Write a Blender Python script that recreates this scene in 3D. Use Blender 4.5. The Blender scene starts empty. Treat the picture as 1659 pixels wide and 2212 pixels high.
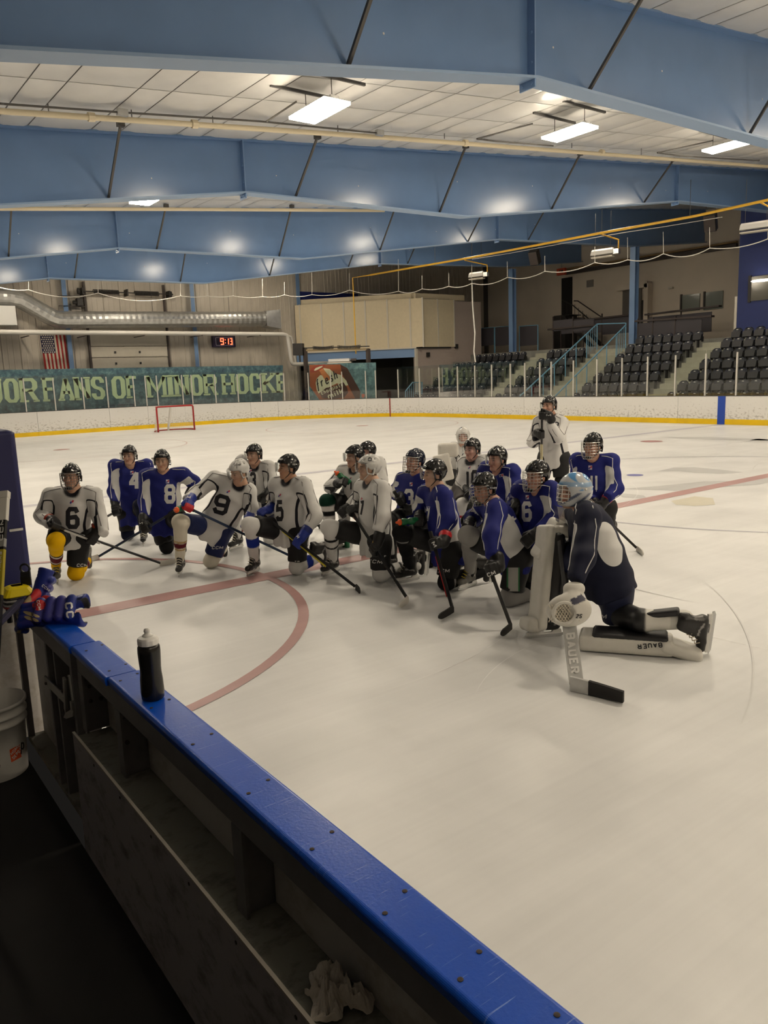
import bpy, bmesh, math, random
import numpy as np
from mathutils import Vector, Matrix
from mathutils.bvhtree import BVHTree

random.seed(7)
RNG = np.random.default_rng(7)
SC = bpy.context.scene
COL = SC.collection

# ------------------------------------------------------------------ camera
# world: X across the rink (0 = bench-side boards), Y along the rink towards the far net, Z up, ice at z = 0
CAM = np.array([-0.97, 0.0, 2.1785])
YAW, PITCH, ROLL, FPX = 0.635, 0.1705, -0.0369, 1670.0
PCX, PCY = 829.5, 1106.0
_fw = np.array([math.sin(YAW)*math.cos(PITCH), math.cos(YAW)*math.cos(PITCH), -math.sin(PITCH)])
_r = np.array([math.cos(YAW), -math.sin(YAW), 0.0])
_u = np.cross(_r, _fw)
CR = math.cos(ROLL)*_r + math.sin(ROLL)*_u
CU = -math.sin(ROLL)*_r + math.cos(ROLL)*_u
CF = _fw
cam_data = bpy.data.cameras.new('camera')
cam_data.sensor_fit = 'HORIZONTAL'
cam_data.sensor_width = 36.0
cam_data.lens = 36.0*FPX/1659.0
cam_data.clip_start = 0.05
cam_data.clip_end = 300
cam = bpy.data.objects.new('camera', cam_data)
COL.objects.link(cam)
cam.matrix_world = Matrix(((CR[0], CU[0], -CF[0], CAM[0]), (CR[1], CU[1], -CF[1], CAM[1]), (CR[2], CU[2], -CF[2], CAM[2]), (0, 0, 0, 1)))
SC.camera = cam

# ------------------------------------------------------------------ world and exposure
world = bpy.data.worlds.new('world'); SC.world = world
world.use_nodes = True
world.node_tree.nodes['Background'].inputs['Color'].default_value = (0.010, 0.009, 0.008, 1)
world.node_tree.nodes['Background'].inputs['Strength'].default_value = 1.0
SC.view_settings.view_transform = 'Standard'
SC.view_settings.look = 'None'
SC.view_settings.gamma = 1.0
SC.view_settings.use_curve_mapping = False
SC.view_settings.exposure = 0.0
LAMP_POWER = 86.0
LAMP_COLOR = (1.0, 0.865, 0.665)
SC.cycles.max_bounces = 5
SC.cycles.diffuse_bounces = 3
SC.cycles.glossy_bounces = 2
SC.cycles.transmission_bounces = 2
SC.cycles.use_adaptive_sampling = True
SC.cycles.adaptive_threshold = 0.1
SC.cycles.adaptive_min_samples = 16
SC.cycles.transparent_max_bounces = 12
SC.cycles.caustics_reflective = False
SC.cycles.caustics_refractive = False
SC.cycles.sample_clamp_indirect = 6.0

# ------------------------------------------------------------------ helpers: points
def ray(px, py):
    return CF + CR*((px-PCX)/FPX) - CU*((py-PCY)/FPX)
def at_z(px, py, z=0.0):
    d = ray(px, py); return CAM + d*((z-CAM[2])/d[2])
def at_x(px, py, x):
    d = ray(px, py); return CAM + d*((x-CAM[0])/d[0])
def at_y(px, py, y):
    d = ray(px, py); return CAM + d*((y-CAM[1])/d[1])
def at_depth(px, py, dep):
    return CAM + ray(px, py)*dep
def at_plane(px, py, p0, n):
    d = ray(px, py); n = np.asarray(n, float)
    return CAM + d*(((np.asarray(p0, float)-CAM) @ n)/(d @ n))
def project(p):
    d = np.asarray(p, float)-CAM; z = d @ CF
    return PCX+FPX*(d @ CR)/z, PCY-FPX*(d @ CU)/z
def depth_of(p):
    return float((np.asarray(p, float)-CAM) @ CF)
def nrm(v):
    v = np.asarray(v, float); return v/max(np.linalg.norm(v), 1e-9)

# ------------------------------------------------------------------ helpers: objects
def tag(o, label=None, cat=None, group=None, kind=None):
    if label: o['label'] = label
    if cat: o['category'] = cat
    if group: o['group'] = group
    if kind: o['kind'] = kind
    return o
def thing(name, label, cat, loc=(0, 0, 0), group=None, kind=None):
    o = bpy.data.objects.new(name, None); COL.objects.link(o)
    o.empty_display_size = 0.1
    o.location = tuple(float(c) for c in loc)
    return tag(o, label, cat, group, kind)
def link(name, me, mat, parent=None, smooth=False):
    o = bpy.data.objects.new(name, me); COL.objects.link(o)
    if mat is not None and not me.materials:
        me.materials.append(mat)
    if smooth:
        me.polygons.foreach_set('use_smooth', np.ones(len(me.polygons), dtype=bool))
    if parent is not None:
        o.parent = parent
        q = parent; off = Vector((0, 0, 0))
        while q is not None:
            off += q.location; q = q.parent
        o.location = -off            # meshes are written in world coordinates
    return o
def dup(o, parent=None, loc=None):
    c = o.copy(); COL.objects.link(c)
    if parent is not None: c.parent = parent
    if loc is not None: c.location = loc
    return c

class MB:
    """collects shapes; build() links them as one mesh object"""
    def __init__(s): s.v = []; s.f = []
    def add(s, vs, fs):
        n = len(s.v); s.v.extend([tuple(map(float, v)) for v in vs]); s.f.extend([tuple(i+n for i in f) for f in fs]); return s
    def box(s, x0, x1, y0, y1, z0, z1):
        vs = [(x0, y0, z0), (x1, y0, z0), (x1, y1, z0), (x0, y1, z0), (x0, y0, z1), (x1, y0, z1), (x1, y1, z1), (x0, y1, z1)]
        return s.add(vs, [(0, 3, 2, 1), (4, 5, 6, 7), (0, 1, 5, 4), (1, 2, 6, 5), (2, 3, 7, 6), (3, 0, 4, 7)])
    def obox(s, c, ax, ay, az, hx, hy, hz):
        c = np.asarray(c, float); ax, ay, az = nrm(ax)*hx, nrm(ay)*hy, nrm(az)*hz
        vs = [c+sx*ax+sy*ay+sz*az for sz in (-1, 1) for sx, sy in ((-1, -1), (1, -1), (1, 1), (-1, 1))]
        return s.add(vs, [(0, 3, 2, 1), (4, 5, 6, 7), (0, 1, 5, 4), (1, 2, 6, 5), (2, 3, 7, 6), (3, 0, 4, 7)])
    def bar(s, a, b, w, h, up=(0, 0, 1)):
        a = np.asarray(a, float); b = np.asarray(b, float); d = nrm(b-a); up = np.asarray(up, float)
        sd = np.cross(d, up)
        if np.linalg.norm(sd) < 1e-6: sd = np.cross(d, (1, 0, 0))
        sd = nrm(sd); up = np.cross(sd, d)
        return s.obox((a+b)/2, d, sd, up, np.linalg.norm(b-a)/2, w/2, h/2)
    def tube(s, pts, r, n=8, cap=True, closed=False):
        pts = [np.asarray(p, float) for p in pts]; m = len(pts)
        rs = r if hasattr(r, '__len__') else [r]*m
        vs = []; up = None
        for i, p in enumerate(pts):
            if closed: t = pts[(i+1) % m]-pts[i-1]
            else: t = pts[min(i+1, m-1)]-pts[max(i-1, 0)]
            t = nrm(t)
            if up is None:
                up = np.array((0, 0, 1.0)) if abs(t[2]) < .9 else np.array((1.0, 0, 0))
            up = nrm(up-t*(up @ t)); sd = np.cross(t, up)
            for k in range(n):
                a = 2*math.pi*k/n
                vs.append(p+rs[i]*(math.cos(a)*sd+math.sin(a)*up))
        fs = []
        for i in range(m if closed else m-1):
            j = (i+1) % m
            for k in range(n):
                fs.append((i*n+k, i*n+(k+1) % n, j*n+(k+1) % n, j*n+k))
        if cap and not closed:
            fs.append(tuple(range(n-1, -1, -1))); fs.append(tuple((m-1)*n+k for k in range(n)))
        return s.add(vs, fs)
    def prism(s, poly, o, ax, ay, an, t):
        """polygon (list of 2d) in the plane o+ax,ay extruded by t along an"""
        o = np.asarray(o, float); ax = np.asarray(ax, float); ay = np.asarray(ay, float); an = np.asarray(an, float)
        n = len(poly)
        vs = [o+ax*p[0]+ay*p[1] for p in poly]+[o+ax*p[0]+ay*p[1]+an*t for p in poly]
        fs = [tuple(range(n-1, -1, -1)), tuple(range(n, 2*n))]+[(i, (i+1) % n, n+(i+1) % n, n+i) for i in range(n)]
        return s.add(vs, fs)
    def lathe(s, prof, c, n=24, axis=(0, 0, 1)):
        c = np.asarray(c, float); az = nrm(axis); ax = nrm(np.cross(az, (0, 1, 0.001))) if abs(az[2]) < .99 else np.array((1., 0, 0)); ay = np.cross(az, ax)
        vs = []; m = len(prof)
        for r, z in prof:
            for k in range(n):
                a = 2*math.pi*k/n; vs.append(c+az*z+r*(math.cos(a)*ax+math.sin(a)*ay))
        fs = [(i*n+k, i*n+(k+1) % n, (i+1)*n+(k+1) % n, (i+1)*n+k) for i in range(m-1) for k in range(n)]
        if prof[0][0] > 1e-6: fs.append(tuple(range(n-1, -1, -1)))
        if prof[-1][0] > 1e-6: fs.append(tuple((m-1)*n+k for k in range(n)))
        return s.add(vs, fs)
    def mesh(s, name):
        me = bpy.data.meshes.new(name); me.from_pydata(s.v, [], s.f); me.update(); return me
    def build(s, name, mat, parent=None, smooth=False, bevel=0):
        me = s.mesh(name)
        if bevel:
            bm = bmesh.new(); bm.from_mesh(me)
            bmesh.ops.bevel(bm, geom=bm.edges[:], offset=bevel, segments=2, profile=.5, affect='EDGES', clamp_overlap=True)
            bm.to_mesh(me); bm.free()
        return link(name, me, mat, parent, smooth)

# ------------------------------------------------------------------ materials
MATS = {}
def srgb(r, g, b):
    f = lambda c: (c/255/12.92) if c/255 <= .04045 else ((c/255+.055)/1.055)**2.4
    return (f(r), f(g), f(b))
def mat(name, col, rough=.5, metal=0., spec=.5, var=.0, vscale=6., bump=0., bscale=40., emit=None, estr=0., alpha=None, attr=None, coat=0., sheen=0.):
    if name in MATS: return MATS[name]
    m = bpy.data.materials.new(name); m.use_nodes = True; nt = m.node_tree; N = nt.nodes; L = nt.links
    b = N['Principled BSDF']
    b.inputs['Base Color'].default_value = (*col, 1); b.inputs['Roughness'].default_value = rough
    b.inputs['Metallic'].default_value = metal; b.inputs['Specular IOR Level'].default_value = spec
    if coat: b.inputs['Coat Weight'].default_value = coat; b.inputs['Coat Roughness'].default_value = .08
    if sheen: b.inputs['Sheen Weight'].default_value = sheen
    src = None
    if attr:
        a = N.new('ShaderNodeAttribute'); a.attribute_name = attr; src = a.outputs['Color']; L.new(src, b.inputs['Base Color'])
    if var or bump:
        tc = N.new('ShaderNodeTexCoord')
    if var:
        nz = N.new('ShaderNodeTexNoise'); nz.inputs['Scale'].default_value = vscale; nz.inputs['Detail'].default_value = 5
        L.new(tc.outputs['Object'], nz.inputs['Vector'])
        mr = N.new('ShaderNodeMapRange'); mr.inputs['From Min'].default_value = .3; mr.inputs['From Max'].default_value = .7
        mr.inputs['To Min'].default_value = 1-var; mr.inputs['To Max'].default_value = 1+var*.5
        L.new(nz.outputs['Fac'], mr.inputs['Value'])
        mx = N.new('ShaderNodeVectorMath'); mx.operation = 'SCALE'
        if src is not None: L.new(src, mx.inputs[0])
        else: mx.inputs[0].default_value = col
        L.new(mr.outputs['Result'], mx.inputs['Scale']); L.new(mx.outputs['Vector'], b.inputs['Base Color'])
    if bump:
        nb = N.new('ShaderNodeTexNoise'); nb.inputs['Scale'].default_value = bscale; nb.inputs['Detail'].default_value = 3
        L.new(tc.outputs['Object'], nb.inputs['Vector'])
        bp = N.new('ShaderNodeBump'); bp.inputs['Strength'].default_value = bump; bp.inputs['Distance'].default_value = .01
        L.new(nb.outputs['Fac'], bp.inputs['Height']); L.new(bp.outputs['Normal'], b.inputs['Normal'])
    if emit:
        b.inputs['Emission Color'].default_value = (*emit, 1); b.inputs['Emission Strength'].default_value = estr
    MATS[name] = m
    return m
def glass_mat(name, tint=(.93, .96, .95), refl=.06, rough=.02):
    if name in MATS: return MATS[name]
    m = bpy.data.materials.new(name); m.use_nodes = True; nt = m.node_tree; N = nt.nodes; L = nt.links
    for n in list(N): N.remove(n)
    out = N.new('ShaderNodeOutputMaterial'); t = N.new('ShaderNodeBsdfTransparent'); t.inputs['Color'].default_value = (*tint, 1)
    g = N.new('ShaderNodeBsdfGlossy'); g.inputs['Roughness'].default_value = rough
    lw = N.new('ShaderNodeLayerWeight'); lw.inputs['Blend'].default_value = .25
    mr = N.new('ShaderNodeMapRange'); mr.inputs['To Min'].default_value = refl; mr.inputs['To Max'].default_value = .6
    L.new(lw.outputs['Fresnel'], mr.inputs['Value'])
    mx = N.new('ShaderNodeMixShader'); L.new(mr.outputs['Result'], mx.inputs['Fac']); L.new(t.outputs[0], mx.inputs[1]); L.new(g.outputs[0], mx.inputs[2])
    L.new(mx.outputs[0], out.inputs['Surface']); MATS[name] = m
    return m

# ------------------------------------------------------------------ stroke lettering (unit cell 0..1 x 0..1)
GL = {
 '0': [[(.2, 0), (.8, 0), (1, .15), (1, .85), (.8, 1), (.2, 1), (0, .85), (0, .15), (.2, 0)]],
 '1': [[(.2, .8), (.55, 1), (.55, 0)], [(.2, 0), (.9, 0)]],
 '2': [[(0, .82), (.2, 1), (.8, 1), (1, .85), (1, .62), (0, .12), (0, 0), (1, 0)]],
 '3': [[(0, .82), (.2, 1), (.8, 1), (1, .87), (1, .65), (.82, .53), (.45, .53)], [(.82, .53), (1, .4), (1, .14), (.8, 0), (.2, 0), (0, .18)]],
 '4': [[(.75, 0), (.75, 1), (0, .32), (0, .24), (1, .24)], [(.5, 0), (1, 0)]],
 '5': [[(.95, 1), (.05, 1), (.05, .56), (.75, .6), (1, .46), (1, .14), (.8, 0), (.2, 0), (0, .16)]],
 '6': [[(1, .8), (.8, 1), (.2, 1), (0, .85), (0, .15), (.2, 0), (.8, 0), (1, .15), (1, .42), (.8, .56), (0, .5)]],
 '7': [[(0, .8), (0, 1), (1, 1), (.95, .8), (.45, 0)]],
 '8': [[(.2, .53), (0, .66), (0, .87), (.2, 1), (.8, 1), (1, .87), (1, .66), (.8, .53), (.2, .53), (0, .4), (0, .14), (.2, 0), (.8, 0), (1, .14), (1, .4), (.8, .53)]],
 '9': [[(0, .2), (.2, 0), (.8, 0), (1, .15), (1, .85), (.8, 1), (.2, 1), (0, .85), (0, .58), (.2, .44), (1, .5)]],
 'A': [[(0, 0), (.5, 1), (1, 0)], [(.2, .33), (.8, .33)]],
 'B': [[(0, 0), (0, 1), (.8, 1), (1, .87), (1, .64), (.8, .53), (0, .53)], [(.8, .53), (1, .4), (1, .13), (.8, 0), (0, 0)]],
 'C': [[(1, .75), (1, .85), (.8, 1), (.2, 1), (0, .85), (0, .15), (.2, 0), (.8, 0), (1, .15), (1, .25)]],
 'D': [[(0, 0), (0, 1), (.75, 1), (1, .82), (1, .18), (.75, 0), (0, 0)]],
 'E': [[(1, 1), (0, 1), (0, 0), (1, 0)], [(0, .52), (.75, .52)]],
 'F': [[(1, 1), (0, 1), (0, 0)], [(0, .52), (.75, .52)]],
 'H': [[(0, 0), (0, 1)], [(1, 0), (1, 1)], [(0, .52), (1, .52)]],
 'I': [[(.5, 0), (.5, 1)]],
 'J': [[(1, 1), (1, .15), (.8, 0), (.2, 0), (0, .15), (0, .3)]],
 'K': [[(0, 0), (0, 1)], [(1, 1), (0, .42)], [(.3, .58), (1, 0)]],
 'L': [[(0, 1), (0, 0), (1, 0)]],
 'M': [[(0, 0), (0, 1), (.5, .25), (1, 1), (1, 0)]],
 'N': [[(0, 0), (0, 1), (1, 0), (1, 1)]],
 'O': [[(.25, 0), (.75, 0), (1, .15), (1, .85), (.75, 1), (.25, 1), (0, .85), (0, .15), (.25, 0)]],
 'P': [[(0, 0), (0, 1), (.8, 1), (1, .86), (1, .62), (.8, .48), (0, .48)]],
 'R': [[(0, 0), (0, 1), (.8, 1), (1, .86), (1, .64), (.8, .5), (0, .5)], [(.55, .5), (1, 0)]],
 'S': [[(1, .76), (1, .86), (.8, 1), (.2, 1), (0, .86), (0, .68), (.2, .55), (.8, .45), (1, .32), (1, .14), (.8, 0), (.2, 0), (0, .14), (0, .24)]],
 'T': [[(0, 1), (1, 1)], [(.5, 1), (.5, 0)]],
 'U': [[(0, 1), (0, .15), (.2, 0), (.8, 0), (1, .15), (1, 1)]],
 'W': [[(0, 1), (.25, 0), (.5, .7), (.75, 0), (1, 1)]],
 'X': [[(0, 0), (1, 1)], [(0, 1), (1, 0)]],
 'Y': [[(0, 1), (.5, .5), (1, 1)], [(.5, .5), (.5, 0)]],
 'Z': [[(0, 1), (1, 1), (0, 0), (1, 0)]],
 '-': [[(.1, .5), (.9, .5)]],
}
LOW = {  # lower case, x-height .62
 'a': [[(.85, .62), (.3, .62), (.05, .45), (.05, .15), (.3, 0), (.6, .05), (.85, .3)], [(.85, .62), (.85, 0)]],
 'c': [[(.9, .5), (.7, .62), (.3, .62), (.05, .45), (.05, .15), (.3, 0), (.7, 0), (.9, .12)]],
 'e': [[(.08, .32), (.9, .36), (.85, .52), (.65, .62), (.3, .62), (.05, .45), (.05, .15), (.3, 0), (.7, 0), (.92, .14)]],
 'f': [[(.95, .95), (.75, 1.02), (.55, .9), (.45, .5), (.3, -.25), (.1, -.32)], [(.15, .5), (.8, .55)]],
 'h': [[(.05, 0), (.05, 1)], [(.05, .42), (.3, .6), (.65, .62), (.85, .48), (.85, 0)]],
 'i': [[(.5, 0), (.5, .62)], [(.5, .8), (.5, .9)]],
 'k': [[(.05, 0), (.05, 1)], [(.85, .62), (.05, .25)], [(.3, .38), (.9, 0)]],
 'l': [[(.5, 0), (.5, 1)]],
 'm': [[(0, 0), (0, .62)], [(0, .45), (.2, .62), (.4, .6), (.5, .45), (.5, 0)], [(.5, .45), (.7, .62), (.9, .6), (1, .45), (1, 0)]],
 'o': [[(.3, 0), (.7, 0), (.95, .15), (.95, .45), (.7, .62), (.3, .62), (.05, .45), (.05, .15), (.3, 0)]],
 'r': [[(.1, 0), (.1, .62)], [(.1, .38), (.4, .6), (.8, .6)]],
 's': [[(.9, .5), (.7, .62), (.3, .62), (.1, .5), (.2, .36), (.75, .26), (.9, .13), (.7, 0), (.3, 0), (.08, .12)]],
 't': [[(.4, .95), (.4, .1), (.6, 0), (.85, .05)], [(.1, .62), (.8, .62)]],
}
GL.update(LOW)
def stroke_quads(strokes, w, h, t, step=None, tx=None):
    """2d quads (lists of 4 points) for strokes scaled to w x h with thickness t, inset so that the outside fits the cell"""
    tx = tx or t
    out = []
    for pl in strokes:
        pts = [np.array((tx/2+p[0]*(w-tx), t/2+p[1]*(h-t))) for p in pl]
        n = len(pts); closed = np.allclose(pts[0], pts[-1]) and n > 2
        oin = []; oout = []
        for i in range(n):
            if closed: a = pts[i]-pts[i-1 if i > 0 else n-2]; b = pts[(i+1) if i < n-1 else 1]-pts[i]
            else:
                a = pts[i]-pts[i-1] if i > 0 else pts[1]-pts[0]; b = pts[i+1]-pts[i] if i < n-1 else a
            a = a/max(np.linalg.norm(a), 1e-9); b = b/max(np.linalg.norm(b), 1e-9)
            na = np.array((-a[1], a[0])); nb = np.array((-b[1], b[0])); m = na+nb
            l = np.linalg.norm(m); sc_ = np.array((tx, t))*.5
            if l < .95: oin.append(na*sc_); oout.append(nb*sc_)
            else:
                m = m/l; o = m*min(1/max(m @ nb, .5), 1.6)*sc_; oin.append(o); oout.append(o)
        for i in range(n-1):
            p, q = pts[i], pts[i+1]; L_ = np.linalg.norm(q-p)
            p0, q0 = p.copy(), q.copy()
            if not closed:
                d = (q-p)/max(L_, 1e-9)
                if i == 0: p0 = p-d*t*.5*(0 if len(pl) > 2 else .0)
            k = max(1, int(L_/step)) if step else 1
            for j in range(k):
                a, b = j/k, (j+1)/k
                A = p0*(1-a)+q0*a; B = p0*(1-b)+q0*b
                oa = oout[i]*(1-a)+oin[i+1]*a; ob = oout[i]*(1-b)+oin[i+1]*b
                m2 = 2 if step else 1
                for s_ in range(m2):
                    f0 = -1+2*s_/m2; f1 = -1+2*(s_+1)/m2
                    out.append([A+oa*f0, B+ob*f0, B+ob*f1, A+oa*f1])
    return out
def text_quads(txt, h, wc, t, gap=.25, step=None, shear=0., tx=None):
    """centred text; wc = letter width"""
    out = []; x = 0
    adv = []
    for c in txt:
        ww = wc*(.45 if c in '1Iil' else (1.3 if c in 'MWm' else 1.0))
        if c == ' ': adv.append((None, x, ww)); x += wc*.6; continue
        adv.append((c, x, ww)); x += ww+gap*wc
    tot = x-gap*wc
    for c, x0, ww in adv:
        if c is None: continue
        for q in stroke_quads(GL[c], ww, h, t, step, tx):
            out.append([np.array((p[0]+x0-tot/2+shear*(p[1]-h/2), p[1]-h/2)) for p in q])
    return out
def flat_text(name, txt, o, ax, ay, an, h, wc, t, m, parent, gap=.25, shear=0., lift=.004, tx=None):
    o = np.asarray(o, float); ax = nrm(ax); ay = nrm(ay); an = nrm(an)
    mb = MB()
    for q in text_quads(txt, h, wc, t, gap, None, shear, tx):
        mb.add([o+ax*p[0]+ay*p[1]+an*lift for p in q], [(0, 1, 2, 3)])
    return mb.build(name, m, parent)
# ================================================================== materials of the place
M_ice = mat('ice', (.80, .80, .80), .22, spec=.35)
def ice_nodes(m, base, dirt=.10, edge=None):
    nt = m.node_tree; N = nt.nodes; L = nt.links; b = N['Principled BSDF']
    tc = N.new('ShaderNodeTexCoord')
    acc = None
    for ang, sx, sy, amt in ((.5, .35, 9., .05), (-.35, .5, 14., .05), (1.3, .4, 11., .04), (2.2, .3, 26., .05), (.3, .55, 1.1, .30), (1.0, 2.2, .8, .12)):
        mp = N.new('ShaderNodeMapping'); mp.inputs['Rotation'].default_value = (0, 0, ang); mp.inputs['Scale'].default_value = (sx, sy, 1)
        nz = N.new('ShaderNodeTexNoise'); nz.inputs['Scale'].default_value = 1.; nz.inputs['Detail'].default_value = 6; nz.inputs['Distortion'].default_value = .6
        L.new(tc.outputs['Object'], mp.inputs['Vector']); L.new(mp.outputs['Vector'], nz.inputs['Vector'])
        mr = N.new('ShaderNodeMapRange'); mr.inputs['From Min'].default_value = .42; mr.inputs['From Max'].default_value = .72
        mr.inputs['To Min'].default_value = 1.; mr.inputs['To Max'].default_value = 1.-amt*.4
        L.new(nz.outputs['Fac'], mr.inputs['Value'])
        if acc is None: acc = mr.outputs['Result']
        else:
            mu = N.new('ShaderNodeMath'); mu.operation = 'MULTIPLY'; L.new(acc, mu.inputs[0]); L.new(mr.outputs['Result'], mu.inputs[1]); acc = mu.outputs[0]
    sc = N.new('ShaderNodeVectorMath'); sc.operation = 'SCALE'; sc.inputs[0].default_value = base
    L.new(acc, sc.inputs['Scale']); L.new(sc.outputs['Vector'], b.inputs['Base Color'])
    nr = N.new('ShaderNodeTexNoise'); nr.inputs['Scale'].default_value = 1.2; nr.inputs['Detail'].default_value = 6
    L.new(tc.outputs['Object'], nr.inputs['Vector'])
    mr = N.new('ShaderNodeMapRange'); mr.inputs['To Min'].default_value = .28; mr.inputs['To Max'].default_value = .48
    L.new(nr.outputs['Fac'], mr.inputs['Value']); L.new(mr.outputs['Result'], b.inputs['Roughness'])
ice_nodes(M_ice, (.80, .80, .80))
M_red = mat('ice_red', (.42, .20, .20), .3, spec=.35); ice_nodes(M_red, (.52, .31, .30))
M_redthin = mat('ice_red_thin', (.5, .3, .3), .3, spec=.35); ice_nodes(M_redthin, (.62, .47, .47))
M_blue = mat('ice_blue', (.45, .44, .55), .3, spec=.35); ice_nodes(M_blue, (.56, .55, .62))
M_bluespot = mat('ice_blue_spot', (.2, .2, .5), .3, spec=.35)
M_redspot = mat('ice_red_spot', (.45, .22, .22), .3, spec=.35)
M_logo = mat('ice_logo_grey', (.5, .5, .5), .3, spec=.35); ice_nodes(M_logo, (.60, .60, .60))
M_logoy = mat('ice_logo_yellow', (.7, .6, .4), .3, spec=.35); ice_nodes(M_logoy, (.72, .68, .56))
M_board = mat('board_white', (.76, .75, .73), .35)
def board_nodes(m):
    nt = m.node_tree; N = nt.nodes; L = nt.links; b = N['Principled BSDF']
    tc = N.new('ShaderNodeTexCoord'); mp = N.new('ShaderNodeMapping'); mp.inputs['Scale'].default_value = (9, 9, 14)
    nz = N.new('ShaderNodeTexNoise'); nz.inputs['Detail'].default_value = 4; nz.inputs['Scale'].default_value = 1.
    L.new(tc.outputs['Object'], mp.inputs['Vector']); L.new(mp.outputs['Vector'], nz.inputs['Vector'])
    sx = N.new('ShaderNodeSeparateXYZ'); L.new(tc.outputs['Object'], sx.inputs[0])
    zr = N.new('ShaderNodeMapRange'); zr.inputs['From Min'].default_value = .15; zr.inputs['From Max'].default_value = .85; zr.inputs['To Min'].default_value = .14; zr.inputs['To Max'].default_value = -.06
    L.new(sx.outputs['Z'], zr.inputs['Value'])
    ad = N.new('ShaderNodeMath'); ad.operation = 'ADD'; L.new(nz.outputs['Fac'], ad.inputs[0]); L.new(zr.outputs['Result'], ad.inputs[1])
    mr = N.new('ShaderNodeMapRange'); mr.inputs['From Min'].default_value = .58; mr.inputs['From Max'].default_value = .72
    L.new(ad.outputs[0], mr.inputs['Value'])
    mx = N.new('ShaderNodeMixRGB'); mx.inputs[1].default_value = (.76, .75, .73, 1); mx.inputs[2].default_value = (.50, .48, .45, 1)
    L.new(mr.outputs['Result'], mx.inputs[0]); L.new(mx.outputs[0], b.inputs['Base Color'])
board_nodes(M_board)
M_yellow = mat('kick_yellow', srgb(236, 196, 4), .35, var=.12, vscale=1.5)
M_cap = mat('cap_dark', (.05, .05, .055), .4)
M_post = mat('post_white', (.62, .60, .56), .35)
M_alu = mat('aluminium', (.42, .42, .42), .38, metal=.6, var=.2, vscale=8)
M_glass = glass_mat('rink_glass', (.965, .98, .972), .05)
M_steel = mat('steel_blue', srgb(113, 145, 191), .22, spec=.5, var=.05, vscale=1.5)
M_steel_d = mat('steel_blue_trim', srgb(120, 152, 196), .35)
M_flange_lit = mat('steel_blue_flange_lit', srgb(142, 168, 202), .4)  # paler than the web: light off the ice below put into the colour
M_rod = mat('rod_dark', (.10, .095, .09), .5, metal=.4)
M_ceil = mat('ceiling_vinyl', (.72, .71, .69), .30, spec=.5, var=.06, vscale=2., bump=.25, bscale=3.)
M_seam = mat('ceiling_seam', (.42, .41, .40), .5)
M_wallm = mat('wall_metal', srgb(206, 197, 184), .42, var=.10, vscale=1.2)
M_wallb = mat('wall_beige', srgb(228, 216, 200), .75, var=.05, vscale=.8)
M_walld = mat('wall_dark', (.10, .095, .09), .7)
M_blue_paint = mat('wall_blue', srgb(36, 52, 112), .6, var=.06)
M_navy = mat('navy_paint', srgb(26, 38, 110), .6)
M_panel = mat('panel_cream', srgb(224, 210, 180), .55, var=.04)
M_trimw = mat('trim_white', srgb(215, 208, 195), .5)
M_conc = mat('concrete', (.24, .24, .22), .8, var=.15, vscale=3.)
M_seat = mat('seat_navy', srgb(17, 23, 42), .42, var=.08)
M_seat_d = mat('seat_shell', srgb(11, 14, 24), .45)
M_tagw = mat('tag_white', (.7, .7, .68), .5)
M_dark = mat('dark_metal', (.025, .023, .022), .5)
M_dark2 = mat('dark_brown', (.07, .055, .05), .55)
M_rail = mat('rail_blue', srgb(110, 160, 190), .4)
M_galv = mat('galvanised', (.55, .55, .54), .28, metal=.85, var=.12, vscale=5., bump=.1, bscale=8.)
M_pipe = mat('pipe_white', (.66, .64, .60), .45)
M_gas = mat('gas_yellow', srgb(235, 185, 60), .4)
M_rope = mat('rope_white', (.75, .73, .68), .7)
M_lampbody = mat('lamp_body', (.75, .74, .72), .4)
M_lens = mat('lamp_lens', (1, 1, 1), .5, emit=LAMP_COLOR, estr=LAMP_POWER)
M_black = mat('black_plastic', (.012, .012, .013), .4)
M_blacks = mat('black_gloss', (.010, .010, .011), .12)
M_rubber = mat('black_rubber', (.005, .0046, .0044), .9, var=.3, vscale=4.)
M_white = mat('white_plastic', (.78, .77, .75), .4)
M_door = mat('door_panel', srgb(205, 198, 184), .5, var=.04)

# ================================================================== boards plan
BW, BE, BR, BRL = 27.0, 41.2, 8.5, 5.0
def _plan():
    p = [(BW, y) for y in np.arange(-6, BE-BR, .3)]
    p += [(BW-BR+BR*math.cos(a), BE-BR+BR*math.sin(a)) for a in np.linspace(0, math.pi/2, 46)]
    p += [(x, BE) for x in np.arange(BW-BR-.3, BRL, -.3)]
    p += [(BRL+BRL*math.cos(a), BE-BRL+BRL*math.sin(a)) for a in np.linspace(math.pi/2, math.pi, 26)]
    p += [(0.0, y) for y in np.arange(BE-BRL-.3, 5.2, -.6)]
    return np.array(p)
PLAN = _plan()
PS = np.concatenate([[0], np.cumsum(np.linalg.norm(np.diff(PLAN, axis=0), axis=1))])
def plan_at(s):
    x = np.interp(s, PS, PLAN[:, 0]); y = np.interp(s, PS, PLAN[:, 1])
    e = .05
    d = nrm(np.array((np.interp(s+e, PS, PLAN[:, 0])-np.interp(s-e, PS, PLAN[:, 0]), np.interp(s+e, PS, PLAN[:, 1])-np.interp(s-e, PS, PLAN[:, 1]), 0)))
    inn = np.array((-d[1], d[0], 0.0))      # towards the ice
    return np.array((x, y, 0.0)), d, inn
_SS = np.linspace(6, 75, 2761)
_SP = {}
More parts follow.
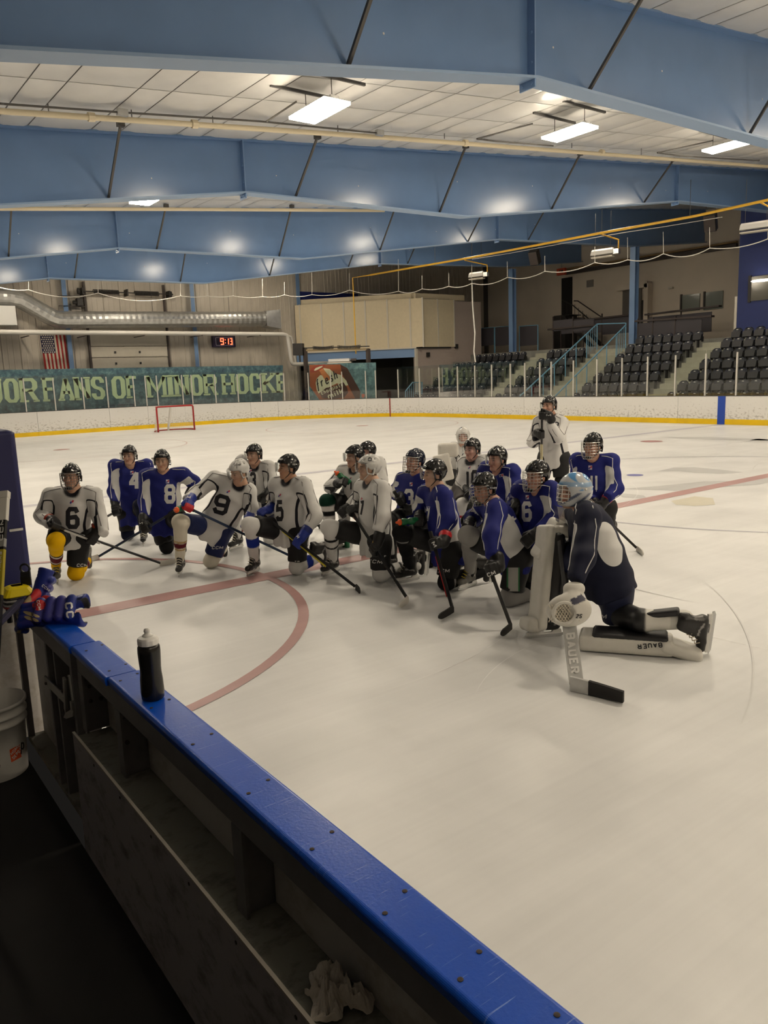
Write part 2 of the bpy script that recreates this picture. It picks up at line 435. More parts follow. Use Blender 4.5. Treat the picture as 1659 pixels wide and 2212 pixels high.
def s_at_px(px, z=1.05):
    if z not in _SP:
        P_ = np.stack([np.interp(_SS, PS, PLAN[:, 0]), np.interp(_SS, PS, PLAN[:, 1]), np.full_like(_SS, z)], 1)-CAM
        _SP[z] = PCX+FPX*(P_ @ CR)/(P_ @ CF)
    return float(_SS[int(np.argmin(np.abs(_SP[z]-px)))])
def plan_px(px, py, z=6.0):
    """the point straight above the boards line that shows at a pixel"""
    p = plan_at(s_at_px(px, z))[0]
    return at_depth(px, py, depth_of((p[0], p[1], z)))
def board_h(s):
    a = np.clip((s-44)/14., 0, 1); return 1.06+.13*a*a*(3-2*a)
S_END_LEFT = PS[np.argmin(np.abs(PLAN[:, 0]-0.0)+np.abs(PLAN[:, 1]-(BE-BRL)))]

# ------------------------------------------------------------------ ice
ice = MB().add([(-.02, -14, 0), (27.2, -14, 0), (27.2, 41.4, 0), (-.02, 41.4, 0)], [(0, 1, 2, 3)]).build('floor', M_ice)
tag(ice, 'scratched off-white ice sheet of the rink', None, kind='structure')
YC, YB, YG = 7.733, 16.03, 36.6
def strip(name, pts, w, m, z=.003, closed=False):
    mb = MB(); n = len(pts); vs = []
    for i, p in enumerate(pts):
        a = np.asarray(pts[(i-1) % n] if (closed or i > 0) else pts[0], float); b = np.asarray(pts[(i+1) % n] if (closed or i < n-1) else pts[-1], float)
        d = nrm(b-a); nn = np.array((-d[1], d[0])); p = np.asarray(p, float)
        vs += [(*(p+nn*w/2), z), (*(p-nn*w/2), z)]
    fs = [(2*i, 2*i+1, (2*i+3) % (2*n), (2*i+2) % (2*n)) for i in range(n if closed else n-1)]
    return mb.add(vs, fs).build(name, m, ice)
def circ(c, r, a0=0, a1=360, n=72):
    return [(c[0]+r*math.cos(math.radians(a)), c[1]+r*math.sin(math.radians(a))) for a in np.linspace(a0, a1, n)]
strip('center_line', [(0, YC), (BW, YC)], .30, M_red)['label'] = 'wide worn red centre line on the ice'
strip('blue_line', [(0, YB), (BW, YB)], .30, M_blue)['label'] = 'faint purple-blue zone line across the ice'
strip('goal_line', [(1.0, YG), (26.2, YG)], .05, M_redthin)
strip('crease_line', circ((0, YC), 3.02, -90, 90, 60), .10, M_red, .004)['label'] = 'red half-circle line by the bench boards'
strip('center_circle', circ((13.0, 7.6), 4.75, 0, 360, 96)[:-1], .06, M_blue, .003, True)
for cx in (13.5-6.9, 13.5+6.9):
    strip('faceoff_circle', circ((cx, YG-6.1), 4.57, 0, 360, 72)[:-1], .05, M_redthin, .003, True)
    MB().add([(*p, .004) for p in circ((cx, YG-6.1), .3, 0, 360, 25)[:-1]], [tuple(range(24))]).build('faceoff_spot', M_redspot, ice)
for p, r, m in (((19.64, 14.09), .33, M_redspot), ((12.8, 9.79), .17, M_bluespot), ((7.2, 14.09), .3, M_redspot)):
    MB().add([(*q, .004) for q in circ(p, r, 0, 360, 29)[:-1]], [tuple(range(28))]).build('faceoff_spot', m, ice)
def pixpoly(name, px, m, z=.0025):
    MB().add([at_z(x, y, z) for x, y in px], [tuple(range(len(px)))]).build(name, m, ice)
pixpoly('center_logo', [(1455, 1010), (1500, 1009), (1560, 1015), (1605, 1020), (1560, 1023), (1500, 1021), (1470, 1018), (1420, 1018)], M_logo)
pixpoly('center_logo', [(1340, 1056), (1420, 1050), (1520, 1040), (1610, 1038), (1659, 1030), (1700, 1034), (1640, 1046), (1560, 1052), (1480, 1060), (1400, 1058)], M_logo)
pixpoly('center_logo', [(1450, 1082), (1500, 1072), (1540, 1076), (1545, 1090), (1500, 1093), (1460, 1090)], M_logoy)
pixpoly('center_logo', [(1330, 1064), (1390, 1070), (1400, 1078), (1345, 1074)], M_logo)
pixpoly('center_logo', [(1425, 944), (1545, 944), (1640, 948), (1700, 952), (1600, 951), (1540, 950), (1480, 948)], M_logo)
pixpoly('center_logo', [(1598, 955), (1640, 947), (1659, 950), (1659, 955)], M_logo)

rgm = np.random.default_rng(11)
for nm_i, m_i, cnt_, wd_ in (('skate_marks', mat('ice_mark_pale', (.90, .90, .90), .4), 150, .007), ('skate_scuffs', mat('ice_mark_dark', (.66, .655, .65), .4), 90, .016)):
    mb = MB()
    for _ in range(cnt_):
        c = np.array((rgm.uniform(1.0, 24), rgm.uniform(.5, 33))); rr_ = rgm.uniform(1.2, 7); a0 = rgm.uniform(0, 6.28); sp_ = rgm.uniform(.25, .9); n = 12; vs = []
        for i in range(n+1):
            a = a0+sp_*i/n; w_ = wd_*math.sin(math.pi*(i+.3)/(n+.6))
            for k in (-1, 1): vs.append((c[0]+(rr_+k*w_/2)*math.cos(a), c[1]+(rr_+k*w_/2)*math.sin(a), .0045))
        if all(.15 < v[0] < 26 and -2 < v[1] < 38 for v in vs): mb.add(vs, [(2*i, 2*i+1, 2*i+3, 2*i+2) for i in range(n)])
    mb.build(nm_i, m_i, ice)['kind'] = 'stuff'
# ------------------------------------------------------------------ boards ring (far side and right side)
rb = thing('rink_boards', 'white scuffed boards with yellow kick plate around the far ice', 'boards', (BW, 20, 0))
def ring_piece(name, s0, s1, z0, z1, off0, off1, m, ds=.35):
    """a piece that follows the boards from s0 to s1; off = distance into the ice; z may be a function of s"""
    n = max(2, int((s1-s0)/ds)+1); mb = MB(); vs = []
    f0 = z0 if callable(z0) else (lambda s: z0); f1 = z1 if callable(z1) else (lambda s: z1)
    for s in np.linspace(s0, s1, n):
        p, d, inn = plan_at(s)
        for o, z in ((off0, f0(s)), (off1, f0(s)), (off1, f1(s)), (off0, f1(s))):
            q = p+inn*o; vs.append((q[0], q[1], z))
    fs = [(4*i+k, 4*i+(k+1) % 4, 4*i+4+(k+1) % 4, 4*i+4+k) for i in range(n-1) for k in range(4)]
    fs += [(0, 3, 2, 1), (4*n-4, 4*n-3, 4*n-2, 4*n-1)]
    return mb.add(vs, fs).build(name, m, rb)
SE = S_END_LEFT+30
seams = [s_at_px(p) for p in (1465, 1132, 905, 792, 720, 668, 600, 541, 399, 319, 236, 80)]
ss = [2.0]+sorted(seams+[4.5, 7, 9.5])+[S_END_LEFT-3+2.4*k for k in range(0, 12)]
ss = sorted(ss)
for a, b in zip(ss[:-1], ss[1:]):
    if b-a < .3: continue
    ring_piece('board_panel', a+.006, b-.006, .19, board_h, -.09, 0., M_board)
    ring_piece('kick_plate', a+.004, b-.004, 0., .20, -.05, .012, M_yellow)
ring_piece('sill_shadow_rail', ss[0], ss[-1], lambda s: board_h(s), lambda s: board_h(s)+.025, -.12, .008, M_cap)  # dark strip: the shadow gap at the cap is put into its colour
ring_piece('backing', ss[0], ss[-1], 0, lambda s: board_h(s)-.01, -.10, -.085, M_cap)
sb = s_at_px(1559); sg = s_at_px(841.5)
o = ring_piece('blue_line_mark', sb-.15, sb+.15, 0, board_h, -.02, .016, mat('mark_blue', srgb(30, 70, 170), .4), .1); o['label'] = 'vertical blue stripe on the boards'
o = ring_piece('goal_line_mark', sg-.035, sg+.035, 0, board_h, -.02, .016, mat('mark_red', srgb(150, 40, 35), .4), .03); o['label'] = 'thin vertical red stripe on the boards'

# ------------------------------------------------------------------ glass on the boards
gs = thing('glass_screen', 'clear glass panes with white posts standing on the far boards', 'glass', (BW, 20, 1.06))
POSTPX = [1660, 1588, 1521, 1456, 1397, 1341, 1288, 1237, 1189.5, 1164.5, 1132.5, 1102, 1061.6, 1025, 988, 948, 906, 860.5, 812, 790.5, 740, 716, 668, 616, 565.6, 516, 468, 418, 398, 344, 319, 293, 236, 184, 122.3, 58.7, -5]
sp = [8.0, 9.4, 11.0]+[s_at_px(p) for p in POSTPX if p > 0]
sp = sorted(sp)+[s_at_px(2)+.9, s_at_px(2)+2.4]
for s in sp:
    p, d, inn = plan_at(s); q = p-inn*.045; h = board_h(s)
    MB().obox((q[0], q[1], h+.02+.80), d, inn, (0, 0, 1), .026, .03, .80).build('post', M_post, gs)
for a, b in zip(sp[:-1], sp[1:]):
    if b-a < .12: continue
    p0, _, i0 = plan_at(a); p1, _, i1 = plan_at(b); p0 = p0-i0*.045; p1 = p1-i1*.045
    h = min(board_h(a), board_h(b))
    c = (p0+p1)/2; d = p1-p0; L_ = np.linalg.norm(d)
    MB().obox((c[0], c[1], h+.025+.86), d, np.cross(nrm(d), (0, 0, 1)), (0, 0, 1), L_/2-.02, .006, .86).build('pane', M_glass, gs)

# ------------------------------------------------------------------ walls, outer floor, roof deck
def struct(name, mb, m, label=None):
    return tag(mb.build(name, m), label, None, kind='structure')
ZF = .10
struct('floor_bench', MB().box(-6, -.195, -14, 60, ZF-.3, ZF), M_rubber, 'black rubber floor behind the bench boards')
struct('floor_stands', MB().box(27.1, 44, -14, 46, -.3, .0), M_conc)
struct('floor_end', MB().box(-6, 27.2, 41.31, 46, -.3, -.01), M_conc)
WY = 44.9
def zc(x, y=17.5): return 7.10+.0925*x+.022*(y-17.5)     # underside of the roof liner
wf = thing('wall_far', 'ribbed metal end wall of the arena', None, (20, WY, 0), kind='structure')
MB().box(-6, 43.2, WY+.06, WY+.3, -.3, 13).build('sheathing', M_walld, wf)
# ribbed siding panels, one shared mesh
PWD = .915
vs = []; prof = [(0, 0), (.03, .03), (.06, .03), (.09, 0), (.29, 0), (.305, .012), (.335, .012), (.35, 0), (.565, 0), (.58, .012), (.61, .012), (.625, 0), (.908, 0)]
for x, y in prof: vs += [(x, -y, 0), (x, -y, 12.2)]
pm = bpy.data.meshes.new('siding_panel'); pm.from_pydata(vs, [], [(2*i, 2*i+2, 2*i+3, 2*i+1) for i in range(len(prof)-1)]); pm.update(); pm.materials.append(M_wallm)
for k in range(int(49/PWD)):
    o = bpy.data.objects.new('siding_panel', pm); COL.objects.link(o); o.parent = wf
    o.location = (-6+k*PWD-20, 0.03, -.1)
struct('wall_left', MB().box(-6.2, -6, -14, 46, -.3, 9), M_walld, 'dark side wall behind the bench')
struct('wall_near', MB().box(-6, 44, -14.2, -14, -.3, 13), M_wallb, 'wall behind the photographer')
struct('wall_right', MB().box(43, 43.3, -14, 46, -.3, 13), M_wallb, 'beige painted wall behind the stands')
roof = MB()
for (x0, x1) in ((-6.2, 44),):
    vs = [(x, y, zc(x, y)+.25) for y in (-14.2, 46) for x in (x0, x1)]+[(x, y, zc(x, y)+.4) for y in (-14.2, 46) for x in (x0, x1)]
    roof.add(vs, [(0, 1, 3, 2), (4, 6, 7, 5), (0, 2, 6, 4), (1, 5, 7, 3), (0, 4, 5, 1), (2, 3, 7, 6)])
ceil = thing('ceiling', 'white vinyl insulation ceiling with seams', None, (18, 13, 8.5), kind='structure')
link('roof_deck', roof.mesh('roof_deck'), M_ceil, ceil)
FY = [-9.8, -.7, 8.4, 17.5, 26.7, 35.8]
xs_ = [-6.0]
while xs_[-1] < 43.5: xs_.append(xs_[-1]+(1.25 if len(xs_) % 2 else .62))
def pillow(mb, x0, x1, y0, y1):
    n = 4; g = .012
    for j in range(n+1):
        for i in range(n+1):
            x = x0+g+(x1-x0-2*g)*i/n; y = y0+g+(y1-y0-2*g)*j/n
            sag = .055*(1-(2*i/n-1)**2)**.6*(1-(2*j/n-1)**4)
            mb.v.append((x, y, zc(x, y)-sag))
    b = len(mb.v)-(n+1)**2
    for j in range(n):
        for i in range(n):
            q = b+j*(n+1)+i; mb.f.append((q, q+n+1, q+n+2, q+1))
rest = MB(); nsep = 0
for bi in range(len(FY)):
    ya = FY[bi]; yb = FY[bi+1] if bi+1 < len(FY) else WY
    for r in range(6):
        y0 = ya+(yb-ya)*r/6; y1 = ya+(yb-ya)*(r+1)/6
        for x0, x1 in zip(xs_[:-1], xs_[1:]):
            pr = project(((x0+x1)/2, (y0+y1)/2, zc(x0, y0)))
            vis = -40 < pr[0] < 1700 and -60 < pr[1] < 520 and depth_of(((x0+x1)/2, (y0+y1)/2, 8)) > 2
            if vis and ((bi == 2 and 1 < x0 < 34) or (bi == 1 and r >= 3 and x0 < 26)) and nsep < 295:
                mb = MB(); pillow(mb, x0, x1, y0, y1); mb.build('liner_panel', M_ceil, ceil, smooth=True); nsep += 1
            else: pillow(rest, x0, x1, y0, y1)
ro = rest.build('liner_field', M_ceil, ceil, smooth=True); ro['kind'] = 'stuff'
vs = [(-6.2, -14, zc(-6.2, -14)+.015), (44, -14, zc(44, -14)+.015), (44, 46, zc(44, 46)+.015), (-6.2, 46, zc(-6.2, 46)+.015)]
MB().add(vs, [(0, 3, 2, 1)]).build('seam_backing', M_seam, ceil)

# ------------------------------------------------------------------ roof frames
BOT = [(-6, 4.55), (8.15, 6.66), (15.2, 6.74), (25.8, 8.22), (36.2, 8.62), (42.9, 9.3)]
ORD = ['nearest', 'second nearest', 'third nearest', 'farthest']
for fi, fy in enumerate(FY):
    dz = {2: -.27, 3: 0., 4: .11, 5: .25}.get(fi, -.4)
    far = ['out of view behind the camera', 'just above the camera', 'nearest', 'second', 'third', 'farthest'][fi]
    if fi < 2: continue
    t = thing('roof_beam', {2: 'blue tapered steel roof beam nearest the camera, cut off by the top edge', 3: 'second blue steel roof beam from the camera, below the cream pipe', 4: 'third blue steel roof beam from the camera', 5: 'farthest blue steel roof beam, in front of the end wall'}[fi], 'beam', (18, fy, 7), 'blue roof frames')
    bot = [(x, z+dz) for x, z in BOT]
    top = [(x, zc(x, fy)-.02) for x, _ in bot]
    mb = MB(); n = len(bot)
    for y in (fy-.009, fy+.009):
        mb.v += [(x, y, z) for x, z in bot]+[(x, y, z) for x, z in top]
    for i in range(n-1):
        mb.f += [(i, i+1, n+i+1, n+i), (2*n+i, 3*n+i, 3*n+i+1, 2*n+i+1), (i, 2*n+i, 2*n+i+1, i+1)]
    mb.build('web', M_steel, t)
    for nm, pl in (('bottom_flange', bot), ('top_flange', top)):
        mb = MB()
        for (xa, za), (xb, zb) in zip(pl[:-1], pl[1:]): mb.bar((xa, fy, za), (xb, fy, zb), .34, .035)
        mb.build(nm, M_flange_lit if nm == 'bottom_flange' else M_steel_d, t)
    for x, zb in (bot[1], bot[3]):
        MB().box(x-.06, x-.035, fy-.15, fy+.15, zb-.14, zc(x, fy)-.03).build('splice_plate', M_steel_d, t)
        mb = MB()
        for yy in (-.09, .09):
            for zz in (-.08, .2, .6): mb.lathe([(.022, -.02), (.022, .05)], (x-.06, fy+yy, zb+zz), 6, (1, 0, 0))
        mb.build('bolts', M_steel_d, t)
    # pale dabs on the web
    mb = MB()
    for k in range(9):
        x = 2+k*3.3+random.uniform(-.6, .6); zz = np.interp(x, [b[0] for b in bot], [b[1] for b in bot]); zz = zz+(zc(x, fy)-zz)*random.uniform(.3, .6)
        mb.lathe([(.016, 0), (.014, .004)], (x, fy-.0095, zz), 8, (0, -1, 0))
    mb.build('paint_dab', M_tagw, t)
    # flange braces hanging from the purlins
    for k, bp in enumerate({2: [(748, 125), (1268, 180), (1615, 280)], 3: [(233, 422), (637, 418), (948, 455), (1190, 450), (1390, 432)],
                            4: [(17, 545), (337, 530), (602, 550), (820, 538), (1010, 520), (1140, 520)], 5: [(160, 595), (389, 605), (582, 592), (752, 575), (880, 570)]}[fi]):
        x = at_y(*bp, fy)[0]
        zb = np.interp(x, [b[0] for b in bot], [b[1] for b in bot])
        br = thing('flange_brace', f'{["first", "second", "third", "fourth", "fifth", "sixth"][k]} dark brace from the left on the {["nearest", "second", "third", "farthest"][fi-2]} blue roof beam', 'brace', (x, fy-.6, zb), 'braces of the roof beams')
        MB().bar((x, fy-.03, zb+.05), (x, fy-1.15, zc(x, fy-1.15)-.14), .045, .045).build('strut', M_rod, br)
        MB().box(x-.07, x+.07, fy-1.22, fy-1.1, zc(x, fy)-.2, zc(x, fy)-.1).build('bracket', M_rod, br)
# columns of the frames in the stands
for yy, lab in ((26.7, 'blue steel column behind the rail of the blue stairs'), (35.8, 'blue steel column at the back of the far seats')):
    t = thing('steel_column', lab, 'column', (36.2, yy, .35), 'blue columns in the stands')
    for nm, (x0, x1, y0, y1) in {'web': (36.05, 36.35, yy-.01, yy+.01), 'flange': (36.02, 36.06, yy-.17, yy+.17), 'flange.001': (36.34, 36.38, yy-.17, yy+.17)}.items():
        MB().box(x0, x1, y0, y1, .35, 8.75).build(nm.split('.')[0], M_steel_d, t)

# ------------------------------------------------------------------ lamps
LX = (7.45, 14.5, 21.4)
LYS = (-5.2, 3.9, 13.0, 22.0, 31.2, 40.2)
lensmesh = None
def fixture(x, y, lab, vis=True):
    z = zc(x, y)-.58
    t = thing('ceiling_light', lab, 'light', (x, y, z), 'high bay lights over the ice')
    mb = MB()
    for sx in (-.15, .15):
        mb.add([(x+sx-.135, y-.62, z), (x+sx+.135, y-.62, z), (x+sx+.135, y+.62, z), (x+sx-.135, y+.62, z), (x+sx-.136, y-.62, z+.05), (x+sx+.136, y-.62, z+.05), (x+sx+.136, y+.62, z+.05), (x+sx-.136, y+.62, z+.05)],
               [(0, 3, 2, 1), (0, 1, 5, 4), (1, 2, 6, 5), (2, 3, 7, 6), (3, 0, 4, 7)])
    mb.build('lamp_lens', M_lens, t)
    mb = MB()
    for sx in (-.15, .15): mb.box(x+sx-.14, x+sx+.14, y-.63, y+.63, z+.051, z+.062)
    mb.box(x-.09, x+.09, y-.55, y+.55, z+.063, z+.14)
    mb.build('housing', M_lampbody, t)
    for sy in (-.45, .45):
        MB().tube([(x, y+sy, z+.14), (x, y+sy, zc(x, y)-.09)], .008, 6).build('hanger', M_rod, t)
        MB().box(x-.75, x+.75, y+sy-.025, y+sy+.025, zc(x, y)-.13, zc(x, y)-.08).build('strut_channel', M_rod, t)
    return t
nm_ = {(0, 2): 'lit ceiling light at upper left, under two grey strut channels', (1, 2): 'lit ceiling light right of centre in the front bay', (2, 2): 'lit ceiling light at the right edge of the front bay',
       (0, 3): 'lit ceiling light seen just under the second blue beam at left', (1, 3): 'lit ceiling light peeking under the second blue beam at centre', (2, 3): 'ceiling light of the second bay at right', (3, 3): 'lit ceiling light peeking under the second beam at right'}
for j, ly in enumerate(LYS):
    for i, lx in enumerate(LX):
        fixture(lx, ly, nm_.get((i, j), ['left', 'middle', 'right'][i]+' '+['ceiling light behind the camera', 'ceiling light above the camera', '', '', 'ceiling light hidden behind the third blue beam', 'ceiling light hidden behind the farthest blue beam'][j]))
fixture(28.1, 22.0, nm_[(3, 3)])
fixture(28.1, 13.0, 'added unseen ceiling light over the stands right of the frame'); fixture(28.1, 31.2, 'added ceiling light over the far stands, unseen behind the beams')  # added lamps out of sight, brightening the stands and the wall behind
for ly, lb in ((-5.2, 'added unseen ceiling light over the bench boards behind the camera'), (13.0, 'added unseen ceiling light over the bench boards left of the frame'), (22.0, 'added unseen farther ceiling light over the boards left of the frame')): fixture(.45, ly, lb)  # added unseen row to brighten the ice near the bench
# ================================================================== end wall fittings
for k, (pt, pb, lab) in enumerate((((133, 606), (152, 800), 'blue wall column left of the roll-up door, beside the flag'), ((409, 612), (421, 792), 'blue wall column right of the roll-up door'), ((637, 592), (641, 652), 'blue wall column above the left end of the cream box'))):
    x = at_y(*pt, WY)[0]
    t = thing('wall_column', lab, 'column', (x, WY-.15, 0), 'blue columns on the end wall')
    for nm, y0, y1, hw in (('flange', WY-.30, WY-.27, .12), ('web', WY-.27, WY-.04, .012)):
        MB().box(x-hw, x+hw, y0, y1, 0, 9.3).build(nm, M_steel_d, t)
# roll-up door
xa, xb = at_y(193, 740, WY)[0], at_y(358, 740, WY)[0]
dr = thing('door_1', 'white sectional roll-up door in the end wall', None, ((xa+xb)/2, WY, 0), kind='structure')
for k in range(9):
    z0 = .2+k*.62
    mb = MB().box(xa, xb, WY-.16, WY-.08, z0+.01, z0+.60); mb.box(xa, xb, WY-.175, WY-.16, z0+.04, z0+.10); mb.build('door_section', M_door, dr)
    if k in (5, 6):
        for fx in (.3, .62): MB().box(xa+(xb-xa)*fx-.05, xa+(xb-xa)*fx+.05, WY-.21, WY-.176, z0+.22, z0+.34).build('handle', M_dark, dr)
for x in (xa-.06, xb+.06): MB().box(x-.05, x+.05, WY-.24, WY-.05, 0, 8.0).build('track', M_dark2, dr)
zs = at_y(270, 632, WY-.5)[2]
sh = thing('door_spring', 'black torsion springs on a shaft above the roll-up door', 'spring', ((xa+xb)/2, WY-.4, zs))
MB().tube([(xa-.5, WY-.45, zs), (xb+.5, WY-.45, zs)], .03, 8).build('shaft', M_dark, sh)
def coil(name, x0, x1, y, z, parent, r=.11, n=22):
    mb = MB(); pts = [(x0+(x1-x0)*i/(n*8), y+r*math.cos(2*math.pi*i/8), z+r*math.sin(2*math.pi*i/8)) for i in range(n*8+1)]
    mb.tube(pts, .022, 5).build(name, M_dark, parent)
coil('coil_spring', xa+.35, xa+1.75, WY-.45, zs, sh); coil('coil_spring', xb-1.75, xb-.35, WY-.45, zs, sh)
for x in (xa-.25, (xa+xb)/2, xb+.25): MB().box(x-.03, x+.03, WY-.6, WY-.05, zs-.18, zs+.18).build('bearing_plate', M_dark, sh)
for x in (xa-.45, xb+.35): MB().lathe([(.05, -.04), (.17, -.04), (.17, .04), (.05, .04)], (x, WY-.45, zs), 14, (1, 0, 0)).build('cable_drum', M_dark, sh)
op = thing('door_opener', 'dark motor on a frame left of the door springs', 'motor', (xa-.9, WY-.3, at_y(165, 660, WY)[2]))
z0 = at_y(165, 663, WY)[2]
MB().box(xa-1.5, xa-.1, WY-.3, WY-.24, z0-.02, z0+.03).box(xa-1.5, xa-.1, WY-.3, WY-.24, z0+.5, z0+.55).build('frame', M_dark2, op)
MB().box(xa-.55, xa-.25, WY-.45, WY-.1, z0+.03, z0+.42).lathe([(.1, 0), (.1, .3)], (xa-.75, WY-.3, z0+.2), 12, (1, 0, 0)).build('motor', M_dark, op)
# flag
fl = thing('flag', 'United States flag hanging vertically on the end wall', 'flag', tuple(at_y(115, 724, WY-.12)))
fx0, fx1 = at_y(86, 724, WY-.12)[0], at_y(140, 724, WY-.12)[0]; fzt = at_y(100, 722, WY-.12)[2]; fzb = fzt-2.45
M_fr = mat('flag_red', srgb(165, 40, 38), .8); M_fw = mat('flag_white', srgb(222, 212, 196), .8); M_fb = mat('flag_blue', srgb(40, 38, 74), .8)
def flag_pt(u, v, lift=0):   # u across 0..1, v down 0..1
    return (fx0+(fx1-fx0)*u+.10*v*(1-u*.3), WY-.13-lift+.03*math.sin(u*14+v*3)*v, fzt+(fzb-fzt)*v)
for k in range(13):
    mb = MB(); u0, u1 = k/13, (k+1)/13; vs = []
    for j in range(11):
        for u in (u0, u1): vs += [flag_pt(u, j/10)]
    mb.add(vs, [(2*j, 2*j+1, 2*j+3, 2*j+2) for j in range(10)]).build('stripe', M_fr if k % 2 == 0 else M_fw, fl)
mb = MB(); vs = []
for j in range(7):
    for i in range(8): vs.append(flag_pt(-.005+i/7*(7.05/13), j/6*.41, .012))
mb.add(vs, [(j*8+i, j*8+i+1, j*8+i+9, j*8+i+8) for j in range(6) for i in range(7)])
cn = mb.build('canton', M_fb, fl)
mb = MB()
for r in range(9):
    for c in range(6 if r % 2 == 0 else 5):
        u = (.045+(c+(0 if r % 2 == 0 else .5))*.088); v = .025+r*.045
        pts = []
        for k in range(10):
            rr = .055 if k % 2 == 0 else .024; a = math.pi/2+k*math.pi/5
            p = flag_pt(u, v, .02); pts.append((p[0]+rr*math.cos(a), p[1], p[2]+rr*math.sin(a)))
        mb.add(pts, [tuple(range(10))])
st = mb.build('stars', M_fw, cn); st.location = (0, 0, 0); st['kind'] = 'stuff'
# clock
ck = thing('wall_clock', 'navy digital wall clock showing 9:13 in red', 'clock', tuple(at_y(483, 750, WY-.2)))
cx0, cx1 = at_y(459, 737, WY-.2)[0], at_y(507, 737, WY-.2)[0]; cz0, cz1 = at_y(483, 750, WY-.2)[2], at_y(483, 725.5, WY-.2)[2]
MB().box(cx0, cx1, WY-.3, WY-.04, cz0, cz1).build('case', mat('clock_case', (.022, .012, .05), .4), ck, bevel=.01)
M_led = mat('led_red', (.9, .05, .02), .5, emit=(1.0, .10, .04), estr=4.)
w_, h_ = cx1-cx0, cz1-cz0
mb = MB()
for a, b in (((.12, .16), (.9, .16)), ((.9, .16), (.9, .84)), ((.9, .84), (.12, .84)), ((.12, .84), (.12, .16))):
    mb.bar((cx0+a[0]*w_, WY-.305, cz0+a[1]*h_), (cx0+b[0]*w_, WY-.305, cz0+b[1]*h_), .012, .022)
mb.build('frame_line', mat('clock_line', (.5, .48, .6), .5), ck)
for c, f0 in (('9', .31), ('1', .655), ('3', .735)):
    mb = MB(); ww = {'9': .16, '1': .05, '3': .125}[c]*w_
    seg = {'9': [[(0, 0), (1, 0), (1, 1), (0, 1), (0, .5), (1, .5)]], '3': [[(0, 1), (1, 1), (1, 0), (0, 0)], [(.2, .5), (1, .5)]], '1': [[(.5, 0), (.5, 1)]]}[c]
    for q in stroke_quads(seg, ww, .60*h_, .06): mb.add([(cx0+f0*w_+p[0], WY-.308, cz0+.2*h_+p[1]) for p in q], [(0, 1, 2, 3)])
    mb.build('digit', M_led, ck)
mb = MB()
for zz in (.38, .64): mb.box(cx0+.525*w_, cx0+.555*w_, WY-.31, WY-.305, cz0+zz*h_-.03, cz0+zz*h_+.03)
mb.build('colon', M_led, ck)
# spiral duct
DY = 43.7
dd = thing('air_duct', 'round galvanised spiral duct along the end wall', 'duct', tuple(at_y(300, 688, DY)))
dp = [at_y(px, py, DY) for px, py in ((-160, 640), (-60, 641), (20, 643), (45, 648), (62, 657), (112, 686), (124, 690), (140, 691), (300, 690.5), (450, 690), (572, 689))]
pts = []; rr = []
for a, b in zip(dp[:-1], dp[1:]):
    n = max(1, int(np.linalg.norm(b-a)/.16))
    for i in range(n): pts.append(a+(b-a)*i/n)
pts.append(dp[-1])
for i in range(len(pts)): rr.append(.44+(.012 if i % 2 else 0))
MB().tube(pts, rr, 20).build('spiral_pipe', M_galv, dd)
e = dp[-1]
mb = MB().add([(e[0]-.1, DY-.45, e[2]-.45), (e[0]-.1, DY+.45, e[2]-.45), (e[0]-.1, DY+.45, e[2]+.45), (e[0]-.1, DY-.45, e[2]+.45), (e[0]+.85, DY-.5, e[2]-.62), (e[0]+.85, DY+.5, e[2]-.62), (e[0]+.85, DY+.5, e[2]+.55), (e[0]+.85, DY-.5, e[2]+.55)],
              [(0, 1, 2, 3), (4, 7, 6, 5), (0, 4, 5, 1), (1, 5, 6, 2), (2, 6, 7, 3), (3, 7, 4, 0)]).build('end_box', M_galv, dd)
for px in (330, 495): 
    p = at_y(px, 672, DY); MB().tube([p+(0, 0, -.1), p+(0, 0, .9)], .012, 6).build('hanger', M_rod, dd)
p0 = at_y(-90, 660, DY-.2); p1 = at_y(33, 704, DY-.2)
mb = MB().box(p0[0], p1[0], DY-.7, DY+.2, p1[2], p0[2])
uh = tag(mb.build('unit_heater', mat('unit_grey', (.55, .55, .54), .4), bevel=.02), 'plain grey metal box under the duct at the left edge', 'heater')
# white pipes
PY = 43.2
wp = thing('wall_pipe', 'thick white insulated pipe running along the end wall', 'pipe', tuple(at_y(300, 720, PY)))
pp = [at_y(x, y, PY) for x, y in ((-120, 716), (100, 718), (300, 719.5), (560, 721.5), (612, 722), (619, 724), (622, 732), (629, 780), (632, 786), (640, 787), (760, 782))]
MB().tube(pp, .125, 12).build('main_run', M_pipe, wp, smooth=True)
MB().tube([p+np.array((.42, .2, -.08)) for p in pp[4:9]]+[pp[8]+np.array((2.2, .2, -.1))], .07, 10).build('side_run', M_pipe, wp, smooth=True)
for k in range(5):
    p = at_y(60+k*125, 719, PY); MB().box(p[0]-.03, p[0]+.03, PY-.14, PY+1.6, p[2]-.17, p[2]-.13).build('bracket', M_dark2, wp)

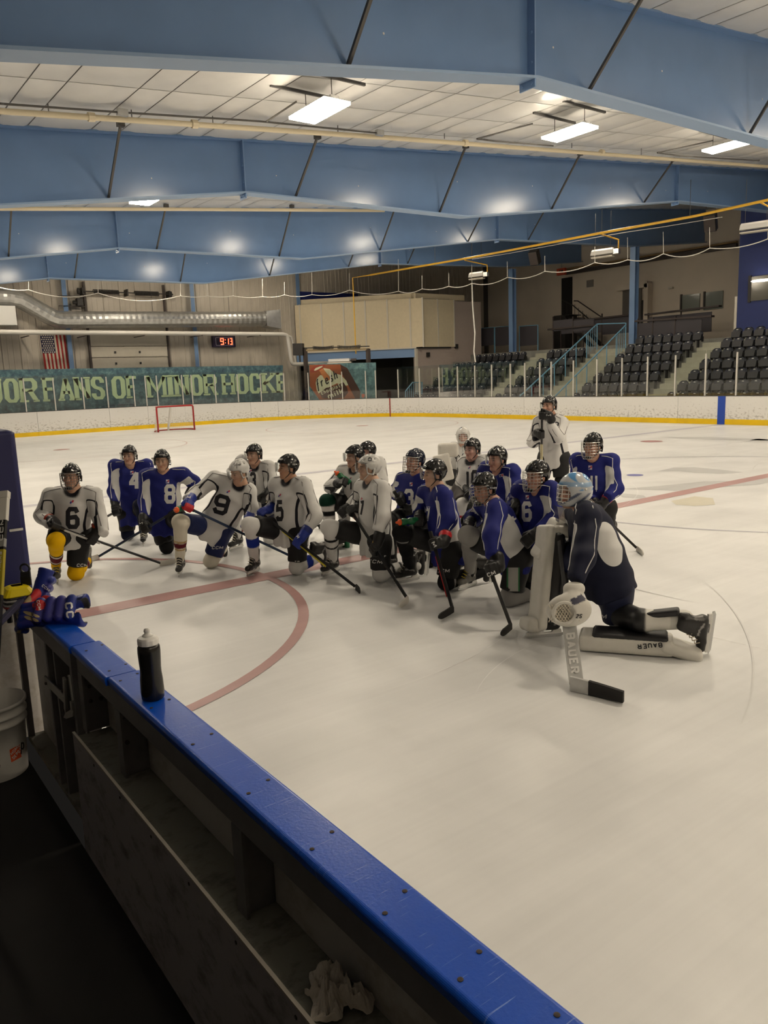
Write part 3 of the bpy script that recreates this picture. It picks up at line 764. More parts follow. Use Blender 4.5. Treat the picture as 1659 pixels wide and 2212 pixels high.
# ================================================================== banners
BY = 41.55
M_ban = mat('banner_teal', srgb(62, 98, 110), .6)
def banner_nodes(m, c1, c2, c3):
    nt = m.node_tree; N = nt.nodes; L = nt.links; b = N['Principled BSDF']
    tc = N.new('ShaderNodeTexCoord'); nz = N.new('ShaderNodeTexNoise'); nz.inputs['Scale'].default_value = 3.2; nz.inputs['Detail'].default_value = 9; nz.inputs['Roughness'].default_value = .75
    L.new(tc.outputs['Object'], nz.inputs['Vector']); cr = N.new('ShaderNodeValToRGB'); L.new(nz.outputs['Fac'], cr.inputs['Fac'])
    cr.color_ramp.elements[0].position = .36; cr.color_ramp.elements[0].color = (*c1, 1); cr.color_ramp.elements[1].position = .70; cr.color_ramp.elements[1].color = (*c3, 1)
    e = cr.color_ramp.elements.new(.52); e.color = (*c2, 1); L.new(cr.outputs['Color'], b.inputs['Base Color'])
banner_nodes(M_ban, srgb(46, 66, 84), srgb(72, 106, 118), srgb(126, 160, 160))
M_let = mat('banner_letter', srgb(188, 210, 170), .6)
bn = thing('fan_banner', 'teal banner reading JOR FANS OF MINOR HOCKE along the end glass', 'banner', tuple(at_y(300, 880, BY)))
mb = MB(); xs = np.linspace(-60, 611, 30); vs = []
for px in xs:
    a = at_y(px, 799-10*px/611, BY); b = at_y(px, 897-30*px/611, BY)
    vs += [tuple(a), tuple(b), (a[0], BY+.02, a[2]), (b[0], BY+.02, b[2])]
n = len(xs)
mb.add(vs, [(4*i, 4*i+1, 4*i+5, 4*i+4) for i in range(n-1)]+[(4*i+2, 4*i+6, 4*i+7, 4*i+3) for i in range(n-1)]+[(4*i, 4*i+4, 4*i+6, 4*i+2) for i in range(n-1)]).build('sheet', M_ban, bn)
LET = [('J', -28, 4), ('O', 8.4, 41), ('R', 42.5, 81.6), ('F', 92.5, 123), ('A', 126, 160), ('N', 160, 195), ('S', 197, 226), ('O', 241.5, 271), ('F', 273, 299), ('M', 317, 359), ('I', 360.5, 375), ('N', 377, 408.4), ('O', 410.4, 438.3),
       ('R', 440, 469), ('H', 479, 507), ('O', 509, 536.7), ('C', 538.7, 562.6), ('K', 565.6, 595.5), ('E', 597, 626)]
for ch, pa, pb in LET:
    mb = MB()
    yt = lambda px: 818-12.6*px/605; ybm = lambda px: 871-23*px/605
    A = at_y(pa, yt(pa), BY-.012); B = at_y(pb, yt(pb), BY-.012); C_ = at_y(pa, ybm(pa), BY-.012); D_ = at_y(pb, ybm(pb), BY-.012)
    w = (B[0]-A[0]+D_[0]-C_[0])/2; h = (A[2]-C_[2]+B[2]-D_[2])/2
    tv = h*.13; th = w*(.34 if ch in 'OCSJ' else .29)
    if ch == 'I': th = w*.75
    if ch == 'M': th = w*.2
    qs = []
    for q in stroke_quads(GL[ch], w, h, tv, None, th): qs.append([p for p in q])
    # slab serifs
    ser = {'F': [(-.06, 0, .5), (-.06, 1, .3)], 'A': [(-.06, 0, .42), (.64, 0, .42)], 'N': [(-.04, 0, .45), (-.04, 1, .4), (.62, 1, .42)], 'R': [(-.05, 0, .5), (.7, 0, .35), (-.05, 1, .3)], 'M': [(-.03, 0, .32), (.71, 0, .32), (-.03, 1, .2), (.83, 1, .2)],
           'I': [(-.05, 0, 1.1), (-.05, 1, 1.1)], 'H': [(-.05, 0, .46), (.6, 0, .46), (-.05, 1, .46), (.6, 1, .46)], 'K': [(-.05, 0, .46), (.66, 0, .4), (-.05, 1, .46), (.62, 1, .4)], 'E': [(-.05, 0, .3), (-.05, 1, .3)], 'J': [(.5, 1, .55)]}.get(ch, [])
    for fx, fy_, fw in ser:
        z0 = 0 if fy_ == 0 else h-h*.085
        qs.append([np.array((fx*w, z0)), np.array(((fx+fw)*w, z0)), np.array(((fx+fw)*w, z0+h*.085)), np.array((fx*w, z0+h*.085))])
    zoff = C_[2]; slope = (D_[2]-C_[2])/max(D_[0]-C_[0], 1e-3)
    clipx = at_y(611.5, 830, BY)[0]
    for q in qs:
        vv = [(min((A[0]+C_[0])/2+p[0], clipx), BY-.014, zoff+slope*p[0]+p[1]) for p in q]
        mb.add(vv, [(0, 1, 2, 3)])
    mb.build('letter', M_let, bn)
# chocolate milk banner (behind the corner glass)
cb = thing('milk_banner', 'brown and teal fresh chocolate milk banner behind the corner glass', 'banner', tuple(plan_px(740, 858, 1.2)))
g0 = plan_px(668, 858, 1.5); g1 = plan_px(812, 856, 1.5)
dirb = nrm((g1-g0)*(1, 1, 0)); nb = np.array((dirb[1], -dirb[0], 0.0))     # towards the camera
if nb @ CF > 0: nb = -nb
bo = g0-nb*.45
def bpt(px, py, lift=0.): return at_plane(px, py, bo+nb*lift, nb)
def bpoly(name, pts, m, lift): return MB().add([bpt(x, y, lift) for x, y in pts], [tuple(range(len(pts)))]).build(name, m, cb)
M_ban2 = mat('banner_teal2', srgb(90, 130, 140), .6); banner_nodes(M_ban2, srgb(60, 84, 92), srgb(92, 130, 138), srgb(130, 168, 166))
mb = MB(); q4 = [bpt(*p) for p in ((667, 786), (812, 783), (814, 866), (669, 868))]
mb.add(q4+[p-nb*.02 for p in q4], [(3, 2, 1, 0), (4, 5, 6, 7), (0, 1, 5, 4), (1, 2, 6, 5), (2, 3, 7, 6), (3, 0, 4, 7)]).build('sheet', M_ban2, cb)
M_br1 = mat('milk_brown', srgb(150, 82, 46), .6); M_br2 = mat('milk_dark', srgb(72, 40, 30), .6); M_or = mat('milk_orange', srgb(196, 122, 70), .6); M_crm = mat('milk_cream', srgb(206, 206, 176), .6)
bpoly('carton', [(668, 788), (735, 787), (750, 797), (778, 850), (776, 862), (690, 864), (669, 834)], M_br1, .004)
bpoly('carton_side', [(735, 787), (750, 795), (779, 846), (777, 862), (768, 862), (738, 805)], M_br2, .006)
bpoly('cream_patch', [(682, 828), (684, 818), (692, 810), (700, 812), (713, 815), (700, 799), (698, 795), (712, 797), (722, 806), (736, 810), (748, 822), (752, 832), (744, 834), (728, 828), (712, 836), (694, 846), (688, 850), (684, 842)], M_crm, .008)
bpoly('pour', [(688, 798), (697, 796), (716, 818), (706, 824), (700, 818)], M_or, .010)
bpoly('chocolate_pool', [(690, 850), (704, 838), (722, 834), (742, 826), (750, 838), (752, 848), (744, 858), (720, 862), (696, 860)], M_br2, .010)
bpoly('brand_oval', [(670, 800), (676, 793), (688, 788), (702, 787), (703, 790), (694, 798), (680, 804), (672, 805)], mat('milk_red', srgb(150, 60, 44), .6), .012)
bpoly('corner_badge', [(781, 851), (788, 851), (788, 857), (784, 860), (781, 857)], mat('milk_badge', srgb(200, 110, 90), .6), .012)
def btext(name, txt, p0, p1, hpx, t, m, lift, shear=0.):
    A = bpt(*p0, lift); B = bpt(*p1, lift); ax = nrm(B-A); ay = nrm(np.cross(-ax, nb)) if np.cross(-ax, nb)[2] > 0 else nrm(np.cross(ax, nb))
    L_ = np.linalg.norm(B-A); n = len(txt); wc = L_/(n*1.22); h = hpx*depth_of(A)/FPX
    flat_text(name, txt, (A+B)/2+ay*h/2, ax, ay, nb, h, wc, h*t, m, cb, .22, shear, .002)
btext('script_word', 'fresh', (686, 841), (734, 816), 20, .13, M_black, .014, .25)
btext('print_word', 'chocolate', (693, 854), (744, 833), 9, .16, M_crm, .014)
btext('print_word', 'milk', (706, 864), (748, 847), 13, .18, M_crm, .014)
bpoly('brand_script', [(678, 800), (682, 795), (690, 792), (697, 790), (696, 793), (687, 798), (681, 801)], M_crm, .0135)

# ================================================================== corner box above the passage
A0 = np.array((25.4, 44.8, 0)); B0 = np.array((30.6, 38.75, 0)); C0 = np.array((33.45, 38.75, 0))
pbx = thing('press_box', 'cream panelled box room built over the corner passage', 'room', (29, 41.5, 4.0))
nA = nrm(np.cross(B0-A0, (0, 0, 1))); 
if nA @ CF > 0: nA = -nA
def fpt(px, py): return at_plane(px, py, A0, nA)
ZT, ZBm = 7.07, 4.08
mb = MB().add([(*A0[:2], ZBm), (*B0[:2], ZBm), (*C0[:2], ZBm), (*C0[:2], ZT), (*B0[:2], ZT), (*A0[:2], ZT), (34, 44.8, ZBm), (34, 44.8, ZT)],
              [(0, 1, 4, 5), (1, 2, 3, 4), (2, 6, 7, 3), (5, 4, 3, 7), (0, 6, 2, 1)]).build('core', M_walld, pbx)
bp = [638, 649.5, 696, 744, 790.5, 838, 887, 914]
def hpanel(name, P, Q, z0, z1, n, t, m): 
    P = np.asarray(P, float); Q = np.asarray(Q, float); d = Q-P
    return MB().obox(((P+Q)/2)[0:2].tolist()+[(z0+z1)/2]+np.zeros(0).tolist() if False else np.array((*(((P+Q)/2)[:2]+n[:2]*t/2), (z0+z1)/2)), d*(1, 1, 0), n, (0, 0, 1), np.linalg.norm((d*(1, 1, 0)))/2, t/2, (z1-z0)/2).build(name, m, pbx)
for a, b in zip(bp[:-1], bp[1:]):
    P = fpt(a, 705); Q = fpt(b, 705); d = nrm((Q-P)*(1, 1, 0))
    hpanel('panel', P+d*.03, Q-d*.03, ZBm, ZT, nA, .05, M_panel)
    hpanel('batten', Q-d*.045, Q+d*.045, ZBm-.02, ZT+.03, nA, .085, M_trimw)
nB = np.array((0, -1.0, 0))
for a, b in ((914, 945), (945, 980)):
    P = at_y(a, 700, 38.75); Q = at_y(b, 700, 38.75)
    hpanel('panel', P+(.03, 0, 0), Q-(.03, 0, 0), ZBm, ZT-.02, nB, .05, M_panel)
    hpanel('batten', Q-(.04, 0, 0), Q+(.04, 0, 0), ZBm, ZT, nB, .08, M_trimw)
for P, Q, n in ((A0, B0, nA), (B0, C0+(1.6, 0, 0), nB)):
    hpanel('top_fascia', P-n*.35, Q-n*.35, ZT, ZT+.36, n, .06, M_panel)
    hpanel('bottom_trim', P, Q if n is nA else C0, ZBm-.08, ZBm, n, .09, M_trimw if n is nA else M_dark)
hpanel('lintel', A0-nA*.1, B0-nA*.1, ZBm-.62, ZBm-.08, nA, .1, M_steel_d)
wc_ = struct('wall_corner', MB().box(30.55, 36.3, 38.80, 39.0, 0, 7.0), mat('wall_pink', srgb(186, 172, 164), .7, var=.04), 'pinkish wall below and right of the cream box')
MB().box(30.5, 30.66, 38.70, 38.84, 0, ZBm-.1).build('corner_trim', M_trimw, wc_)
struct('wall_passage', MB().box(25.5, 36, 44.6, 44.7, 0, 4.0).box(34, 34.1, 39.0, 44.6, 0, 4.0), M_walld, 'dark back of the corner passage')
for px, py, lab in ((985, 748, 'small dark speaker box beside the lower right corner of the cream box'), (924, 766, 'small dark box on the pinkish wall below the cream box')):
    p = at_y(px, py, 38.75); tag(MB().box(p[0]-.1, p[0]+.1, 38.62, 38.79, p[2]-.14, p[2]+.14).build('wall_box', M_dark, bevel=.01), lab, 'box', 'small wall boxes')
nb_ = tag(MB().box(25.9, 30.5, WY-.12, WY-.02, at_y(690, 650, WY)[2], at_y(690, 632, WY)[2]).build('wall_band', M_navy), 'navy band on the end wall above the cream box', 'band')
# second roll-up door gear in front of the passage
gy = at_plane(668, 755, bo, nb)
sg_ = thing('gate_spring', 'black torsion springs on posts in front of the passage', 'spring', tuple(plan_px(725, 750, 3)))
q0 = bpt(654, 752, -.3); q1 = bpt(798, 748, -.3)
MB().tube([q0, q1], .03, 8).build('shaft', M_dark, sg_)
dq = (q1-q0)
for f0, f1 in ((.16, .46), (.53, .86)):
    n = 20; ax = nrm(dq); s1 = np.array((0, 0, 1.)); s2 = np.cross(ax, s1); L_ = np.linalg.norm(dq)
    pts = [q0+ax*L_*(f0+(f1-f0)*i/(n*8))+.10*(math.cos(2*math.pi*i/8)*s1+math.sin(2*math.pi*i/8)*s2)-s1*.05*math.sin(math.pi*i/(n*8)) for i in range(n*8+1)]
    MB().tube(pts, .02, 5).build('coil_spring', M_dark, sg_)
for px, pyb in ((659, 862), (795, 800)):
    a = bpt(px, 757, -.3); MB().bar((a[0], a[1], 0.0), (a[0], a[1], a[2]+.1), .2, .2, (0, 1, 0)).build('post', M_dark2, sg_)
MB().bar(bpt(657, 757, -.3), bpt(797, 754, -.3), .12, .1).build('header', mat('header_tan', srgb(150, 132, 100), .6), sg_)
MB().obox(bpt(645, 755, -.3), dq, nb, (0, 0, 1), .3, .2, .35).build('motor', M_dark, sg_)

# passage railing
rl = thing('passage_rail', 'short pale blue stair railing at the passage behind the corner glass', 'railing', tuple(at_y(895, 857, 36.5)))
R_ = lambda x, y: at_y(x, y, 37.4)
MB().tube([R_(876, 858), R_(876, 845), R_(891, 826), R_(912, 826), R_(912, 858)], .035, 6).build('top_rail', M_rail, rl)
for k in range(8):
    px = 880+k*4.3; MB().tube([R_(px, 858), R_(px, max(826, 845-(px-876)*1.27))], .018, 5).build('baluster', M_rail, rl)

# ================================================================== stands
ZR0, DZR, XR0, DXR = .35, .456, 28.75, .85
def row_z(k): return ZR0+DZR*k
def row_x(k): return XR0+DXR*k
stn = thing('seating_tiers', 'stepped concrete tiers of the stands', None, (31, 25, 0), kind='structure')
for k in range(7):
    MB().box(row_x(k)-.25, 35.5, 10, 38.7, row_z(k)-DZR if k else 0, row_z(k)).build('tier', M_conc, stn)
MB().box(35.3, 43, 10, 44, 0, 3.55).build('platform', M_conc, stn)
M_stair = mat('stair_concrete', (.36, .36, .29), .8, var=.12, vscale=3.)
def stairs(name, y0, y1, lab):
    t = thing(name, lab, 'stairs', (31, (y0+y1)/2, 0), 'stairs between the seat blocks')
    for k in range(7):
        MB().box(row_x(k)-.26, row_x(k)+.20, y0, y1, row_z(k)-.02, row_z(k)+.012).build('step', M_stair, t)
        MB().box(row_x(k)+.20, row_x(k)+DXR-.2, y0, y1, row_z(k)-.02, row_z(k)+DZR/2).build('step', M_stair, t)
        MB().box(row_x(k)-.262, row_x(k)-.25, y0, y1, row_z(k)-DZR/2, row_z(k)-.0).build('riser', M_stair, t)
    return t
stairs('stand_stairs', 19.95, 21.25, 'pale concrete stairs right of the blue-railed stairs')
stairs('stand_stairs', 25.55, 27.55, 'stairs between the two long pale blue handrails')
stairs('stand_stairs', 30.6, 31.9, 'pale concrete stairs near the far end of the stands')
# one seat, facing the ice (-X)
def seat_meshes():
    vs = []; fs = []
    prof = []
    W2 = .225
    # backrest: rounded plate, slightly reclined and dished
    n = 7
    mb = MB()
    for t_ in (0, 1):
        for j in range(n+1):
            z = .40+.42*j/n; wv = W2*(1-.55*max(0, (j/n-.72)/.28)**2)
            for i in range(5):
                u = -1+2*i/4
                x = .02+.10*(j/n)-.03*(1-u*u)*0+.045*(1-u*u)+t_*.035
                mb.v.append((x, u*wv, z))
    def idx(t_, j, i): return t_*(n+1)*5+j*5+i
    for j in range(n):
        for i in range(4):
            mb.f.append((idx(0, j, i), idx(0, j+1, i), idx(0, j+1, i+1), idx(0, j, i+1)))
            mb.f.append((idx(1, j, i), idx(1, j, i+1), idx(1, j+1, i+1), idx(1, j+1, i)))
        mb.f.append((idx(0, j, 0), idx(1, j, 0), idx(1, j+1, 0), idx(0, j+1, 0))); mb.f.append((idx(0, j, 4), idx(0, j+1, 4), idx(1, j+1, 4), idx(1, j, 4)))
    for i in range(4): mb.f.append((idx(0, n, i), idx(1, n, i), idx(1, n, i+1), idx(0, n, i+1)))
    back = mb.mesh('backrest'); back.materials.append(M_seat)
    pan = MB().add([(-.10, -.21, .40), (-.10, .21, .40), (-.03, .225, .66), (-.03, -.225, .66), (.0, -.21, .36), (.0, .21, .36), (.06, .225, .66), (.06, -.225, .66)],
                   [(0, 3, 2, 1), (4, 5, 6, 7), (0, 1, 5, 4), (1, 2, 6, 5), (2, 3, 7, 6), (3, 0, 4, 7)]).mesh('folded_seat'); pan.materials.append(M_seat_d)
    br = MB().box(.0, .12, -.04, .04, .0, .42).box(-.02, .14, -.24, -.20, .30, .55).box(-.02, .14, .20, .24, .30, .55).mesh('bracket'); br.materials.append(M_black)
    tg = MB().box(.062, .070, -.045, .045, .735, .765).mesh('number_tag'); tg.materials.append(M_tagw)
    return back, pan, br, tg
SM = seat_meshes()
ROWN = ['front', 'second', 'third', 'fourth', 'fifth', 'sixth', 'top']
def seat_block(key, y0, y1f, rows, lab, n_fix=None):
    for k in rows:
        a, b = y0, y1f(k); ORDN = ['first', 'second', 'third', 'fourth', 'fifth', 'sixth', 'seventh', 'eighth', 'ninth', 'tenth', 'eleventh', 'twelfth', 'thirteenth', 'fourteenth', 'fifteenth', 'sixteenth', 'seventeenth']
        n = int((b-a+.02)/.54)
        for i in range(n):
            y = a+.27+i*.54
            x = row_x(k)+.28
            pr = project((x, y, row_z(k)+.6))
            if pr[0] > 1900 or pr[0] < 0: continue
            if row_z(k) > 3.0 and key == 'A' and False: continue
            o = bpy.data.objects.new('stadium_seat', None); COL.objects.link(o); o.location = (x, y, row_z(k)); o.empty_display_size = .1
            tag(o, f'navy folded seat, {ORDN[n-1-i]} from the left in the {ROWN[k]} row, {lab}', 'seat', f'{ROWN[k]} row, {lab}')
            for nm, me in zip(('backrest', 'folded_seat', 'bracket', 'number_tag'), SM):
                c = bpy.data.objects.new(nm, me); COL.objects.link(c); c.parent = o
seat_block('A', 11.24, lambda k: 19.9, range(7), 'right-edge block')
seat_block('B', 21.3, lambda k: 25.45, range(7), 'block right of blue handrails')
seat_block('C', 27.65, lambda k: 30.6, range(6), 'block left of blue handrails')
seat_block('D', 31.95, lambda k: 37.4 if k < 5 else 36.6, range(6), 'far left block')
# blue hand rails of the middle stairs
for yb, (b0, b1), lab, extra in ((27.6, ((1123, 856), (1290, 700)), 'long pale blue handrail on the left of the middle stairs', True), (25.5, ((1200, 855), (1352, 702)), 'long pale blue handrail on the right of the middle stairs', False)):
    t = thing('hand_rail', lab, 'railing', (29, yb, .4), 'blue handrails')
    A = at_y(*b0, yb); B = at_y(*b1, yb)
    MB().tube([A+(0, 0, -.6), A, B], .035, 8).build('top_rail', M_rail, t)
    for k in range(1, 8):
        p = A+(B-A)*k/7; k_ = np.clip((p[0]-row_x(0))/DXR, 0, 6.6)
        MB().tube([p, (p[0], p[1], max(.35, row_z(k_)-.1))], .028, 6).build('post', M_rail, t)
    if extra:
        C_ = at_y(1352, 698, 25.5)
        MB().tube([B, C_], .03, 6).build('landing_rail', M_rail, t)
        MB().tube([C_, C_-(0, 0, 1.2)], .03, 6).build('post', M_rail, t)
    for k in range(5):
        p = B+(B-A)*(-.03*k); MB().tube([p, p-(0, 0, 1.15)], .014, 5).build('baluster', M_rail, t)
# dark guard panels and drink rails on the platform
M_guard = mat('guard_dark', (.055, .05, .06), .6); M_count = mat('counter_brown', (.045, .032, .03), .45)
def guard(lab, x, pxs, yb, yt, rail=None):
    t = thing('guard_panel', lab, 'guard', tuple(at_x((pxs[0]+pxs[-1])/2, yb(pxs[0]) if callable(yb) else yb, x)), 'dark guard panels above the seats')
    for a, b in zip(pxs[:-1], pxs[1:]):
        P = at_x(a, yb(a) if callable(yb) else yb, x); Q = at_x(b, yb(b) if callable(yb) else yb, x); T = at_x(a, yt(a) if callable(yt) else yt, x)
        MB().box(x-.02, x+.02, min(P[1], Q[1])+.02, max(P[1], Q[1])-.02, min(P[2], Q[2]), T[2]).build('mesh_panel', M_guard, t)
        MB().box(x-.035, x+.035, P[1]-.03, P[1]+.03, 3.55, T[2]+.25).build('post', M_count, t)
    if rail:
        MB().bar(at_x(*rail[0], x), at_x(*rail[1], x), .3, .09).build('drink_rail', M_count, t)
guard('dark guard panels with brown rail left of the blue stairs', 35.6, [1195, 1238, 1284], 712, 693, ((1186, 712), (1290, 702)))
guard('dark guard panels with brown rail right of the blue column', 35.6, [1378, 1410, 1458, 1516], lambda p: 725, lambda p: 699-(p-1378)*.065, ((1374, 694), (1540, 683)))
guard('taller dark guard panel at the right end of the platform', 38.2, [1400, 1470, 1537], 716, lambda p: 686-(p-1400)*.09, ((1395, 680), (1556, 661)))
guard('dark guard panel and rail behind the blue stairs', 38.2, [1212, 1260, 1300, 1368], 718, lambda p: 692-(p-1212)*.06, ((1208, 697), (1372, 679)))
lg = thing('low_glass_guard', 'dark mesh barrier in pale frames behind the far seats', 'barrier', tuple(at_x(1100, 748, 37.5)))
for a, b, yt0, yt1 in ((1039, 1068, 709, 707), (1069, 1103, 707, 704), (1122, 1162, 705, 702)):
    P = at_x(a, 748, 37.0); Q = at_x(b, 745, 37.0); T = at_x(a, yt0, 37.0); T2 = at_x(b, yt1, 37.0)
    MB().add([P, Q, T2, T], [(0, 1, 2, 3)]).build('mesh_panel', M_guard, lg)
    MB().tube([(P[0], P[1], 3.55), T, T2, (Q[0], Q[1], 3.55)], .035, 6).build('frame', M_rail, lg)

# ------------------------------------------------------------------ wall at the back of the stands
X4 = 42.98
def wall_rect(name, px0, py0, px1, py1, m, t=.06, inset=0.):
    a = at_x(px0, (py0+py1)/2, X4); b = at_x(px1, (py0+py1)/2, X4); zt = at_x((px0+px1)/2, py0, X4)[2]; zb = at_x((px0+px1)/2, py1, X4)[2]
    return MB().box(X4-t, X4+.01, min(a[1], b[1]), max(a[1], b[1]), zb, zt)
M_win = mat('window_glass', (.16, .19, .17), .08, spec=.8)
tag(wall_rect('d', 1214, 600, 1236, 722, None).build('door_2', mat('door_shade', (.012, .011, .010), .8)), 'dark tall doorway at the head of the stairs', None, kind='structure')  # near-black sheet: shade inside the open doorway put into the colour
d3 = thing('door_3', 'beige framed double doorway behind the blue column', None, tuple(at_x(1375, 700, X4)), kind='structure')
wall_rect('x', 1346, 624, 1386, 712, None, .08).build('door_leaf', mat('door_grey', (.16, .145, .13), .6), d3)
wall_rect('x', 1386, 648, 1400, 712, None, .10).build('door_leaf', mat('door_black', (.03, .027, .025), .6), d3)
wall_rect('x', 1342, 613, 1408, 625, None, .5).build('head_frame', M_wallb, d3)
wall_rect('x', 1400, 613, 1409, 712, None, .5).build('jamb', M_wallb, d3)
for i, (a, b, c, d_) in enumerate(((1471, 636, 1512, 672), (1521, 630, 1562, 668))):
    w = thing(f'window_{i+1}', f'{"left" if i == 0 else "right"} of two interior windows in the beige wall', None, tuple(at_x((a+c)/2, d_, X4)), kind='structure')
    wall_rect('x', a, b, c, d_, None, .05).build('pane', M_win, w)
    wall_rect('x', a, b, a+3, d_, None, .12).build('frame', M_dark2, w)
tag(wall_rect('x', 1268, 605, 1282, 620, None, .05).build('wall_vent', mat('vent', (.25, .23, .21), .6)), 'small square vent on the beige wall', 'vent')
tag(wall_rect('x', 1446, 620, 1456, 624, None, .2).build('smoke_detector', M_trimw, bevel=.02), 'small white detector on the beige wall above the windows', 'detector')
wl = thing('wall_ledge', 'dark ledge with tan pipe under the beams on the beige wall', 'ledge', tuple(at_x(1400, 550, X4)))
for (x0, y0), (x1, y1), w, m in (((1222, 582), (1592, 522), .10, M_gas), ((1222, 590), (1592, 530), .25, M_dark2)):
    MB().bar(at_x(x0, y0, X4-.2), at_x(x1, y1, X4-.2), .2, w).build('ledge_rail', mat('ledge_tan', srgb(150, 120, 80), .5) if m is M_gas else m, wl)
# stair up to the doorway
us = thing('upper_stairs', 'dark metal stairs with brown rail below the tall doorway', 'stairs', tuple(at_x(1260, 715, 41.5)))
for k in range(6):
    a = at_x(1232+k*9, 680+k*7, 41.5); MB().box(41.0, 42.2, a[1]-.35, a[1]+.1, a[2]-.06, a[2]).build('step', M_dark, us)
MB().tube([at_x(1214, 648, 41.3), at_x(1238, 660, 41.3), at_x(1292, 706, 41.3)], .04, 6).build('hand_rail', M_dark, us)
MB().tube([at_x(1240, 650, 42.4), at_x(1248, 650, 42.4), at_x(1298, 684, 42.4)], .04, 6).build('hand_rail', M_count, us)
for k in range(9):
    a = at_x(1216+k*8.5, 650+max(0, k-2)*7.2, 41.3); MB().tube([a, a-(0, 0, .9)], .015, 5).build('baluster', M_dark, us)
for yy in (0, 1):
    a = at_x(1232, 680, 41.5); b = at_x(1285, 722, 41.5); xx = 41.0+1.15*yy; MB().bar((xx, a[1]+.3, a[2]-.1), (xx, b[1]-.4, 3.55), .05, .25).build('stringer', M_dark, us)
MB().box(41.0, 42.2, at_x(1232, 680, 41.5)[1], at_x(1214, 680, 41.5)[1]+.3, 3.55, at_x(1232, 680, 41.5)[2]).build('landing', M_dark, us)
# blue block at the right
XB_ = 35.6
yb0 = at_x(1595, 600, XB_)[1]
bl = struct('wall_blue', MB().box(XB_, 43, 5, yb0, 3.2, 9.4), M_blue_paint, 'bright blue wall block at the right edge above the seats')
MB().box(XB_-.03, XB_+.2, yb0, yb0+.12, 3.9, at_x(1595, 640, XB_)[2]).build('corner_trim', M_trimw, bl)
w = thing('window_3', 'window in the blue wall with a lamp behind it', None, tuple(at_x(1640, 648, XB_)), kind='structure')
ya, yb_ = at_x(1622, 620, XB_)[1], at_x(1700, 620, XB_)[1]; za, zb_ = at_x(1640, 649, XB_)[2], at_x(1640, 596, XB_)[2]
MB().box(XB_-.04, XB_+.01, yb_, ya, za, zb_).build('pane', mat('window_olive', (.10, .095, .075), .1, spec=.7), w)
MB().box(XB_-.07, XB_+.01, ya-.03, ya+.10, za-.05, zb_+.06).build('frame', M_dark, w)
c = at_x(1650, 606, XB_-.05); MB().lathe([(.01, -.05), (.5, -.03), (.55, 0), (.5, .03), (.01, .05)], (XB_-.06, c[1], c[2]), 20, (0, 0, 1)).build('lamp', mat('window_lamp', (1, 1, 1), .4, emit=(1, .9, .75), estr=3.), w)

# ================================================================== gas pipe, heaters, speakers, netting
gp = thing('gas_pipe', 'yellow gas pipe hung along the side of the rink', 'pipe', tuple(at_x(1300, 500, 26)))
gpts = [at_x(px, py, 26) for px, py in ((1760, 411), (1659, 432), (1500, 467), (1300, 503), (1020, 556), (880, 580), (800, 594))]
MB().tube(gpts, .05, 8).build('main_run', M_gas, gp, smooth=True)
q = at_x(762, 600, 26); MB().tube([gpts[-1], q, q+(0, 0, -4.4)], .035, 8).build('drop_leg', M_gas, gp)
for px, py in ((1020, 556), (1300, 503), (1490, 469), (940, 570)):
    a = at_x(px, py, 26); MB().tube([a, a+(0, 0, 1.3)], .01, 5).build('hanger', M_rod, gp)
heat = [((1030, 598), (1004, 562), 36, 'far radiant heater hanging under the yellow pipe'), ((1302, 550), (1290, 503), 50, 'middle radiant heater hanging under the yellow pipe'), ((1632, 494), (1640, 436), 62, 'radiant heater in front of the blue wall')]
for (hx, hy), (ex, ey), wpx, lab in heat:
    c = at_x(hx, hy, 27.6); t = thing('radiant_heater', lab, 'heater', tuple(c), 'radiant heaters over the seats')
    L_ = wpx*depth_of(c)/FPX
    dv = nrm(np.array((.25, -1., .0))); sd = nrm(np.array((1., .25, 0)))
    mb = MB(); 
    for k, (w_, z_) in enumerate(((.30, .0), (.24, .16), (.1, .24))):
        for s in (-1, 1):
            e = c+dv*s*L_/2*(1-.04*k); mb.v += [tuple(e+sd*w_/2+np.array((0, 0, z_))), tuple(e-sd*w_/2+np.array((0, 0, z_)))]
    b = 0
    mb.f += [(0, 1, 3, 2), (0, 2, 6, 4), (4, 6, 10, 8), (1, 5, 7, 3), (5, 9, 11, 7), (8, 10, 11, 9), (0, 4, 5, 1), (4, 8, 9, 5), (2, 3, 7, 6), (6, 7, 11, 10)]
    mb.build('reflector', M_lampbody, t)
    MB().obox(c-(0, 0, .10), dv, sd, (0, 0, 1), L_/2*.97, .14, .025).build('burner_grille', M_trimw, t)
    MB().obox(c+dv*(L_/2+.12)+(0, 0, .06), dv, sd, (0, 0, 1), .12, .1, .1).build('burner_box', M_galv, t)
    br = at_x(ex, ey, 26)
    j = c+dv*(L_/2+.2); MB().tube([br, (j[0], j[1], br[2]-.1), j], .03, 6).build('gas_branch', M_gas, t)
    for s in (-.7, .7):
        e = c+dv*s*L_/2+np.array((0, 0, .25)); MB().tube([e, e+(0, 0, 1.5)], .008, 5).build('hanger', M_rod, t)
c = bpt(733, 778, .9); t = thing('radiant_heater', 'low radiant heater hanging in front of the milk banner', 'heater', tuple(c), 'radiant heaters over the seats')
MB().obox(c, dirb, nb, (0, 0, 1), .62, .15, .08).build('reflector', M_lampbody, t); MB().obox(c-(0, 0, .14), dirb, nb, (0, 0, 1), .7, .12, .03).build('burner_grille', M_trimw, t)
MB().obox(c+dirb*.85, dirb, nb, (0, 0, 1), .15, .06, .06).build('burner_box', M_dark2, t)
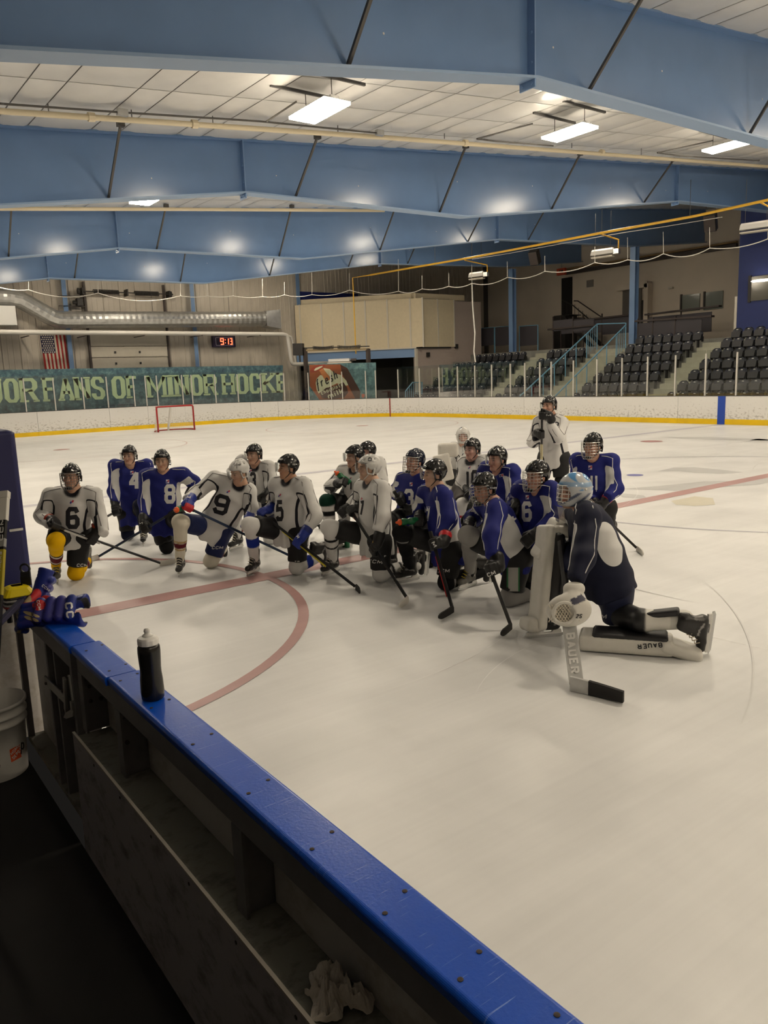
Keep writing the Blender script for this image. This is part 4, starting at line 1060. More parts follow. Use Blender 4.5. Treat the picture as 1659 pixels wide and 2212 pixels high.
for (px, py), x, lab in (((1155, 556), 33.0, 'black loudspeaker hanging under the farthest blue beam'), ((1535, 480), 33.0, 'black loudspeaker hanging near the blue wall')):
    c = at_x(px, py, x); t = thing('loudspeaker', lab, 'speaker', tuple(c), 'hanging loudspeakers')
    f = nrm(np.array((-1, -.35, -.55))); sd = nrm(np.cross(f, (0, 0, 1))); up = np.cross(sd, f)
    MB().obox(c, f, sd, up, .22, .26, .38).build('cabinet', M_black, t, bevel=.02)
    MB().obox(c+f*.225, f, sd, up, .008, .235, .35).build('grille', M_dark2, t)
    for s in (-1, 1): MB().tube([c+sd*s*.2+up*.3, c+sd*s*.2+(0, 0, .95)], .015, 5).build('hanger', M_rod, t)
c = at_x(1213, 587, 41); t = thing('exit_box', 'small orange-red lit sign box hanging under the beams', 'sign', tuple(c))
MB().box(c[0]-.1, c[0]+.1, c[1]-.35, c[1]+.35, c[2]-.22, c[2]+.22).build('case', mat('exit_red', srgb(190, 70, 40), .5), t, bevel=.015)
MB().box(c[0]-.108, c[0]-.1, c[1]-.22, c[1]-.06, c[2]-.08, c[2]+.1).box(c[0]-.108, c[0]-.1, c[1]+.0, c[1]+.1, c[2]-.02, c[2]+.1).build('symbol', M_dark, t)
MB().tube([c+(0, 0, .2), c+(0, 0, 1.2)], .015, 5).build('hanger', M_rod, t)
# netting ropes
nt_ = thing('net_rope', 'white swagged netting rope strung above the far glass', 'rope', tuple(plan_px(861, 629)))
NODES = [(-120, 612), (0, 621), (62, 626), (212, 633), (390, 639), (447.5, 639), (503.5, 639), (567, 641), (614.6, 637), (674, 636.5), (755, 626.7), (861, 629), (911.6, 624), (969.5, 618.6), (1019.6, 612), (1096, 599), (1177, 586), (1285, 567), (1356, 561), (1433, 548), (1533, 536), (1659, 516), (1760, 500)]
SAG = [3, 3, 12, 14, 3, 3, 3, 3, 4, 6, 8, 6, 4, 5, 8, 8, 9, 6, 8, 12, 8, 8]
def rope_pt(px, py): return plan_px(px, py, 6.0)
for (a, b), sg1 in zip(zip(NODES[:-1], NODES[1:]), SAG):
    pts = []
    for i in range(9):
        f = i/8; px = a[0]+(b[0]-a[0])*f; py = a[1]+(b[1]-a[1])*f+sg1*4*f*(1-f); pts.append(rope_pt(px, py))
    MB().tube(pts, .018, 5).build('swag', M_rope, nt_)
for (px, py), top in zip(NODES[1:-1], [0, 595, 600, 610, 600, 605, 603, 610, 575, 590, 560, 595, 590, 572, 565, 553, 533, 513, 501, 491, 500]):
    if top and top < py-5: MB().tube([rope_pt(px, py), rope_pt(px+(py-top)*-.01, top)], .012, 5).build('drop_line', M_rope, nt_)
pts = [rope_pt(px, py) for px, py in ((1019.6, 612), (1021, 660), (1026, 720), (1024, 760), (1027, 782))]
tag(MB().tube(pts, .035, 6).build('hanging_rope', M_rope), 'single white rope hanging down in front of the far seats', 'rope')
tag(MB().tube([rope_pt(px, py) for px, py in ((1020, 560), (1096, 548), (1177, 533), (1286, 513), (1356, 501), (1433, 490), (1560, 469))], .012, 5).build('support_cable', M_rope), 'thin cable holding the netting rope below the yellow pipe', 'cable')
# cream sprinkler pipe, conduit under the roof
for fi, (yy, px) in enumerate(((15.6, ((-60, 236), (0, 240), (830, 297), (1659, 360), (1750, 367))), (24.9, ((-60, 452), (0, 451), (400, 452), (830, 455))))):
    t = thing('sprinkler_pipe', 'long cream sprinkler pipe under the ceiling in front of the second beam' if fi == 0 else 'cream sprinkler pipe under the ceiling in front of the third beam', 'pipe', tuple(at_y(400, px[2][1], yy)), 'sprinkler pipes')
    pts = [at_y(a, b, yy) for a, b in px]
    MB().tube(pts, .055, 8).build('main_run', mat('pipe_cream', srgb(222, 208, 178), .4), t, smooth=True)
    if fi == 0:
        for a, b in ((105, 240), (285, 253), (460, 265), (730, 285), (960, 300), (1235, 320), (1385, 335)):
            p = at_y(a, b, yy); MB().tube([p, (p[0], p[1], zc(p[0], yy)-.05)], .01, 5).build('hanger', M_rod, t)
        for a, b in ((197, 253), (420, 268), (1005, 309), (1300, 329)):
            p = at_y(a, b, yy); d = nrm(pts[2]-pts[1]); MB().tube([p-d*.06, p+d*.06], .085, 8).build('coupling', mat('pipe_cream', srgb(222, 208, 178), .4), t)
cd = thing('conduit', 'thin grey conduit run along the ceiling above the cream pipe', 'conduit', tuple(at_y(300, 240, 15.6)))
MB().tube([at_y(a, b, 15.4) for a, b in ((-40, 219), (0, 224), (250, 242), (560, 262), (820, 288))], .02, 6).build('run', M_rod, cd)
for a, b in ((264, 243), (820, 287)): 
    p = at_y(a, b, 15.4); MB().box(p[0]-.1, p[0]+.1, p[1]-.05, p[1]+.05, p[2]-.06, p[2]+.06).build('junction_box', M_galv, cd)
for pts, lab in ((((640, 215), (575, 263)), 'short conduit left of the upper left ceiling light'), (((1150, 258), (1030, 300), (1070, 305), (1195, 315)), 'bent conduit left of the centre ceiling light'), (((1540, 300), (1420, 330), (1470, 337), (1640, 347)), 'bent conduit left of the right ceiling light')):
    w_ = [at_y(a, b, 14.2) for a, b in pts]
    for p in w_: p[2] = min(p[2], zc(p[0], p[1])-.06)
    tag(MB().tube(w_, .02, 6).build('bent_conduit', M_rod), lab, 'conduit', 'conduits to the ceiling lights')

# ================================================================== goal
gl = thing('hockey_goal', 'red framed hockey goal with white net at the far end', 'goal', (13.5, YG, 0))
M_gr = mat('goal_red', srgb(160, 30, 30), .35)
gpx = [at_z(336.3, 933.5, 0), at_z(426.9, 928.9, 0)]
gy_ = (gpx[0][1]+gpx[1][1])/2; gx0 = gpx[0][0]; gx1 = gpx[1][0]
gz = 1.24*(gx1-gx0)/1.89
MB().tube([(gx0, gy_, 0), (gx0, gy_, gz-.06), (gx0+.03, gy_, gz-.015), (gx0+.09, gy_, gz), (gx1-.09, gy_, gz), (gx1-.03, gy_, gz-.015), (gx1, gy_, gz-.06), (gx1, gy_, 0)], .042, 10).build('front_frame', M_gr, gl, smooth=True)
bk = []
for i in range(13):
    a = math.pi*i/12; bk.append(((gx0+gx1)/2-(gx1-gx0)/2*math.cos(a)*1.06, gy_+1.12*math.sin(a)**.7, .035))
MB().tube([(gx0, gy_, .035)]+bk[1:-1]+[(gx1, gy_, .035)], .03, 8).build('base_frame', M_gr, gl, smooth=True)
bt = [((gx0+gx1)/2-(gx1-gx0)/2*math.cos(math.pi*i/12), gy_+.55*math.sin(math.pi*i/12)**.7, gz) for i in range(13)]
MB().tube(bt, .02, 8).build('top_frame', M_gr, gl, smooth=True)
mid = ((gx0+gx1)/2, gy_)
MB().tube([(mid[0], gy_+.55, gz), (mid[0], gy_+1.12, .03)], .06, 8).build('center_support', mat('goal_pad', (.7, .68, .64), .6), gl)
M_net = mat('net_white', (.72, .70, .66), .7)
mb = MB()
def lp(tb, s):   # net surface between top and base curves
    i = tb*12; k = min(int(i), 11); f = i-k
    T = np.array(bt[k])*(1-f)+np.array(bt[k+1])*f; B = np.array(bk[k])*(1-f)+np.array(bk[k+1])*f
    return T*(1-s)+B*s
for i in range(33): mb.tube([lp(i/32, s) for s in (0, .33, .66, 1)], .0045, 3, cap=False)
for j in range(15): mb.tube([lp(i/16, j/14) for i in range(17)], .0045, 3, cap=False)
for i in range(1, 16):
    x = gx0+(gx1-gx0)*i/16; t_ = np.interp(x, [b[0] for b in bt], range(13))/12
    mb.tube([(x, gy_, gz), lp(t_, 0)], .0045, 3, cap=False)
o = mb.build('net', M_net, gl); o['kind'] = 'stuff'
mb = MB()
for i in range(28):
    a = lp(i/28, .97); b = lp((i+1)/28, .97); mb.add([a, b, b-(0, .0, .10), a-(0, 0, .10)], [(0, 1, 2, 3)])
mb.build('snow_skirt', mat('skirt', (.55, .5, .46), .8), gl)
# ================================================================== signed distance modelling
def sd_cone(P, a, b, r1, r2):
    a = np.asarray(a, float); b = np.asarray(b, float); ba = b-a
    t = np.clip((P-a) @ ba/max(ba @ ba, 1e-9), 0, 1)
    return np.linalg.norm(P-a-t[:, None]*ba, axis=1)-(r1+(r2-r1)*t)
def sd_ell(P, c, fr, r):
    q = (P-np.asarray(c, float)) @ np.asarray(fr).T; r = np.asarray(r, float)
    k0 = np.linalg.norm(q/r, axis=1); k1 = np.linalg.norm(q/(r*r), axis=1)
    return k0*(k0-1)/np.maximum(k1, 1e-6)
def smin(a, b, k):
    h = np.maximum(k-np.abs(a-b), 0)/k; return np.minimum(a, b)-h*h*k*.25
def smax(a, b, k): return -smin(-a, -b, k)
def sdf_mesh(fn, lo, hi, h):
    lo = np.asarray(lo, float)-3*h; hi = np.asarray(hi, float)+3*h
    nb = np.ceil((hi-lo)/(4*h)).astype(int)+1; n = nb*4
    bi = np.stack(np.meshgrid(*[np.arange(k) for k in nb], indexing='ij'), -1).reshape(-1, 3)
    cd = fn(lo+(bi*4+1.5)*h)
    V = np.repeat(np.repeat(np.repeat(np.where(cd < 0, -1., 1.).reshape(nb), 4, 0), 4, 1), 4, 2)
    act = bi[np.abs(cd) < 4*h*1.6+.012]
    sub = np.stack(np.meshgrid(*[np.arange(4)]*3, indexing='ij'), -1).reshape(-1, 3)
    idx = (act[:, None, :]*4+sub[None]).reshape(-1, 3)
    V[idx[:, 0], idx[:, 1], idx[:, 2]] = fn(lo+idx*h)
    S = V < 0
    c8 = [S[dx:n[0]-1+dx, dy:n[1]-1+dy, dz:n[2]-1+dz] for dx in (0, 1) for dy in (0, 1) for dz in (0, 1)]
    cnt = sum(c.astype(np.int8) for c in c8)
    cells = np.argwhere((cnt > 0) & (cnt < 8))
    cid = -np.ones(tuple(n-1), dtype=np.int64); cid[cells[:, 0], cells[:, 1], cells[:, 2]] = np.arange(len(cells))
    acc = np.zeros((len(cells), 3)); num = np.zeros(len(cells))
    for ax in range(3):
        o1, o2 = [(1, 2), (0, 2), (0, 1)][ax]
        for a in (0, 1):
            for b in (0, 1):
                p0 = cells.copy(); p0[:, o1] += a; p0[:, o2] += b; p1 = p0.copy(); p1[:, ax] += 1
                v0 = V[p0[:, 0], p0[:, 1], p0[:, 2]]; v1 = V[p1[:, 0], p1[:, 1], p1[:, 2]]
                m = (v0 < 0) != (v1 < 0); t = np.where(m, v0/np.where(m, v0-v1, 1), 0)
                q = p0.astype(float); q[:, ax] += t; acc += q*m[:, None]; num += m
    verts = lo+(acc/num[:, None])*h
    quads = []
    for ax in range(3):
        o1, o2 = [(1, 2), (2, 0), (0, 1)][ax]
        sl0 = [slice(None)]*3; sl1 = [slice(None)]*3; sl0[ax] = slice(0, n[ax]-1); sl1[ax] = slice(1, n[ax])
        a, b = S[tuple(sl0)], S[tuple(sl1)]
        e = np.argwhere(a != b)
        e = e[(e[:, o1] > 0) & (e[:, o2] > 0) & (e[:, o1] < n[o1]-1) & (e[:, o2] < n[o2]-1)]
        f = a[e[:, 0], e[:, 1], e[:, 2]]
        q = []
        for d1, d2 in ((-1, -1), (0, -1), (0, 0), (-1, 0)):
            c = e.copy(); c[:, o1] += d1; c[:, o2] += d2; q.append(cid[c[:, 0], c[:, 1], c[:, 2]])
        q = np.stack(q, 1); q[~f] = q[~f][:, ::-1]; quads.append(q)
    quads = np.concatenate(quads); quads = quads[(quads >= 0).all(1)]
    return verts, quads
def np_mesh(name, V, F, cols=None):
    me = bpy.data.meshes.new(name); nv, nf, k = len(V), len(F), F.shape[1]
    me.vertices.add(nv); me.vertices.foreach_set('co', np.ascontiguousarray(V, dtype=np.float32).ravel())
    me.loops.add(nf*k); me.loops.foreach_set('vertex_index', F.astype(np.int32).ravel())
    me.polygons.add(nf); me.polygons.foreach_set('loop_start', np.arange(0, nf*k, k, dtype=np.int32))
    me.polygons.foreach_set('use_smooth', np.ones(nf, dtype=bool))
    me.update(calc_edges=True); me.validate()
    if cols is not None:
        at = me.color_attributes.new('Col', 'FLOAT_COLOR', 'POINT')
        c4 = np.ones((nv, 4), dtype=np.float32); c4[:, :3] = cols; at.data.foreach_set('color', c4.ravel())
    return me
def sstep(a, b, x):
    t = np.clip((x-a)/(b-a), 0, 1); return t*t*(3-2*t)
def cmix(A, B, t): return A*(1-t[:, None])+np.asarray(B)[None]*t[:, None]

M_cloth = mat('jersey_cloth', (.5, .5, .5), .72, attr='Col', bump=.15, bscale=260., spec=.25)
M_skin = mat('skin', (.5, .3, .2), .5, attr='Col', spec=.35)
M_pantm = mat('pants_cloth', (.02, .02, .02), .6, attr='Col', spec=.3)
M_sockm = mat('sock_knit', (.5, .5, .5), .8, attr='Col', spec=.15)
M_glovem = mat('glove_leather', (.1, .1, .1), .45, attr='Col', spec=.4)
M_visor = glass_mat('visor_clear', (.975, .98, .975), .03, .03)
M_wire = mat('cage_wire', (.30, .29, .28), .35, metal=.7)
M_wirew = mat('cage_wire_white', (.75, .74, .72), .4)
M_blade = mat('skate_steel', (.6, .6, .6), .25, metal=.9)
M_holder = mat('skate_holder', (.72, .71, .68), .4)
M_boot = mat('skate_boot', (.014, .013, .013), .4, attr='Col')
M_lace = mat('skate_lace', (.62, .56, .46), .8)
M_tapeb = mat('tape_black', (.015, .014, .014), .8)
M_tapew = mat('tape_white', (.62, .60, .55), .8)
WHT = np.array((.68, .675, .665)); INK = np.array((.011, .011, .017)); BLU = np.array(srgb(30, 37, 112)); NVY = np.array(srgb(22, 26, 48)); BLK = np.array((.010, .010, .011)); GRY = np.array((.36, .35, .34))
HUP = np.array((0, 0, 1.0))
TC = nrm(-CF*np.array((1, 1, 0))); IL = nrm(-CR*np.array((1, 1, 0)))
def facing(phi):
    a = math.radians(phi); return nrm(math.cos(a)*TC+math.sin(a)*IL)

KNEEL = dict(hip=(0, 0, .56), hpL=(0, .11, .55), hpR=(0, -.11, .55), neck=(.05, 0, 1.06), head=(.10, 0, 1.23), shL=(.04, .2, .99), shR=(.04, -.2, .99),
             elL=(.10, .30, .76), elR=(.10, -.30, .76), wrL=(.30, .20, .64), wrR=(.30, -.20, .64), knU=(.44, 1, .56), anU=(.42, 1, .18), toU=(.60, 1, .04), knD=(.03, -1, .09), anD=(-.38, -1, .13), toD=(-.46, -1, .03))
STAND = dict(hip=(0, 0, 1.02), hpL=(0, .11, 1.0), hpR=(0, -.11, 1.0), neck=(.06, 0, 1.54), head=(.13, 0, 1.70), shL=(.05, .2, 1.47), shR=(.05, -.2, 1.47),
             elL=(.16, .27, 1.22), elR=(.16, -.27, 1.22), wrL=(.33, .1, 1.3), wrR=(.33, -.1, 1.3), knU=(.06, 1.2, .58), anU=(-.02, 1.4, .18), toU=(.17, 1.4, .04), knD=(.06, -1.2, .58), anD=(-.02, -1.4, .18), toD=(.17, -1.4, .04))
HEAD_S = .95

def decal(name, bvh, quads2d, m, parent, lift=.004):
    """lay flat print on a surface: 2d points are pixels, looked up on the surface itself"""
    mb = MB(); cache = {}
    def hit(p):
        k = (round(p[0], 2), round(p[1], 2))
        if k not in cache:
            d = nrm(ray(*p)); loc, no, _, _ = bvh.ray_cast(Vector(CAM), Vector(d))
            cache[k] = None if loc is None else np.array(loc)-d*lift
        return cache[k]
    for q in quads2d:
        h = [hit(p) for p in q]
        if any(x is None for x in h): continue
        if max(np.linalg.norm(h[i]-h[0]) for i in (1, 2, 3)) > .12: continue
        mb.add(h, [(0, 1, 2, 3)])
    if not mb.f: return None
    return mb.build(name, m, parent)
def px_text(txt, cx, cy, w, h, t=None, rot=0., slant=0., tx=None, gap=.28, step=2.2):
    n = len(txt); wc = w/(n+gap*(n-1)) if '1' not in txt else w/(n*.8)
    t = t or h*.2; tx = tx or min(t, wc*.32)
    qs = text_quads(txt, h, wc, t, gap, step, slant, tx)
    c, s = math.cos(math.radians(rot)), math.sin(math.radians(rot))
    return [[(cx+p[0]*c-p[1]*s, cy-(p[0]*s+p[1]*c)) for p in q] for q in qs]
def px_box(cx, cy, w, h, rot=0., n=2):
    c, s = math.cos(math.radians(rot)), math.sin(math.radians(rot)); out = []
    for i in range(n):
        for j in range(n):
            q = [(-w/2+w*(i+a)/n, -h/2+h*(j+b)/n) for a, b in ((0, 0), (1, 0), (1, 1), (0, 1))]
            out.append([(cx+x*c-y*s, cy-(x*s+y*c)) for x, y in q])
    return out

def jersey_mat(style):
    nm = 'jersey_'+style
    if nm in MATS: return MATS[nm]
    m = mat(nm, (.5, .5, .5), .72, attr='Col', bump=.15, bscale=260., spec=.25)
    if style == 'plain': return m
    nt = m.node_tree; N = nt.nodes; L = nt.links; b = N['Principled BSDF']
    src = b.inputs['Base Color'].links[0].from_socket
    a = N.new('ShaderNodeAttribute'); a.attribute_name = 'pan'
    mr = N.new('ShaderNodeMapRange'); mr.inputs['From Min'].default_value = 0.; mr.inputs['From Max'].default_value = .025; L.new(a.outputs['Fac'], mr.inputs['Value']); fac = mr.outputs['Result']
    if style == 'white':
        m2 = N.new('ShaderNodeMapRange'); m2.inputs['From Min'].default_value = .26; m2.inputs['From Max'].default_value = .285; m2.inputs['To Min'].default_value = 1.; m2.inputs['To Max'].default_value = 0.
        L.new(a.outputs['Fac'], m2.inputs['Value']); mu = N.new('ShaderNodeMath'); mu.operation = 'MULTIPLY'; L.new(fac, mu.inputs[0]); L.new(m2.outputs['Result'], mu.inputs[1]); fac = mu.outputs[0]
    mx = N.new('ShaderNodeMixRGB'); mx.inputs[2].default_value = (*(INK if style == 'white' else WHT), 1); L.new(fac, mx.inputs[0]); L.new(src, mx.inputs[1]); L.new(mx.outputs[0], b.inputs['Base Color'])
    return m
class Player:
    def __init__(s, **k):
        s.__dict__.update(dict(style='white', helmet='black', face='visor', phi=0, hphi=None, hpitch=0, up='R', k=1., j={}, knee=None, head=None, base=KNEEL, h=.0135, pants=BLK, sock=None, glove=(BLK, BLK), num=None, text=[], crest=None, boot='black', hide=(), skin=(.60, .36, .25), hair=(.05, .03, .02), chestk=1., goalie=False, glovemode={}))
        s.__dict__.update(k)
        if s.hphi is None: s.hphi = s.phi
        s.joints(); s.build()
    def joints(s):
        s.F = facing(s.phi); s.L = np.cross(HUP, s.F); sg = 1. if s.up == 'L' else -1.
        loc = {}
        for n, (f, l, z) in s.base.items():
            if n[-1] in 'UD' and n[:2] in ('kn', 'an', 'to'): l = l*.13*sg*1.0
            loc[n] = s.k*(f*s.F+l*s.L+z*HUP)
        s.sg = sg
        if s.knee: root = at_z(*s.knee, .09)-loc['knD']; root[2] = 0
        else: root = at_z(s.head[0], s.head[1], s.head[2])-loc['head']; root[2] = 0
        J = {n: root+v for n, v in loc.items()}; s.root = root
        order = ['hip', 'neck', 'head', 'shL', 'shR', 'elL', 'elR', 'wrL', 'wrR', 'hpL', 'hpR', 'knU', 'anU', 'toU', 'knD', 'anD', 'toD']
        kids = dict(head=['neck'], hip=['hpL', 'hpR'], shL=['elL', 'wrL'], shR=['elR', 'wrR'], elL=['wrL'], elR=['wrR'], neck=['shL', 'shR', 'elL', 'elR', 'wrL', 'wrR'], anU=['toU'], anD=['toD'])
        ov = dict(s.j)
        if s.knee and s.head and 'head' not in ov: ov['head'] = s.head[:2]
        if 'head' in ov:
            order.remove('head'); order.insert(0, 'head')
        for n in order:
            if n in ov:
                o = ov[n]
                if n in ('toU', 'anU') and len(o) == 3 and o[2] == 'g': q = at_z(o[0], o[1], .05 if n == 'toU' else .18)
                else: q = at_depth(o[0], o[1], depth_of(J[n])+(o[2] if len(o) > 2 else 0))
                d = q-J[n]; J[n] = q
                todo = list(kids.get(n, []))
                if n == 'head': todo = ['neck', 'shL', 'shR', 'elL', 'elR', 'wrL', 'wrR']
                for c in todo: J[c] = J[c]+d
        s.J = J
        sp_ = getattr(s, 'stickpx', None)
        if sp_:
            A = at_depth(sp_['a'][0], sp_['a'][1], depth_of(J[sp_['a'][2]])+(sp_['a'][3] if len(sp_['a']) > 3 else -.06))
            s.stick = (A, at_z(*sp_['h'], .0))
    def build(s):
        J = s.J; t = thing('person', s.label, 'person', tuple(np.round(np.array((J['hip'][0], J['hip'][1], 0.)), 3)), s.group)
        s.t = t
        # ---- torso frame
        hip, neck = J['hip'], J['neck']; ln = np.linalg.norm(neck-hip); Ut = (neck-hip)/ln
        Lt = J['shL']-J['shR']; Lt = nrm(Lt-Ut*(Lt @ Ut)); Ft = np.cross(Lt, Ut)
        ck = s.chestk
        vx = np.array((-.42, -.15, .1, .45, .75, .93, 1.04)); rx = np.array((.225, .225, .22, .215, .20, .155, .085))*s.k*ck; ry = np.array((.175, .175, .17, .165, .15, .115, .075))*s.k*ck
        def torso(P, grow=0., v0=getattr(s, 'hem', -.30), v1=1.02):
            q = P-hip; v = q @ Ut/ln; u = q @ Lt; w = q @ Ft
            a = np.interp(v, vx, rx)+grow; b = np.interp(v, vx, ry)+grow
            k0 = np.sqrt((u/a)**2+(w/b)**2); d = (k0-1)*np.minimum(a, b)
            return smax(smax(d, (v0-v)*ln, .02), (v-v1)*ln, .05)
        # ---- arms
        arms = []
        for c in 'LR': arms.append((J['sh'+c], J['el'+c], J['wr'+c], 1. if c == 'L' else -1.))
        kk = s.k
        def sleeve(P, A, g=0.):
            sh, el, wr, sgn = A
            d = smin(sd_cone(P, sh, el, .092*kk+g, .082*kk+g), sd_cone(P, el, el+(wr-el)*.93, .080*kk+g, .060*kk+g), .05)
            ax = nrm(wr-el); cut = (P-(el+(wr-el)*.86)) @ ax
            return smax(d, np.where(np.linalg.norm(P-wr, axis=1) < .25, cut, -1.), .015)
        ph = RNG.uniform(0, 6.28, 8); dirs = RNG.normal(size=(8, 3)); dirs /= np.linalg.norm(dirs, axis=1)[:, None]
        def folds(P):
            f = np.zeros(len(P))
            for i in range(6):
                f += np.sin(P @ dirs[i]*(16+7*i)+ph[i]+1.6*np.sin(P @ dirs[(i+2) % 8]*9+ph[i+1]))
            return f*.0021
        hang = RNG.uniform(0, 6)
        def jersey(P):
            d = torso(P)
            for A in arms:
                d = smin(d, sd_cone(P, A[0], A[0]+(neck-A[0])*.5, .10*kk, .09*kk), .07)
                d = smin(d, sleeve(P, A), .035)
            # neck hole
            d = smax(d, -sd_cone(P, neck-Ut*.0+Ft*.01, neck+Ut*.2+Ft*.06, .062*kk, .085*kk), .012)
            q = P-hip; v = q @ Ut/ln
            hem = np.clip(-(v-.25), 0, 1)*.018*np.sin(np.arctan2(q @ Lt, q @ Ft)*7+hang)
            return d+folds(P)-hem
        pts = np.array([hip-Ut*.35*ln, neck+Ut*.1, hip+Lt*.27-Ut*.35*ln, hip-Lt*.27-Ut*.35*ln, hip+Ft*.22, hip-Ft*.22]+[p for A in arms for p in A[:3]])
        V, Q = sdf_mesh(jersey, pts.min(0)-.16, pts.max(0)+.16, s.h)
        # colour pattern
        q = V-hip; v = q @ Ut/ln; u = q @ Lt; w = q @ Ft
        dt = torso(V); base = {'white': WHT, 'blue': BLU, 'navy': NVY, 'plain': WHT}[s.style]
        C = np.tile(base, (len(V), 1))
        pan = np.full(len(V), -1.); pip = np.zeros(len(V))
        for A in arms:
            sgn = A[3]
            th = np.degrees(np.arctan2(sgn*u/np.interp(v, vx, rx), w/np.interp(v, vx, ry)))
            p_t = (1-np.abs((th-(90 if s.style != 'navy' else 112))/(40. if s.style != 'navy' else 34.))**2.2-np.abs((v-(.40 if s.style != 'navy' else .58))/(.48 if s.style != 'navy' else .26))**2.2)*.55; p_t = np.where((v < .9) & (v > -.5), p_t, -1)
            da = sleeve(V, A)
            sh, el, wr, _ = A
            ba = el-sh; t1 = (V-sh) @ ba/(ba @ ba); bb = wr-el; t2 = (V-el) @ bb/(bb @ bb)
            up_ = np.linalg.norm(V-sh-np.clip(t1, 0, 1)[:, None]*ba, axis=1) <= np.linalg.norm(V-el-np.clip(t2, 0, 1)[:, None]*bb, axis=1)
            axd = np.where(up_[:, None], nrm(ba), nrm(bb)); org = np.where(up_[:, None], sh, el)
            rad = V-org; rad = rad-axd*(rad*axd).sum(1)[:, None]; rad /= np.maximum(np.linalg.norm(rad, axis=1), 1e-6)[:, None]
            tt = np.where(up_, np.clip(t1, 0, 1)*.55, .55+np.clip(t2, 0, 1)*.45)
            din = nrm(-sgn*Lt*.75+Ft*.65); din = din-axd*(axd @ din)[:, None]; din /= np.maximum(np.linalg.norm(din, axis=1), 1e-6)[:, None]
            ca = (rad*din).sum(1)
            p_a = ca-(.25+1.1*np.maximum(0, tt-.25)+7*np.maximum(0, .17-tt))
            isarm = (da < dt-.006) & (tt > .05)
            wa = sstep(-.012, .022, dt-da); own = (sgn*u > -.02) | (wa > .02)
            pan = np.where(own, np.maximum(pan, p_t*(1-wa)+p_a*wa), pan)
            do = nrm(sgn*Lt*.55+Ft*.75); do = do-axd*(axd @ do)[:, None]; do /= np.maximum(np.linalg.norm(do, axis=1), 1e-6)[:, None]
            sid = np.cross(axd, do); so = np.abs((rad*sid).sum(1))*.08
            pl = np.where(isarm & ((rad*do).sum(1) > 0) & (tt < .9), 1-sstep(.005, .011, so), 0)
            pip = np.maximum(pip, pl)
        pl = np.where((v > .80) & (np.abs(u) > .07), 1-sstep(.006, .012, np.abs(w-.055-.10*(1-v))), 0); pip = np.maximum(pip, pl)
        # collar
        cd = np.linalg.norm(q-(neck-hip)-Ut*.0, axis=1)
        if s.style in ('white',): C = cmix(C, INK, (1-sstep(.098, .122, np.linalg.norm((V-neck-Ft*.02)*1., axis=1)))*sstep(.88, .93, v))
        jm = np_mesh('jersey', V, Q, C); jm.attributes.new('pan', 'FLOAT', 'POINT').data.foreach_set('value', pan.astype(np.float32)); jo = link('jersey', jm, jersey_mat(s.style), t)
        if s.style != 'plain': jo['label'] = {'white': 'white practice jersey with black side piping', 'blue': 'royal blue practice jersey with white side panels', 'navy': 'dark navy goalie jersey with white panels'}[s.style]
        bv = BVHTree.FromPolygons([Vector(x) for x in V.tolist()], Q.tolist())
        s.bvh = {'jersey': bv}
        if s.style != 'plain':
            pm_ = mat('pipe_trim_'+s.style, tuple(WHT) if s.style != 'white' else (.20, .19, .19), .7)
            for sh, el, wr, sgn in arms:
                ax_ = [neck+(sh-neck)*.42+Ut*.02, neck+(sh-neck)*.75, sh, sh+(el-sh)*.33, sh+(el-sh)*.66, el, el+(wr-el)*.4, el+(wr-el)*.75]
                dn = []
                for fo in ((.75, .25), (-.55, .55)):
                    run = []
                    for i, p in enumerate(ax_):
                        tg = nrm(ax_[min(i+1, 7)]-ax_[max(i-1, 0)]); o_ = nrm(Ft*fo[0]+sgn*Lt*fo[1]+Ut*(.9 if i < 3 else .1)); o_ = nrm(o_-tg*(o_ @ tg))
                        loc, _, _, _ = bv.ray_cast(Vector(p+o_*.28), Vector(-o_), .40)
                        if loc is not None: run.append(np.array(loc)+o_*.0025)
                    if len(run) > 4:
                        fine = []
                        for a_, b_ in zip(run[:-1], run[1:]):
                            for f_ in (0, .33, .66):
                                m_ = a_+(b_-a_)*f_; fine.append(m_)
                        MB().tube(fine, .0045, 5).build('piping', pm_, t)
        ink = mat('number_ink', tuple(INK), .7); wnk = mat('number_white', tuple(WHT), .7)
        if s.num:
            decal('jersey_number', bv, px_text(*s.num[:5], **(s.num[5] if len(s.num) > 5 else {})), ink if s.style in ('white', 'plain') else wnk, t)
        if s.crest:
            cx, cy, w_, h_ = s.crest[:4]; rot = s.crest[4] if len(s.crest) > 4 else 0
            c = decal('crest', bv, px_box(cx, cy, w_, h_, rot), mat('crest_white', (.62, .60, .62), .6), t, .004)
            if c is not None:
                cl = Vector(c.location)
                for nm, dx, dy, ww, hh, m in (('red', .22, .1, .4, .55, mat('crest_red', srgb(190, 50, 70), .6)), ('blue', -.22, -.15, .4, .5, mat('crest_blue', srgb(50, 60, 140), .6))):
                    e = decal('crest_'+nm, bv, px_box(cx+dx*w_, cy-dy*h_, w_*ww, h_*hh, rot-35, 1), m, t, .006)
        # ---- legs
        sd = 'L' if s.up == 'L' else 'R'; od = 'R' if s.up == 'L' else 'L'
        legs = [(J['hp'+sd], J['knU'], J['anU'], J['toU']), (J['hp'+od], J['knD'], J['anD'], J['toD'])]
